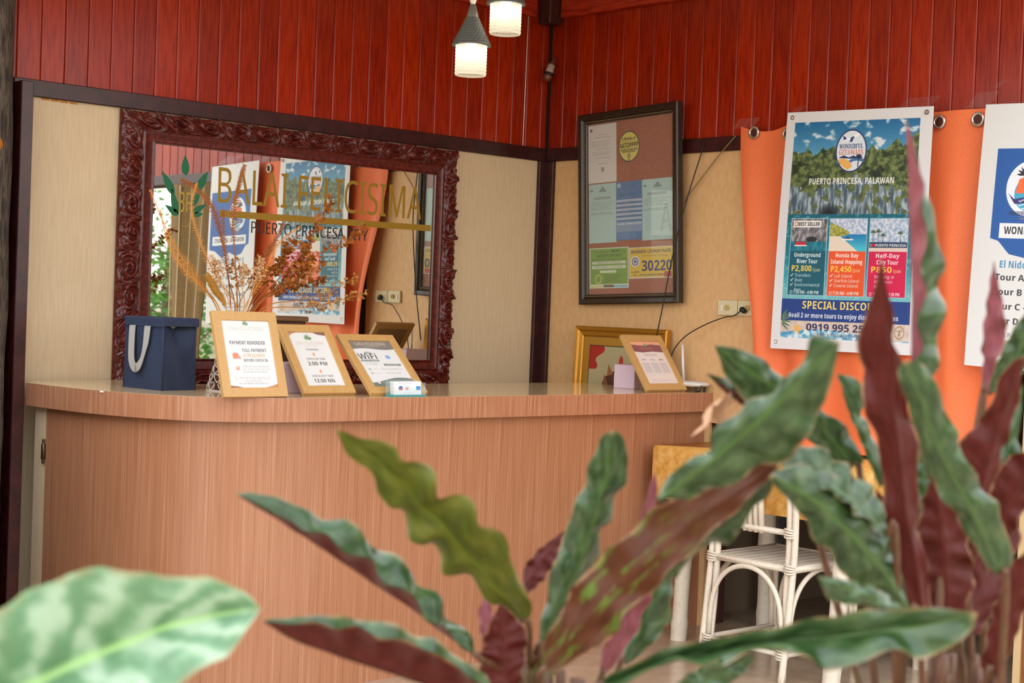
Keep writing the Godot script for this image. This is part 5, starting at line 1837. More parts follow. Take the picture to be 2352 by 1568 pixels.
# ------------------------------------------------------------------ dried flowers
const STEMS := [
	["fern",0.0301,[[-2.362,1.396,0.66],[-2.453,1.513,0.66],[-2.541,1.608,0.66],[-2.611,1.718,0.66],[-2.67,1.835,0.66]]],
	["fern",0.0282,[[-2.371,1.397,0.69],[-2.441,1.473,0.69],[-2.539,1.551,0.69],[-2.607,1.645,0.69],[-2.643,1.764,0.69]]],
	["rust",0.0414,[[-2.306,1.399,0.71],[-2.323,1.586,0.71],[-2.339,1.752,0.71],[-2.319,1.87,0.71],[-2.295,1.959,0.71]]],
	["rust",0.0339,[[-2.277,1.398,0.62],[-2.299,1.553,0.62],[-2.334,1.686,0.62],[-2.377,1.793,0.62],[-2.451,1.859,0.62],[-2.519,1.886,0.62]]],
	["rust",0.0376,[[-2.246,1.4,0.68],[-2.183,1.584,0.68],[-2.13,1.664,0.68],[-2.084,1.749,0.68]]],
	["plume",0.0339,[[-2.361,1.398,0.72],[-2.406,1.47,0.72],[-2.45,1.527,0.72]]],
	["fern",0.0264,[[-2.296,1.4,0.74],[-2.221,1.524,0.74],[-2.146,1.663,0.74],[-2.046,1.737,0.74]]],
	["leafy",0.0169,[[-2.253,1.401,0.72],[-2.127,1.527,0.72],[-2.008,1.653,0.72],[-1.938,1.761,0.72],[-1.885,1.866,0.72]]],
	["leafy",0.0169,[[-2.259,1.402,0.76],[-2.113,1.528,0.76],[-1.993,1.619,0.76],[-1.867,1.678,0.76],[-1.743,1.752,0.76]]],
	["leafy",0.0169,[[-2.203,1.401,0.66],[-2.085,1.502,0.66],[-1.984,1.602,0.66],[-1.966,1.673,0.66]]],
	["leafy",0.0151,[[-2.273,1.402,0.78],[-2.146,1.493,0.78],[-2.045,1.531,0.78],[-1.964,1.604,0.78]]],
	["leafy",0.0151,[[-2.25,1.401,0.7],[-2.154,1.526,0.7],[-2.095,1.597,0.7],[-2.078,1.667,0.7]]],
	["leafy",0.0169,[[-2.243,1.4,0.69],[-2.183,1.508,0.69],[-2.109,1.596,0.69],[-2.026,1.704,0.69]]],
	["leafy",0.0169,[[-2.256,1.401,0.74],[-2.154,1.472,0.74],[-2.054,1.537,0.74],[-1.986,1.609,0.74]]],
	["leafy",0.0151,[[-2.207,1.401,0.66],[-2.063,1.481,0.66],[-1.959,1.507,0.66],[-1.863,1.537,0.66]]],
	["fern",0.0264,[[-2.306,1.399,0.71],[-2.398,1.516,0.71],[-2.475,1.644,0.71],[-2.522,1.772,0.71],[-2.503,1.872,0.71]]],
	["rust",0.0339,[[-2.27,1.398,0.64],[-2.305,1.519,0.64],[-2.33,1.653,0.64],[-2.341,1.786,0.64]]],
	["seed",0.0113,[[-2.23,1.403,0.76],[-2.069,1.445,0.76],[-1.923,1.48,0.76],[-1.791,1.541,0.76]]],
	["seed",0.0113,[[-2.256,1.393,0.8],[-2.054,1.42,0.8],[-1.929,1.441,0.8],[-1.779,1.479,0.8]]],
	["seed",0.0113,[[-2.286,1.399,0.68],[-2.231,1.506,0.68],[-2.204,1.592,0.68]]],
	["seed",0.0113,[[-2.263,1.399,0.66],[-2.277,1.504,0.66],[-2.3,1.587,0.66]]],
	["flower",0.0169,[[-2.348,1.399,0.73],[-2.394,1.5,0.73],[-2.432,1.587,0.73]]],
	["flower",0.0151,[[-2.276,1.4,0.71],[-2.288,1.495,0.71],[-2.283,1.568,0.71]]],
	["flower",0.0151,[[-2.292,1.401,0.75],[-2.257,1.506,0.75],[-2.231,1.591,0.75]]],
]

func bouquet() -> void:
	var t := thing("dried_bouquet", "golden dried ferns and leaves in a wire vase in front of the mirror", "flowers")
	var cols := {"fern": rgb8(206, 136, 50), "rust": rgb8(150, 82, 30), "plume": rgb8(190, 136, 50), "leafy": rgb8(158, 90, 26), "seed": rgb8(176, 122, 52), "flower": rgb8(204, 158, 108)}
	var r := RandomNumberGenerator.new()
	r.seed = 4
	var base := Vector3(-2.335, TOP + 0.10, 0.73)
	for s in STEMS:
		var kind: String = s[0]
		var w: float = s[1]
		var pts := [base + Vector3(r.randf_range(-0.02, 0.02), 0, r.randf_range(-0.02, 0.02))]
		for p in s[2]: pts.append(Vector3(p[0], p[1], p[2]))
		var sp := spline(pts, 14)
		var m := mat("dry_" + kind, cols[kind], 0.45 if kind == "leafy" else 0.6, 0.25 if kind == "leafy" else 0.0)
		var st := begin()
		tube(st, sp, 0.0028, 0.0012, 5, false)
		var L := sp.size()
		for i in range(16, L):
			var q := float(i - 16) / (L - 17)
			var tan := (sp[mini(i + 1, L - 1)] - sp[i - 1]).normalized()
			var side := tan.cross(Vector3.BACK).normalized()
			for sub in ({"fern": 2, "rust": 2, "plume": 3, "leafy": 1}.get(kind, 3)):
				var p := sp[i - 1].lerp(sp[i], sub / 3.0)
				match kind:
					"fern", "rust", "plume":
						var ln := w * (1.05 - 0.75 * q) * (smoothstep(0.0, 0.25, q) if kind != "rust" else smoothstep(0.25, 0.5, q)) * r.randf_range(0.8, 1.15)
						if kind == "plume": ln = w * (0.6 + 0.4 * sin(PI * q))
						if ln < 0.002: continue
						for e in [-1.0, 1.0]:
							for extra in (3 if kind == "plume" else 1):
								var d: Vector3 = (tan * r.randf_range(0.45, 0.75) + side * e + Vector3.BACK * r.randf_range(-0.5, 0.5)).normalized()
								if kind == "plume": d = (tan * 1.4 + side * e * 0.9 + Vector3.BACK * r.randf_range(-0.8, 0.8)).normalized()
								var k: Vector3 = d.cross(Vector3.BACK).normalized() * (0.0022 if kind == "rust" else 0.0013)
								var mid: Vector3 = p + d * ln * 0.55
								var tip: Vector3 = p + d * ln - Vector3(0, 0.12 * ln, 0)
								tri(st, p - k, p + k, mid)
								tri(st, p + k * 0.6, mid + k * 0.6, tip)
								tri(st, p + k * 0.6, tip, mid - k * 0.6)
					"leafy":
						if q < 0.25 or r.randf() < 0.12: continue
						for e in 2:
							var ang := r.randf() * TAU
							var d := (tan * 0.5 + side * cos(ang) + Vector3.BACK * sin(ang)).normalized()
							var n := d.cross(Vector3(r.randf_range(-1, 1), r.randf_range(-1, 1), r.randf_range(-1, 1))).normalized()
							petal(st, p + d * 0.004, d, n, w * r.randf_range(1.1, 1.8), w * 0.6)
					"seed":
						if q < 0.3 or r.randf() < 0.45: continue
						var d := (tan * 0.7 + side * r.randf_range(-1, 1) + Vector3.BACK * r.randf_range(-1, 1)).normalized()
						tube(st, PackedVector3Array([p, p + d * 0.022]), 0.0006, 0.0006, 4, false)
						for e in 3:
							var n := d.cross(Vector3(r.randf_range(-1, 1), r.randf_range(-1, 1), r.randf_range(-1, 1))).normalized()
							petal(st, p + d * 0.020, (d + n * 0.8).normalized(), n.cross(d), w * r.randf_range(0.9, 1.5), w * 0.4)
					"flower":
						if q < 0.55: continue
						for e in 2:
							var o := Vector3(r.randfn(), r.randfn(), r.randfn()) * 0.010
							for f in 4:
								var d := Vector3(r.randf_range(-1, 1), r.randf_range(-1, 1), r.randf_range(-1, 1)).normalized()
								petal(st, p + o, d, d.cross(Vector3.UP).normalized(), w * 0.5, w * 0.22)
		part(t, {"fern": "fern_frond", "rust": "fern_frond", "plume": "plume", "leafy": "leafy_branch", "seed": "seed_sprig", "flower": "flower_head"}[kind], st, m)
	# wire vase of heart-shaped loops around a brown pot
	var st := begin(true)
	lathe(st, [Vector2(0.0, 0.004), Vector2(0.062, 0.004), Vector2(0.058, 0.05), Vector2(0.045, 0.11), Vector2(0.04, 0.16), Vector2(0.0, 0.16)], 24, Vector3(-2.335, TOP, 0.73))
	part(t, "pot", st, mat("pot_brown", rgb8(92, 56, 30), 0.6))
	var wire := mat("wire_white", rgb8(228, 214, 204), 0.4)
	for row in 5:
		for k in 10:
			var a := TAU * (k + 0.5 * (row % 2)) / 10.0
			var R := lerpf(0.088, 0.052, row / 4.0)
			var c := Vector3(-2.335 + cos(a) * R, TOP + 0.020 + row * 0.031, 0.73 + sin(a) * R)
			st = begin(true)
			var n := Vector3(cos(a), 0.25, sin(a)).normalized()
			var u := n.cross(Vector3.UP).normalized()
			var v := u.cross(n)
			var lp := PackedVector3Array()
			for j in 17:
				var q := TAU * j / 16.0
				lp.append(c + u * 0.019 * pow(sin(q), 3.0) + v * 0.0012 * (13.0 * cos(q) - 5.0 * cos(2.0 * q) - 2.0 * cos(3.0 * q)))
			tube(st, lp, 0.0016, 0.0016, 5, false)
			part(t, "wire_loop", st, wire)
	st = begin(true)
	torus(st, Vector3(-2.335, TOP + 0.0022, 0.73), Vector3.UP, 0.092, 0.002, 40, 6)
	part(t, "wire_ring", st, wire)

func petal(st: SurfaceTool, p: Vector3, d: Vector3, n: Vector3, ln: float, wd: float) -> void:
	var s := d.cross(n).normalized()
	var a := p + d * ln * 0.35 + s * wd + n * wd * 0.3
	var b := p + d * ln * 0.35 - s * wd + n * wd * 0.3
	var c := p + d * ln * 0.75 + s * wd * 0.7 + n * wd * 0.15
	var e := p + d * ln * 0.75 - s * wd * 0.7 + n * wd * 0.15
	var tip := p + d * ln
	tri(st, p, a, b)
	tri(st, a, c, b)
	tri(st, b, c, e)
	tri(st, c, tip, e)

# ------------------------------------------------------------------ small things on the walls
func wall_bits() -> void:
	var ivory := mat("ivory_plastic", rgb8(214, 200, 160), 0.4)
	for k in 2:
		var t := thing("socket_plate", ["ivory switch and socket plate on the wall, left of the pair", "ivory socket plate half behind the curtain, with a black plug"][k], "socket", Vector3(0.0, 1.452, 1.188 + k * 0.117), "socket plates")
		var st := begin()
		box(st, Vector3(-0.005, 0.034, 0.057), Vector3(0.012, 0.070, 0.113), 0.003)
		part(t, "plate", st, ivory)
		st = begin()
		box(st, Vector3(-0.0125, 0.034, 0.028), Vector3(0.004, 0.026, 0.016), 0.001)
		part(t, "switch", st, mat("switch_white", rgb8(226, 218, 190), 0.4))
		st = begin(true)
		lathe(st, [Vector2(0.012, 0.0), Vector2(0.012, 0.012), Vector2(0.006, 0.013), Vector2(0.006, 0.004), Vector2(0.0, 0.004)], 16, Vector3(-0.011, 0.036, 0.062), Basis(Vector3.BACK, PI / 2))
		part(t, "outlet" if k == 0 else "dial", st, mat("outlet_yellow", rgb8(200, 174, 106), 0.4))
	var black := mat("cable_black", rgb8(18, 18, 18), 0.5)
	var st := begin(true)
	var plug := thing("power_plug", "black plug and thin cord hanging from the right socket plate", "plug")
	box(st, Vector3(-0.025, 1.478, 1.352), Vector3(0.028, 0.022, 0.03), 0.004, Basis(Vector3.RIGHT, 0.5))
	part(plug, "plug_body", st, black)
	st = begin(true)
	tube(st, spline([Vector3(-0.034, 1.474, 1.345), Vector3(-0.03, 1.45, 1.30), Vector3(-0.028, 1.440, 1.24), Vector3(-0.06, 1.40, 1.15), Vector3(-0.09, 1.34, 1.06), Vector3(-0.10, 1.26, 1.00), Vector3(-0.10, 1.15, 0.98), Vector3(-0.09, TOP + 0.003, 1.0)], 8), 0.0028, 0.0028, 6)
	part(plug, "cord", st, black)
	st = begin(true)
	tube(st, spline([Vector3(-0.018, 2.25, 1.075), Vector3(-0.02, 2.2, 1.06), Vector3(-0.075, 1.943, 1.018), Vector3(-0.095, 1.696, 0.97), Vector3(-0.10, 1.48, 0.93), Vector3(-0.10, 1.343, 0.90), Vector3(-0.10, 1.25, 0.88)], 8), 0.0032, 0.0032, 6)
	solo("hanging_cable", st, black, "black cable hanging down past the notice frame", "cable")
	st = begin(true)
	tube(st, spline([Vector3(-0.018, 2.274, 1.262), Vector3(-0.02, 2.19, 1.17), Vector3(-0.022, 2.084, 1.068), Vector3(-0.024, 2.0, 0.99), Vector3(-0.016, 1.954, 0.95)], 8), 0.003, 0.003, 6)
	solo("hanging_cable", st, mat("cable_tan", rgb8(132, 112, 72), 0.5), "tan cable looping from the trim down to the notice frame", "cable")
	st = begin(true)
	tube(st, PackedVector3Array([Vector3(-0.167, BEAM_LOW, 0.003), Vector3(-0.1695, 2.6, 0.003), Vector3(-0.172, TRIM_TOP, 0.003)]), 0.0022, 0.0022, 6)
	solo("white_wire", st, mat("wire_bright", rgb8(240, 228, 214), 0.4), "thin white wire running down the red boards near the corner", "wire")
	# small spotlight in the corner
	var t := thing("corner_spotlight", "small unlit spotlight fixed in the corner of the red boards", "lamp", Vector3(-0.06, 2.66, 0.06))
	var ax := Basis(Quaternion(Vector3.UP, Vector3(0.3, 1.0, 0.12).normalized()))
	st = begin(true)
	lathe(st, [Vector2(0.0, -0.052), Vector2(0.016, -0.048), Vector2(0.024, -0.03), Vector2(0.022, -0.012), Vector2(0.0, -0.01)], 20, Vector3.ZERO, ax)
	part(t, "reflector_bulb", st, mat("bulb_brown", rgb8(116, 62, 44), 0.2), "brown bulb face")
	st = begin(true)
	lathe(st, [Vector2(0.026, -0.018), Vector2(0.027, -0.006), Vector2(0.021, -0.004)], 20, Vector3.ZERO, ax)
	part(t, "ring", st, mat("ring_dark", rgb8(40, 30, 26), 0.5))
	st = begin(true)
	lathe(st, [Vector2(0.021, -0.006), Vector2(0.019, 0.038), Vector2(0.0, 0.039)], 20, Vector3.ZERO, ax)
	part(t, "socket", st, mat("socket_cream", rgb8(176, 160, 146), 0.6))
	st = begin(true)
	lathe(st, [Vector2(0.013, 0.038), Vector2(0.012, 0.056), Vector2(0.004, 0.060), Vector2(0.004, 0.075)], 14, Vector3.ZERO, ax)
	tube(st, PackedVector3Array([ax * Vector3(0, 0.062, 0), Vector3(0.05, 0.08, 0.0)]), 0.004, 0.004, 6)
	part(t, "stem", st, mat("stem_brown", rgb8(100, 66, 50), 0.4))

# ------------------------------------------------------------------ foreground plants
# each leaf: plant, kind, stations from base to tip as edge, midrib, edge in millimetres, foot of its stalk
const LEAVES := [
	["A","olive",[-4370,1083,4511,-4373,1087,4518,-4373,1089,4529,-4381,1093,4504,-4385,1100,4516,-4379,1109,4541,-4395,1102,4499,-4397,1112,4515,-4391,1124,4544,-4412,1111,4497,-4409,1124,4514,-4403,1137,4539,-4425,1125,4498,-4422,1136,4512,-4410,1155,4540,-4437,1137,4495,-4434,1148,4511,-4420,1173,4543,-4448,1141,4486,-4446,1160,4509,-4435,1190,4547,-4461,1146,4478,-4458,1172,4508,-4454,1198,4547,-4470,1162,4482,-4470,1183,4507,-4465,1207,4544,-4486,1174,4486,-4482,1195,4506,-4470,1223,4541,-4504,1181,4485,-4494,1206,4505,-4481,1235,4535,-4515,1190,4481,-4507,1217,4504,-4499,1236,4531,-4522,1204,4478,-4519,1228,4502,-4517,1239,4531,-4531,1218,4478,-4531,1239,4501,-4525,1257,4536,-4547,1228,4479,-4543,1249,4500,-4533,1270,4531,-4563,1239,4482,-4555,1259,4499,-4544,1277,4523,-4573,1254,4486,-4568,1269,4497,-4558,1281,4516,-4582,1267,4486,-4580,1279,4496,-4571,1294,4515,-4595,1276,4483,-4593,1288,4494,-4588,1299,4510,-4610,1285,4482,-4605,1296,4492,-4602,1303,4503,-4621,1299,4486,-4618,1304,4491,-4616,1308,4496,-4631,1313,4489,-4631,1313,4489,-4631,1313,4489],[-4324,997,4483]],
	["A","green",[-4449,1056,4518,-4441,1053,4509,-4431,1053,4501,-4465,1067,4517,-4456,1063,4506,-4437,1070,4500,-4483,1079,4518,-4470,1073,4502,-4446,1081,4492,-4502,1091,4520,-4485,1083,4499,-4455,1092,4483,-4517,1102,4520,-4498,1093,4497,-4464,1108,4482,-4526,1115,4517,-4512,1104,4494,-4479,1121,4481,-4536,1128,4513,-4526,1114,4491,-4497,1130,4479,-4552,1137,4512,-4540,1123,4488,-4505,1145,4478,-4570,1147,4513,-4554,1132,4485,-4515,1156,4471,-4585,1158,4514,-4568,1141,4482,-4527,1166,4464,-4595,1170,4511,-4582,1151,4479,-4545,1174,4462,-4605,1176,4502,-4596,1160,4477,-4563,1186,4465,-4617,1183,4496,-4610,1169,4474,-4578,1200,4468,-4631,1192,4494,-4623,1178,4472,-4592,1209,4464,-4646,1201,4494,-4637,1187,4469,-4607,1211,4457,-4660,1207,4489,-4650,1196,4467,-4623,1214,4454,-4671,1212,4482,-4664,1204,4464,-4642,1223,4455,-4682,1218,4474,-4677,1213,4462,-4661,1231,4457,-4694,1225,4468,-4690,1221,4460,-4678,1239,4457,-4706,1232,4464,-4704,1229,4457,-4695,1242,4455,-4719,1239,4459,-4717,1237,4455,-4712,1245,4453,-4730,1245,4453,-4730,1245,4453,-4730,1245,4453],[-4365,996,4500]],
	["A","green",[-4507,1020,4631,-4498,1016,4621,-4489,1013,4615,-4523,1034,4636,-4512,1023,4618,-4494,1027,4612,-4539,1049,4641,-4526,1029,4616,-4499,1041,4608,-4552,1062,4644,-4540,1035,4613,-4506,1056,4607,-4564,1071,4641,-4554,1042,4610,-4521,1065,4606,-4575,1080,4637,-4568,1048,4608,-4538,1074,4604,-4590,1088,4636,-4582,1053,4605,-4550,1084,4601,-4607,1098,4639,-4595,1059,4603,-4558,1094,4594,-4624,1106,4641,-4609,1064,4600,-4570,1099,4587,-4636,1112,4637,-4623,1070,4598,-4586,1102,4584,-4646,1113,4629,-4636,1075,4595,-4603,1112,4588,-4657,1116,4622,-4650,1080,4593,-4618,1121,4590,-4671,1122,4621,-4663,1085,4591,-4633,1123,4586,-4686,1127,4621,-4676,1090,4589,-4646,1124,4579,-4700,1131,4618,-4689,1095,4587,-4660,1128,4576,-4710,1132,4611,-4702,1101,4585,-4678,1133,4577,-4719,1133,4603,-4715,1106,4583,-4697,1135,4579,-4730,1135,4597,-4728,1111,4581,-4714,1138,4579,-4743,1136,4593,-4741,1117,4580,-4729,1138,4577,-4755,1136,4589,-4753,1124,4579,-4744,1138,4576,-4766,1137,4583,-4765,1132,4578,-4760,1139,4576,-4777,1139,4577,-4777,1139,4577,-4777,1139,4577],[-4443,982,4592]],
	["A","green",[-4324,1052,4497,-4328,1054,4506,-4318,1053,4503,-4327,1066,4501,-4327,1067,4513,-4312,1065,4508,-4328,1080,4504,-4326,1079,4519,-4307,1077,4514,-4325,1092,4505,-4326,1091,4526,-4306,1091,4523,-4322,1104,4506,-4325,1104,4533,-4306,1104,4534,-4323,1118,4509,-4325,1116,4539,-4302,1116,4542,-4329,1132,4516,-4324,1128,4546,-4298,1129,4543,-4333,1146,4525,-4324,1140,4553,-4295,1142,4544,-4332,1158,4530,-4323,1152,4559,-4293,1154,4554,-4327,1170,4532,-4324,1165,4565,-4295,1167,4566,-4326,1183,4535,-4325,1177,4570,-4303,1183,4571,-4329,1196,4541,-4326,1190,4575,-4306,1196,4573,-4334,1210,4552,-4327,1202,4581,-4297,1204,4581,-4337,1223,4561,-4328,1215,4586,-4296,1216,4586,-4336,1235,4566,-4329,1227,4591,-4304,1231,4591,-4334,1247,4571,-4330,1240,4596,-4308,1243,4601,-4335,1259,4577,-4331,1252,4601,-4307,1253,4613,-4340,1272,4585,-4333,1264,4606,-4309,1267,4617,-4343,1285,4594,-4335,1277,4609,-4312,1281,4619,-4345,1297,4602,-4338,1289,4613,-4320,1295,4621,-4346,1308,4609,-4340,1301,4617,-4329,1309,4624,-4343,1315,4621,-4343,1314,4621,-4343,1315,4621],[-4293,988,4458]],
	["A","green",[-4315,1101,4464,-4316,1103,4461,-4314,1103,4459,-4300,1108,4463,-4309,1115,4459,-4315,1117,4458,-4293,1118,4470,-4301,1126,4458,-4307,1129,4448,-4280,1128,4466,-4292,1136,4459,-4302,1141,4453,-4274,1139,4470,-4282,1146,4460,-4288,1151,4452,-4265,1151,4466,-4272,1156,4461,-4277,1160,4457,-4259,1164,4465,-4262,1166,4462,-4264,1168,4460,-4252,1176,4464,-4252,1176,4464,-4252,1176,4464],[]],
	["A","spot",[-4407,1045,4606,-4407,1051,4596,-4405,1062,4582,-4401,1056,4620,-4404,1065,4607,-4404,1080,4591,-4393,1066,4632,-4401,1080,4619,-4404,1097,4601,-4387,1076,4646,-4398,1095,4630,-4403,1114,4610,-4385,1087,4664,-4395,1109,4642,-4397,1130,4616,-4386,1103,4678,-4391,1122,4654,-4392,1145,4622,-4386,1119,4689,-4388,1136,4666,-4388,1160,4632,-4378,1131,4698,-4384,1149,4678,-4387,1174,4648,-4371,1142,4706,-4381,1162,4690,-4387,1189,4664,-4368,1156,4719,-4377,1175,4703,-4383,1202,4676,-4369,1170,4734,-4373,1187,4715,-4375,1214,4685,-4368,1183,4749,-4369,1199,4727,-4368,1226,4695,-4364,1196,4759,-4365,1211,4740,-4365,1238,4710,-4356,1208,4767,-4361,1223,4752,-4366,1250,4727,-4350,1220,4776,-4357,1234,4765,-4363,1259,4744,-4348,1232,4789,-4353,1245,4777,-4356,1265,4759,-4346,1244,4803,-4349,1255,4790,-4349,1271,4772,-4343,1256,4814,-4345,1265,4803,-4343,1278,4787,-4338,1268,4824,-4340,1275,4816,-4341,1286,4804,-4333,1280,4833,-4336,1285,4828,-4339,1294,4821,-4331,1294,4843,-4333,1296,4840,-4335,1301,4836,-4331,1308,4851,-4331,1308,4851,-4331,1308,4851],[-4372,1001,4548]],
	["A","green",[-4344,1165,4679,-4344,1165,4679,-4337,1159,4673,-4336,1169,4691,-4340,1173,4693,-4331,1159,4689,-4335,1175,4708,-4337,1181,4706,-4319,1157,4701,-4335,1183,4726,-4333,1189,4720,-4312,1169,4708,-4328,1194,4733,-4331,1199,4732,-4315,1185,4723,-4323,1205,4742,-4328,1209,4745,-4315,1197,4738,-4329,1217,4759,-4325,1218,4758,-4303,1203,4748,-4328,1229,4772,-4324,1229,4770,-4298,1206,4764,-4320,1238,4778,-4322,1240,4781,-4305,1221,4780,-4319,1249,4791,-4320,1250,4793,-4307,1237,4790,-4322,1261,4806,-4319,1261,4804,-4303,1250,4800,-4319,1272,4815,-4319,1272,4815,-4306,1263,4816,-4317,1283,4825,-4318,1284,4826,-4313,1279,4827,-4317,1295,4837,-4317,1295,4837,-4317,1295,4837],[0]],
	["A","green",[-4435,1258,4774,-4440,1259,4778,-4436,1258,4775,-4435,1271,4779,-4437,1267,4789,-4431,1261,4788,-4436,1283,4787,-4435,1274,4799,-4423,1263,4798,-4437,1293,4799,-4433,1282,4809,-4414,1266,4807,-4435,1301,4810,-4431,1290,4819,-4408,1271,4818,-4428,1308,4819,-4429,1298,4829,-4406,1276,4832,-4421,1314,4826,-4428,1306,4839,-4406,1282,4847,-4422,1327,4832,-4427,1315,4848,-4403,1290,4858,-4426,1338,4843,-4425,1323,4858,-4395,1297,4866,-4428,1348,4856,-4424,1331,4867,-4388,1303,4874,-4426,1356,4866,-4423,1339,4876,-4385,1309,4886,-4420,1364,4873,-4422,1347,4886,-4386,1313,4902,-4414,1370,4882,-4421,1356,4895,-4389,1321,4914,-4413,1377,4894,-4419,1364,4904,-4390,1333,4921,-4416,1386,4907,-4419,1372,4913,-4388,1345,4926,-4417,1394,4919,-4418,1380,4922,-4387,1356,4933,-4415,1402,4928,-4418,1389,4930,-4390,1367,4942,-4414,1413,4933,-4417,1397,4939,-4397,1380,4950,-4416,1424,4940,-4417,1405,4948,-4402,1392,4957,-4419,1434,4949,-4416,1413,4957,-4406,1404,4963,-4417,1431,4962,-4415,1421,4965,-4410,1416,4968,-4415,1428,4974,-4415,1428,4974,-4415,1428,4974],[0]],
	["A","mauve",[-4221,1003,4515,-4230,1004,4516,-4239,1006,4517,-4215,1020,4525,-4225,1023,4522,-4236,1025,4519,-4209,1038,4534,-4221,1041,4528,-4234,1044,4521,-4196,1054,4536,-4216,1060,4534,-4238,1066,4530,-4190,1072,4541,-4213,1079,4538,-4238,1086,4534,-4191,1093,4553,-4210,1098,4543,-4230,1103,4532,-4189,1113,4555,-4207,1117,4547,-4228,1123,4536,-4183,1132,4552,-4205,1137,4550,-4231,1143,4546,-4187,1153,4556,-4205,1156,4552,-4224,1161,4547,-4194,1174,4560,-4204,1176,4554,-4216,1179,4547,-4193,1194,4559,-4204,1196,4556,-4215,1199,4553,-4193,1214,4559,-4203,1216,4559,-4213,1218,4557,-4197,1235,4563,-4202,1235,4561,-4207,1237,4558,-4202,1255,4563,-4202,1255,4563,-4202,1255,4563],[]],
	["A","green",[-4189,1010,4506,-4191,1012,4512,-4188,1009,4516,-4185,1033,4513,-4185,1033,4520,-4172,1025,4529,-4175,1054,4514,-4179,1054,4529,-4166,1046,4547,-4178,1078,4525,-4176,1077,4536,-4152,1066,4552,-4170,1100,4526,-4174,1100,4540,-4159,1094,4560,-4175,1124,4538,-4172,1123,4545,-4155,1118,4557,-4170,1146,4543,-4171,1146,4549,-4165,1144,4558,-4170,1169,4554,-4170,1169,4554,-4170,1169,4554],[]],
	["A","green",[-4426,1058,4697,-4418,1053,4696,-4431,1056,4712,-4424,1071,4718,-4413,1063,4715,-4428,1062,4736,-4420,1084,4737,-4409,1074,4735,-4429,1077,4760,-4414,1094,4754,-4404,1084,4754,-4432,1093,4785,-4408,1104,4773,-4400,1092,4774,-4432,1101,4808,-4407,1113,4795,-4395,1099,4793,-4427,1097,4828,-4407,1121,4819,-4391,1106,4813,-4420,1101,4846,-4404,1128,4839,-4387,1113,4832,-4416,1111,4865,-4396,1133,4856,-4382,1118,4851,-4416,1122,4888,-4387,1138,4871,-4378,1124,4871,-4415,1129,4911,-4383,1144,4890,-4375,1129,4890,-4410,1130,4930,-4383,1152,4912,-4371,1134,4909,-4401,1125,4945,-4383,1159,4933,-4367,1138,4927,-4394,1115,4958,-4379,1165,4951,-4364,1143,4946,-4389,1121,4975,-4371,1170,4966,-4361,1147,4964,-4386,1130,4994,-4364,1174,4982,-4358,1152,4982,-4382,1140,5011,-4362,1177,5000,-4356,1157,5000,-4375,1144,5025,-4360,1182,5019,-4353,1162,5018,-4365,1139,5038,-4358,1185,5037,-4351,1168,5036,-4356,1145,5053,-4353,1186,5054,-4349,1174,5053,-4350,1154,5067,-4349,1187,5070,-4347,1180,5070,-4346,1168,5080,-4346,1188,5087,-4346,1185,5087,-4346,1185,5087],[-4419,1003,4614]],
	["A","green",[-4451,1066,4805,-4442,1057,4809,-4434,1048,4814,-4438,1076,4808,-4435,1066,4818,-4432,1058,4827,-4439,1089,4823,-4427,1074,4827,-4416,1064,4830,-4423,1095,4825,-4419,1082,4836,-4417,1075,4846,-4422,1105,4841,-4412,1090,4845,-4401,1081,4848,-4406,1108,4847,-4404,1098,4854,-4400,1092,4862,-4400,1112,4861,-4396,1106,4862,-4390,1101,4866,-4389,1115,4871,-4389,1115,4871,-4389,1115,4871],[]],
	["A","green",[-4387,1005,4530,-4398,1005,4524,-4411,1003,4504,-4379,1019,4527,-4399,1020,4522,-4416,1018,4500,-4380,1037,4532,-4400,1034,4521,-4413,1030,4490,-4372,1052,4526,-4401,1049,4520,-4418,1048,4497,-4378,1071,4535,-4402,1064,4518,-4410,1062,4492,-4380,1083,4524,-4403,1078,4517,-4413,1079,4503,-4395,1097,4522,-4404,1093,4516,-4407,1093,4506,-4405,1108,4514,-4405,1108,4514,-4405,1108,4514],[-4347,955,4491]],
	["B","mauve",[-4156,1346,4893,-4146,1345,4886,-4130,1342,4884,-4161,1362,4895,-4150,1361,4886,-4130,1358,4886,-4168,1378,4900,-4154,1376,4887,-4127,1374,4888,-4178,1393,4906,-4159,1392,4888,-4121,1390,4888,-4185,1409,4910,-4163,1407,4889,-4116,1405,4891,-4187,1424,4912,-4166,1423,4891,-4118,1421,4895,-4185,1439,4912,-4169,1438,4892,-4124,1437,4900,-4187,1455,4914,-4173,1453,4894,-4128,1453,4903,-4193,1470,4919,-4176,1469,4896,-4127,1469,4903,-4201,1484,4924,-4180,1484,4897,-4125,1485,4901,-4204,1499,4926,-4183,1499,4898,-4129,1501,4902,-4202,1514,4925,-4187,1514,4899,-4138,1516,4906,-4199,1530,4924,-4191,1529,4901,-4149,1532,4909,-4201,1545,4924,-4195,1544,4902,-4156,1547,4910,-4207,1559,4926,-4199,1559,4903,-4161,1562,4908,-4212,1574,4927,-4202,1573,4904,-4167,1576,4906,-4213,1589,4926,-4206,1588,4905,-4177,1591,4906,-4213,1603,4923,-4210,1603,4907,-4189,1605,4908,-4214,1618,4919,-4214,1617,4908,-4199,1619,4910,-4218,1632,4917,-4218,1631,4909,-4207,1633,4911,-4223,1646,4915,-4222,1646,4910,-4216,1647,4911,-4226,1660,4911,-4226,1660,4911,-4226,1660,4911],[-4071,1225,4877]],
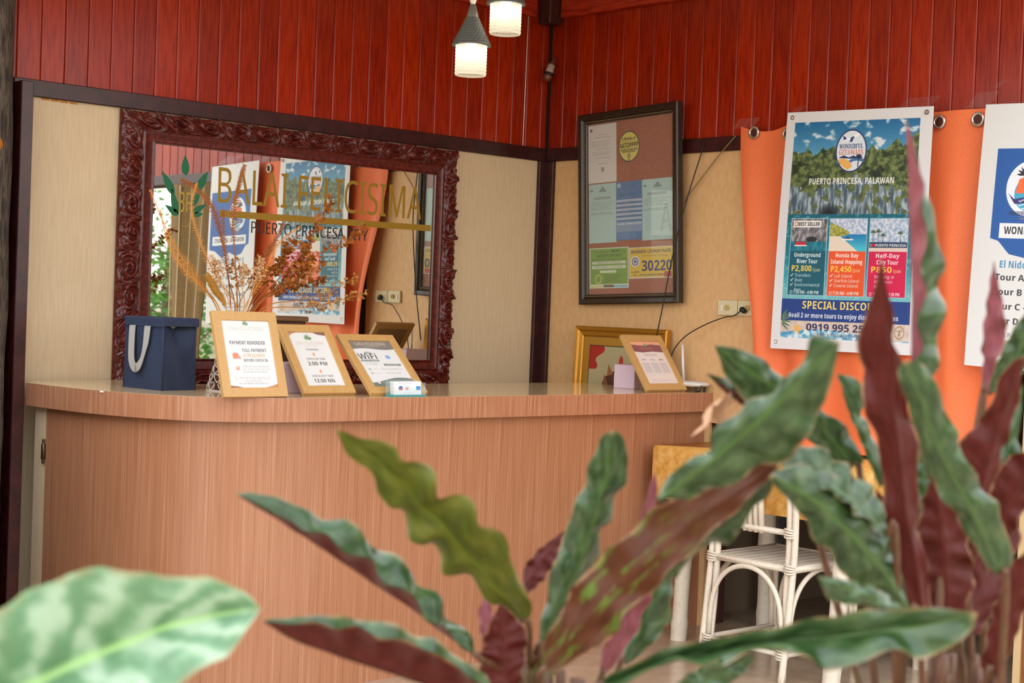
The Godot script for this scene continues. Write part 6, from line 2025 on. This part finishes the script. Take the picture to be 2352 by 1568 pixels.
	["B","green",[-4104,1132,4891,-4119,1133,4890,-4129,1132,4874,-4107,1151,4891,-4124,1152,4889,-4133,1151,4872,-4114,1171,4892,-4130,1171,4889,-4135,1170,4867,-4121,1190,4892,-4135,1190,4888,-4139,1188,4863,-4125,1208,4888,-4141,1209,4887,-4148,1207,4860,-4127,1226,4883,-4147,1227,4886,-4161,1225,4859,-4127,1245,4882,-4154,1246,4885,-4166,1245,4862,-4133,1264,4886,-4159,1264,4885,-4164,1264,4863,-4141,1284,4891,-4165,1283,4884,-4163,1283,4860,-4147,1303,4893,-4170,1301,4884,-4168,1302,4858,-4148,1322,4891,-4175,1320,4884,-4178,1321,4859,-4150,1339,4887,-4180,1338,4884,-4192,1339,4859,-4157,1357,4885,-4185,1356,4884,-4201,1357,4858,-4167,1376,4888,-4189,1374,4885,-4205,1376,4854,-4177,1395,4891,-4194,1393,4885,-4203,1394,4856,-4184,1412,4890,-4198,1411,4886,-4210,1411,4856,-4191,1429,4885,-4203,1429,4886,-4220,1428,4858,-4195,1447,4885,-4208,1447,4886,-4223,1446,4866,-4202,1465,4887,-4212,1464,4887,-4222,1463,4872,-4211,1482,4888,-4217,1482,4887,-4221,1481,4878,-4219,1500,4888,-4221,1500,4888,-4223,1499,4883,-4226,1517,4888,-4226,1517,4888,-4226,1517,4888],[-4054,1044,4871]],
	["B","green",[-4143,1190,4993,-4148,1195,4998,-4143,1193,4998,-4158,1198,4990,-4157,1206,4997,-4138,1203,5005,-4170,1208,4989,-4166,1217,4996,-4141,1214,5005,-4178,1219,4986,-4175,1228,4995,-4149,1228,5005,-4182,1229,4981,-4184,1238,4994,-4161,1241,5007,-4189,1239,4977,-4193,1249,4993,-4171,1254,5008,-4201,1250,4977,-4202,1259,4993,-4175,1267,5007,-4216,1261,4978,-4210,1270,4992,-4182,1273,5000,-4229,1271,4976,-4219,1280,4991,-4190,1282,4996,-4235,1281,4973,-4228,1290,4990,-4201,1295,5000,-4240,1291,4969,-4238,1300,4989,-4217,1305,5000,-4248,1301,4967,-4247,1310,4988,-4230,1314,4998,-4260,1314,4970,-4256,1320,4987,-4234,1327,4997,-4272,1326,4974,-4264,1331,4987,-4237,1339,4996,-4280,1338,4975,-4272,1341,4987,-4248,1349,4993,-4285,1349,4974,-4280,1352,4987,-4261,1360,4995,-4291,1360,4973,-4287,1362,4988,-4272,1372,4998,-4300,1371,4974,-4295,1372,4988,-4281,1384,4998,-4311,1382,4976,-4303,1382,4988,-4289,1394,4996,-4321,1393,4978,-4311,1392,4988,-4299,1405,4994,-4327,1404,4980,-4319,1402,4988,-4312,1411,4992,-4327,1412,4988,-4327,1412,4988,-4327,1412,4988],[-4091,1069,4972]],
	["B","green",[-4018,1184,4895,-4029,1184,4890,-4031,1183,4881,-4021,1202,4899,-4031,1203,4894,-4030,1203,4881,-4016,1220,4899,-4034,1222,4897,-4038,1224,4886,-4015,1238,4902,-4036,1240,4901,-4041,1244,4889,-4024,1258,4911,-4037,1259,4905,-4036,1264,4887,-4023,1275,4915,-4038,1277,4910,-4044,1284,4887,-4016,1293,4916,-4039,1295,4916,-4059,1304,4890,-4020,1311,4924,-4039,1313,4921,-4057,1323,4894,-4028,1329,4933,-4040,1331,4926,-4046,1337,4902,-4025,1347,4936,-4040,1349,4931,-4047,1354,4915,-4024,1364,4940,-4041,1366,4937,-4050,1373,4925,-4032,1382,4946,-4041,1383,4942,-4048,1391,4929,-4037,1400,4950,-4041,1401,4948,-4046,1406,4939,-4041,1418,4954,-4041,1418,4954,-4041,1418,4954],[-3971,1031,4866]],
	["B","green",[-3964,1248,4870,-3959,1248,4871,-3955,1245,4872,-3953,1266,4870,-3953,1266,4876,-3956,1266,4880,-3957,1286,4879,-3948,1285,4881,-3940,1283,4881,-3944,1305,4877,-3943,1304,4885,-3937,1299,4897,-3947,1325,4885,-3939,1323,4888,-3932,1318,4890,-3938,1344,4885,-3936,1343,4890,-3934,1340,4894,-3936,1363,4890,-3933,1363,4892,-3931,1361,4893,-3931,1382,4894,-3931,1382,4894,-3931,1382,4894],[]],
	["B","mauve",[-3959,1370,4863,-3956,1370,4857,-3951,1370,4852,-3958,1392,4870,-3962,1392,4860,-3960,1392,4857,-3969,1414,4883,-3968,1415,4864,-3957,1415,4854,-3961,1436,4886,-3974,1437,4868,-3973,1437,4863,-3977,1459,4893,-3979,1459,4872,-3969,1459,4862,-3976,1481,4887,-3984,1481,4876,-3984,1481,4873,-3990,1502,4888,-3989,1503,4881,-3985,1503,4877,-3994,1524,4885,-3994,1524,4885,-3994,1524,4885],[]],
	["B","green",[-3909,1368,4832,-3906,1365,4835,-3906,1363,4836,-3908,1391,4840,-3901,1385,4847,-3896,1378,4852,-3907,1414,4849,-3895,1404,4860,-3886,1394,4868,-3903,1436,4857,-3892,1425,4870,-3884,1415,4880,-3902,1457,4870,-3889,1446,4880,-3876,1436,4890,-3895,1478,4879,-3886,1467,4890,-3880,1460,4898,-3890,1493,4895,-3883,1487,4900,-3878,1484,4903,-3880,1508,4910,-3880,1508,4910,-3880,1508,4910],[]],
	["B","green",[-4040,1262,4731,-4042,1274,4738,-4031,1279,4746,-4056,1274,4726,-4057,1287,4735,-4041,1296,4742,-4076,1287,4723,-4071,1301,4732,-4047,1312,4736,-4088,1298,4714,-4085,1314,4728,-4065,1326,4734,-4098,1310,4706,-4100,1328,4725,-4087,1336,4731,-4120,1324,4706,-4116,1338,4720,-4098,1346,4720,-4139,1336,4704,-4132,1349,4715,-4112,1357,4713,-4151,1341,4692,-4148,1359,4711,-4136,1369,4713,-4169,1346,4685,-4164,1368,4706,-4153,1381,4709,-4193,1355,4685,-4181,1378,4701,-4164,1393,4701,-4207,1368,4682,-4197,1387,4696,-4184,1402,4698,-4219,1382,4678,-4213,1396,4691,-4206,1410,4695,-4232,1399,4681,-4229,1406,4687,-4225,1413,4688,-4244,1415,4682,-4244,1415,4682,-4244,1415,4682],[]],
	["B","green",[-4094,1321,4665,-4092,1321,4663,-4087,1324,4663,-4120,1332,4669,-4112,1328,4660,-4096,1336,4656,-4131,1341,4663,-4131,1334,4657,-4119,1349,4660,-4159,1352,4668,-4150,1341,4655,-4127,1360,4652,-4168,1358,4659,-4169,1350,4653,-4156,1368,4657,-4192,1365,4661,-4187,1360,4652,-4171,1373,4650,-4204,1373,4653,-4204,1371,4651,-4199,1377,4653,-4220,1381,4651,-4220,1381,4651,-4220,1381,4651],[]],
	["B","green",[-4142,1132,4883,-4148,1136,4889,-4135,1134,4884,-4154,1139,4880,-4157,1146,4889,-4136,1145,4881,-4164,1145,4876,-4166,1155,4888,-4141,1157,4879,-4171,1150,4869,-4175,1165,4887,-4149,1170,4881,-4178,1153,4863,-4184,1174,4886,-4158,1182,4882,-4190,1153,4859,-4193,1183,4886,-4163,1194,4881,-4205,1156,4858,-4203,1191,4884,-4165,1205,4878,-4217,1167,4860,-4212,1199,4883,-4168,1216,4875,-4224,1176,4858,-4222,1207,4881,-4178,1228,4875,-4228,1184,4854,-4232,1215,4880,-4193,1239,4878,-4235,1193,4851,-4242,1223,4878,-4206,1250,4879,-4247,1202,4852,-4252,1230,4876,-4215,1258,4875,-4263,1211,4854,-4262,1237,4874,-4224,1265,4869,-4276,1219,4854,-4272,1244,4872,-4235,1272,4866,-4283,1228,4853,-4282,1251,4871,-4251,1280,4866,-4289,1238,4851,-4292,1258,4869,-4269,1287,4866,-4298,1247,4852,-4303,1264,4867,-4283,1294,4865,-4312,1255,4853,-4314,1269,4864,-4297,1297,4862,-4325,1263,4854,-4324,1274,4862,-4310,1300,4858,-4337,1271,4854,-4335,1279,4860,-4325,1298,4857,-4347,1279,4853,-4346,1284,4858,-4341,1294,4856,-4358,1287,4854,-4356,1290,4855,-4356,1290,4855],[-4061,1049,4891]],
	["B","green",[-4207,1218,4896,-4200,1222,4894,-4186,1222,4891,-4218,1226,4894,-4209,1230,4891,-4192,1235,4887,-4223,1233,4889,-4218,1238,4889,-4202,1248,4888,-4237,1241,4889,-4228,1246,4886,-4204,1261,4884,-4253,1249,4890,-4238,1253,4882,-4207,1271,4876,-4258,1255,4883,-4248,1260,4879,-4224,1279,4875,-4263,1262,4877,-4258,1266,4876,-4240,1289,4873,-4280,1268,4878,-4269,1272,4872,-4245,1297,4865,-4291,1274,4874,-4279,1277,4868,-4257,1305,4860,-4295,1278,4866,-4290,1282,4864,-4277,1314,4861,-4305,1284,4862,-4301,1287,4861,-4292,1317,4856,-4317,1289,4860,-4312,1291,4857,-4304,1316,4850,-4325,1293,4854,-4323,1295,4853,-4319,1308,4850,-4334,1298,4849,-4334,1299,4849,-4334,1300,4849],[]],
	["B","green",[-4236,1144,4948,-4234,1146,4946,-4226,1149,4944,-4247,1153,4939,-4250,1155,4942,-4246,1160,4942,-4275,1160,4939,-4267,1164,4938,-4252,1167,4931,-4284,1160,4926,-4284,1171,4934,-4278,1179,4934,-4312,1165,4926,-4301,1177,4929,-4287,1182,4923,-4324,1167,4915,-4318,1182,4925,-4315,1189,4925,-4343,1179,4917,-4335,1189,4921,-4330,1192,4918,-4352,1195,4916,-4352,1195,4916,-4352,1195,4916],[]],
	["B","mixed",[-4036,1251,4772,-4032,1256,4775,-4024,1258,4776,-4046,1270,4769,-4043,1275,4773,-4033,1280,4773,-4060,1290,4768,-4053,1294,4770,-4039,1300,4767,-4066,1309,4762,-4064,1313,4767,-4054,1321,4767,-4082,1328,4763,-4075,1332,4764,-4062,1341,4760,-4087,1347,4757,-4086,1350,4762,-4072,1363,4769,-4100,1367,4758,-4097,1368,4758,-4084,1381,4764,-4108,1386,4755,-4108,1386,4755,-4108,1386,4755],[]],
	["B","green",[-4056,1221,4834,-4054,1224,4838,-4052,1224,4843,-4059,1238,4837,-4051,1240,4840,-4043,1240,4844,-4053,1255,4834,-4049,1257,4842,-4044,1258,4851,-4058,1272,4836,-4049,1273,4841,-4035,1274,4851,-4057,1288,4832,-4050,1290,4840,-4042,1291,4849,-4059,1305,4832,-4052,1306,4838,-4044,1307,4844,-4057,1322,4833,-4054,1323,4836,-4050,1323,4839,-4055,1339,4834,-4055,1339,4834,-4055,1339,4834],[]],
	["B","green",[-4043,1117,4896,-4064,1127,4886,-4078,1121,4870,-4045,1142,4903,-4067,1149,4886,-4076,1142,4862,-4033,1165,4901,-4071,1172,4886,-4090,1166,4864,-4049,1192,4905,-4075,1194,4886,-4083,1188,4857,-4048,1214,4896,-4079,1216,4885,-4097,1213,4864,-4068,1238,4895,-4084,1237,4884,-4091,1235,4864,-4077,1259,4886,-4089,1259,4883,-4097,1259,4872,-4094,1280,4881,-4094,1280,4881,-4094,1280,4881],[-4012,1035,4856]],
	["B","green",[-3952,1161,4880,-3958,1166,4875,-3964,1170,4870,-3952,1183,4890,-3959,1189,4881,-3965,1196,4872,-3945,1204,4897,-3960,1211,4887,-3973,1223,4879,-3950,1226,4909,-3960,1234,4894,-3970,1248,4879,-3941,1247,4914,-3958,1255,4903,-3979,1274,4888,-3945,1269,4927,-3955,1275,4913,-3968,1294,4896,-3943,1291,4929,-3952,1295,4923,-3962,1306,4916,-3948,1315,4934,-3948,1315,4934,-3948,1315,4934],[-3908,1018,4844]],
	["B","green",[-4075,1070,4963,-4083,1073,4952,-4089,1077,4944,-4070,1091,4968,-4084,1096,4959,-4094,1102,4952,-4075,1115,4978,-4084,1119,4966,-4092,1125,4955,-4070,1137,4983,-4085,1142,4972,-4097,1149,4963,-4072,1159,4992,-4085,1164,4979,-4093,1171,4970,-4071,1181,4999,-4086,1187,4986,-4093,1193,4978,-4076,1205,5001,-4083,1207,4995,-4087,1210,4991,-4081,1228,5004,-4081,1228,5004,-4081,1228,5004],[]],
	["B","green",[-3985,1088,4883,-3996,1091,4869,-4004,1095,4857,-3965,1108,4883,-3984,1114,4871,-4002,1120,4861,-3961,1132,4892,-3973,1136,4873,-3983,1142,4856,-3938,1153,4889,-3962,1159,4875,-3982,1167,4864,-3937,1179,4896,-3950,1182,4878,-3960,1188,4861,-3919,1202,4893,-3939,1204,4880,-3954,1211,4870,-3922,1227,4889,-3928,1228,4881,-3933,1231,4874,-3918,1252,4882,-3918,1252,4882,-3918,1252,4882],[-3941,1012,4840]],
	["B","green",[-4003,1097,4836,-4013,1096,4825,-4022,1095,4816,-4003,1120,4827,-4016,1118,4818,-4029,1117,4810,-4011,1145,4823,-4019,1141,4810,-4027,1138,4798,-4007,1167,4811,-4023,1163,4803,-4037,1161,4795,-4018,1192,4808,-4026,1185,4795,-4032,1182,4783,-4016,1214,4794,-4030,1208,4787,-4041,1205,4782,-4031,1232,4784,-4035,1229,4778,-4037,1227,4773,-4040,1251,4769,-4040,1251,4769,-4040,1251,4769],[-3948,1006,4807]],
	["A","mauve",[-4335,1001,4471,-4344,1001,4465,-4352,1001,4459,-4340,1017,4467,-4346,1016,4458,-4353,1015,4449,-4340,1031,4457,-4349,1031,4451,-4359,1031,4444,-4345,1046,4452,-4352,1045,4445,-4361,1045,4435,-4346,1062,4446,-4352,1061,4440,-4361,1061,4432,-4347,1077,4439,-4353,1077,4435,-4361,1078,4428,-4349,1093,4435,-4351,1093,4432,-4355,1094,4428,-4349,1109,4430,-4349,1109,4430,-4349,1109,4430],[-4288,944,4436]],
	["A","spot",[-4323,991,4508,-4334,997,4501,-4346,1002,4494,-4316,1010,4516,-4325,1014,4501,-4332,1017,4489,-4297,1025,4512,-4316,1031,4502,-4330,1037,4496,-4294,1045,4522,-4307,1048,4502,-4314,1052,4488,-4279,1063,4513,-4299,1066,4501,-4312,1071,4494,-4278,1084,4516,-4290,1083,4501,-4298,1087,4489,-4277,1102,4503,-4285,1102,4497,-4291,1105,4494,-4279,1121,4494,-4279,1121,4494,-4279,1121,4494],[-4296,950,4456]],
	["C","pale",[-5178,1135,4698,-5171,1116,4689,-5175,1101,4718,-5172,1148,4703,-5159,1119,4690,-5163,1101,4723,-5166,1161,4706,-5146,1122,4692,-5151,1100,4729,-5157,1173,4705,-5134,1126,4694,-5141,1100,4738,-5147,1184,4701,-5121,1129,4696,-5131,1101,4750,-5135,1191,4701,-5109,1132,4697,-5120,1103,4758,-5124,1199,4708,-5096,1136,4699,-5106,1103,4759,-5114,1207,4717,-5083,1140,4701,-5090,1103,4758,-5102,1214,4721,-5070,1144,4703,-5076,1104,4760,-5086,1218,4719,-5058,1149,4705,-5064,1106,4767,-5069,1223,4716,-5045,1154,4707,-5053,1111,4774,-5055,1230,4717,-5032,1159,4710,-5040,1117,4774,-5042,1233,4724,-5019,1163,4712,-5024,1121,4770,-5028,1234,4731,-5005,1168,4715,-5007,1126,4765,-5011,1231,4733,-4992,1172,4718,-4993,1134,4763,-4992,1228,4732,-4978,1177,4720,-4981,1143,4764,-4973,1223,4732,-4964,1181,4724,-4967,1149,4764,-4956,1221,4736,-4950,1183,4727,-4950,1154,4762,-4940,1221,4740,-4935,1186,4731,-4932,1158,4758,-4923,1214,4743,-4920,1188,4735,-4917,1168,4753,-4905,1204,4744,-4905,1189,4739,-4904,1179,4748,-4890,1190,4743,-4890,1190,4743,-4890,1190,4743],[-5169,1060,4610]],
]

func leaf_colors(kind: String) -> Array:
	# blade, pale feathering, dark blotches, underside (linear values)
	# all leaves of the two wavy plants are the same green above; the olive one has its backlit yellow-green painted in. Below they are maroon, the mauve ones pinker, part of it a painted-in sheen
	var top := [Color(0.036, 0.074, 0.022), Color(0.072, 0.118, 0.042), Color(0.022, 0.050, 0.014)]
	match kind:
		"olive": return [Color(0.10, 0.115, 0.006), Color(0.14, 0.145, 0.012), Color(0.07, 0.085, 0.004), Color(0.11, 0.02, 0.014)]
		"pale": return [Color(0.26, 0.42, 0.24), Color(0.52, 0.64, 0.46), Color(0.13, 0.27, 0.13), Color(0.3, 0.4, 0.25)]
		"spot": return top + [Color(0.088, 0.026, 0.010)]
		"mauve": return top + [Color(0.24, 0.07, 0.08)]
	return top + [Color(0.090, 0.015, 0.011)]

func leaf_mesh(d: Array, kind: String, seed_: int) -> ArrayMesh:
	var rows := d.size() / 9
	var ed := [[], [], []]
	for i in rows:
		for e in 3:
			ed[e].append(Vector3(d[i * 9 + e * 3], d[i * 9 + e * 3 + 1], d[i * 9 + e * 3 + 2]) * 0.001)
	var sub := 6
	var A := spline(ed[0], sub)
	var M := spline(ed[1], sub)
	var B := spline(ed[2], sub)
	var nt := M.size() - 1
	var ns := 9
	var cols := leaf_colors(kind)
	var n := FastNoiseLite.new()
	n.seed = seed_ * 13 + 1
	n.frequency = 1.0
	# how far each station lies open (1) or folded together (0): open margins ruffle more
	var flat := PackedFloat32Array()
	for i in nt + 1: flat.append(clampf(-(A[i] - M[i]).normalized().dot((B[i] - M[i]).normalized()), 0.0, 1.0))
	var grid := []
	for i in nt + 1:
		var row := PackedVector3Array()
		var t := float(i) / nt
		for j in range(-ns, ns + 1):
			var s := absf(j) / float(ns)
			var e := A[i] if j < 0 else B[i]
			var ph := (1.3 if j < 0 else 3.9) + seed_ * 0.7
			e += (e - M[i]) * (0.0 if kind == "pale" else 0.025 + 0.05 * flat[i]) * sin(t * 36.0 + ph) * sin(PI * clampf(t * 1.02, 0.0, 1.0))
			var p := M[i].lerp(e, s)
			row.append(p)
		grid.append(row)
	# soft quilting between the side veins
	var moved := []
	for i in nt + 1:
		var row: PackedVector3Array = grid[i]
		var t := float(i) / nt
		var out := PackedVector3Array()
		for j in row.size():
			var s := absf(j - ns) / float(ns)
			var du := row[mini(j + 1, row.size() - 1)] - row[maxi(j - 1, 0)]
			var dv: Vector3 = grid[mini(i + 1, nt)][j] - grid[maxi(i - 1, 0)][j]
			var nn := du.cross(dv)
			nn = nn.normalized() if nn.length() > 1e-9 else Vector3.UP
			var wide: float = (A[i] - M[i]).length() + (B[i] - M[i]).length()
			var q := 0.06 * wide * sin(t * 46.0 - s * 3.0) * s * (1.2 - s) + 0.06 * wide * sin(PI * s) * 0.6
			q += (0.02 if kind == "pale" else 0.025 + 0.06 * flat[i]) * wide * s * s * sin(t * 36.0 + (2.6 if j < ns else 5.2) + seed_ * 0.7)
			out.append(row[j] + nn * q)
		moved.append(out)
	var mesh := ArrayMesh.new()
	for side in 2:
		var st := begin(true)
		for i in nt:
			for j in 2 * ns:
				for k in ([[0, 0], [0, 1], [1, 1], [0, 0], [1, 1], [1, 0]] if side == 0 else [[0, 0], [1, 1], [0, 1], [0, 0], [1, 0], [1, 1]]):
					var ii: int = i + k[0]
					var jj: int = j + k[1]
					var r0: PackedVector3Array = moved[ii]
					var du := r0[mini(jj + 1, 2 * ns)] - r0[maxi(jj - 1, 0)]
					var dv: Vector3 = moved[mini(ii + 1, nt)][jj] - moved[maxi(ii - 1, 0)][jj]
					var nn := du.cross(dv)
					nn = nn.normalized() if nn.length() > 1e-9 else Vector3.UP
					var t := float(ii) / nt
					var s := absf(jj - ns) / float(ns)
					var c: Color
					if side == 0:
						if kind == "pale":
							var w := t * 13.0 - s * 2.2 + 1.1 * n.get_noise_2d(t * 5.0, s * 2.0 + seed_)
							var f := 0.5 + 0.5 * sin(w * TAU * 0.5)
							c = cols[0].lerp(cols[1], smoothstep(0.45, 1.0, f) * 0.8).lerp(cols[2], smoothstep(0.5, 0.05, f) * 0.7)
						else:
							var f := n.get_noise_2d(t * 7.0 + seed_, (jj - ns) * 0.22)
							c = cols[0].lerp(cols[1], smoothstep(0.0, 0.45, f)).lerp(cols[2], smoothstep(0.0, 0.45, -f))
						c = c.lerp(cols[1] * Color(0.9, 1.15, 0.5), smoothstep(0.09, 0.02, s) * 0.9)
					else:
						c = cols[3] * (1.0 + 0.35 * n.get_noise_2d(t * 9.0, s * 4.0))
						if kind == "spot": c = c.lerp(Color(0.10, 0.15, 0.02), smoothstep(0.12, 0.4, n.get_noise_2d(t * 5.0, s * 2.5 + (j - ns) * 0.05)) * smoothstep(0.75, 0.35, t))
						if kind == "mixed": c = c.lerp(cols[0], smoothstep(0.1, 0.3, n.get_noise_2d(t * 3.0, 7.0)))
					# dry brown rim and tip
					var rim := smoothstep(0.93, 1.0, s) * clampf(0.6 + n.get_noise_2d(t * 14.0, 30.0) * 1.4, 0.0, 1.0)
					rim = maxf(rim, smoothstep(0.965, 1.0, t) * 0.9)
					c = c.lerp(Color(0.50, 0.30, 0.15), rim * 0.6)
					st.set_color(c)
					st.add_vertex(r0[jj] + nn * (0.0004 if side == 1 else -0.0004) * -1.0)
		st.generate_normals()
		st.commit(mesh)
		mesh.surface_set_material(side, leaf_material(kind, side))
	return mesh

func leaf_material(kind: String, side: int) -> StandardMaterial3D:
	var key := "leaf_%s_%d" % [kind, side]
	if cache.has(key): return cache[key]
	var rough := 0.24 if side == 0 else 0.42
	if kind == "olive": rough = 0.5
	if kind == "pale": rough = 0.42
	var m := mat(key, Color.WHITE, rough)
	m.vertex_color_use_as_albedo = true
	m.metallic_specular = 0.32 if side == 1 else 0.5
	var c: Color = leaf_colors(kind)[0]
	m.backlight_enabled = true
	m.backlight = Color(c.r * 1.2, c.g * 1.4, c.b * 0.6).linear_to_srgb() if kind != "olive" else rgb8(150, 150, 20)
	return m

func plants() -> void:
	var roots := {}
	var foot := {"A": Vector3(-4.36, 0.62, 4.52), "B": Vector3(-4.04, 0.62, 4.91), "C": Vector3(-5.20, 0.62, 4.45)}
	var labels := {"A": "wavy leaved plant with green and maroon leaves spreading in the centre foreground", "B": "tall plant with upright maroon and green leaves at the right foreground", "C": "plant with one big pale green feathered leaf at the bottom left"}
	var stalk := grain("stalk", [rgb8(70, 40, 26), rgb8(104, 62, 38), rgb8(88, 78, 40)], Vector3(14, 2, 14), 0.5, 0.0, 151)
	for k in ["A", "B", "C"]:
		roots[k] = thing("foliage_plant", labels[k], "plant", Vector3.ZERO, "plants in the foreground")
		var pot := thing("plant_pot", {"A": "clay pot under the centre foreground plant", "B": "clay pot under the right foreground plant", "C": "clay pot under the pale leaved plant at the left"}[k], "pot", foot[k] - Vector3(0, 0.16, 0), "plant pots")
		var st := begin(true)
		lathe(st, [Vector2(0.0, 0.0), Vector2(0.085, 0.0), Vector2(0.12, 0.15), Vector2(0.132, 0.15), Vector2(0.132, 0.18), Vector2(0.118, 0.18), Vector2(0.112, 0.155), Vector2(0.0, 0.155)], 28)
		part(pot, "pot_wall", st, mat("clay", rgb8(150, 86, 58), 0.8))
		st = begin(true)
		lathe(st, [Vector2(0.112, 0.160), Vector2(0.0, 0.163)], 24)
		part(pot, "soil", st, mat("soil", rgb8(50, 36, 26), 0.95))
		st = begin()
		box(st, foot[k] + Vector3(0, -0.16 - 0.23, 0), Vector3(0.34, 0.46, 0.34), 0.01)
		solo("plinth", st, mat("plinth_grey", rgb8(150, 144, 134), 0.85), {"A": "low block under the centre plant pot", "B": "low block under the right plant pot", "C": "low block under the left plant pot"}[k], "plinth", "plinths under the pots")
	var i := 0
	for L in LEAVES:
		var root: Node3D = roots[L[0]]
		var o := put(root, "leaf", leaf_mesh(L[2], L[1], i), null)
		var d: Array = L[2]
		var b := Vector3(d[3], d[4], d[5]) * 0.001
		var b2 := Vector3(d[12], d[13], d[14]) * 0.001
		var f: Vector3 = foot[L[0]] + Vector3(0.03 * sin(i * 2.1), 0, 0.03 * cos(i * 2.1))
		i += 1
		if L[3].size() == 1: continue
		var st := begin(true)
		var back := (b - b2).normalized()
		var pts := [b, b + back * 0.015]
		if L[3].size() == 3: pts.append(Vector3(L[3][0], L[3][1], L[3][2]) * 0.001)
		pts.append(f.lerp(b, 0.5) + back * 0.02 + (Vector3.ZERO if L[3].size() == 3 else Vector3(0.07, 0.0, -0.075)))
		pts.append(f)
		tube(st, spline(pts, 5), 0.0035, 0.0055, 8)
		part(root, "stalk", st, stalk)
	# the cluster of stems at the foot of the right plant
	for k in 14:
		var a := Vector3(-4.04 + 0.05 * sin(k * 2.4), 0.63, 4.91 + 0.05 * cos(k * 1.7))
		var b := a + Vector3(0.035 * sin(k * 1.3), 0.43 + 0.04 * sin(k * 3.1), 0.035 * cos(k * 2.9))
		var st := begin(true)
		tube(st, spline([a, a.lerp(b, 0.5) + Vector3(0.008, 0, 0.004), b], 5), 0.0075, 0.006, 8)
		part(roots["B"], "stalk", st, stalk)
	for k in 9:
		var a := Vector3(-4.36 + 0.035 * sin(k * 2.4), 0.63, 4.52 + 0.035 * cos(k * 1.7))
		var b := a + Vector3(0.04 * sin(k * 1.9), 0.40 + 0.03 * sin(k * 3.1), 0.04 * cos(k * 2.3))
		var st := begin(true)
		tube(st, spline([a, a.lerp(b, 0.5) + Vector3(0.006, 0, 0.004), b], 5), 0.009, 0.006, 8)
		part(roots["A"], "stalk", st, stalk)
	# a dry curled leaf end
	var st := begin(true)
	var c := Vector3(-4.227705, 1.322655, 4.673223)
	for q in 9:
		for s in 6:
			var P := func(u: int, v: int) -> Vector3:
				var a := u / 9.0
				var w := v / 6.0 - 0.5
				return c + Vector3(0.045 * a - 0.02, 0.022 * sin(a * 2.6) + 0.03 * w + 0.004 * sin(a * 20.0), 0.03 * w + 0.006 * cos(a * 9.0 + w * 4.0))
			quad(st, P.call(q, s), P.call(q + 1, s), P.call(q + 1, s + 1), P.call(q, s + 1))
	part(roots["B"], "dry_leaf", st, mat("dry_leaf", rgb8(190, 146, 110), 0.8), "curled dry leaf end")
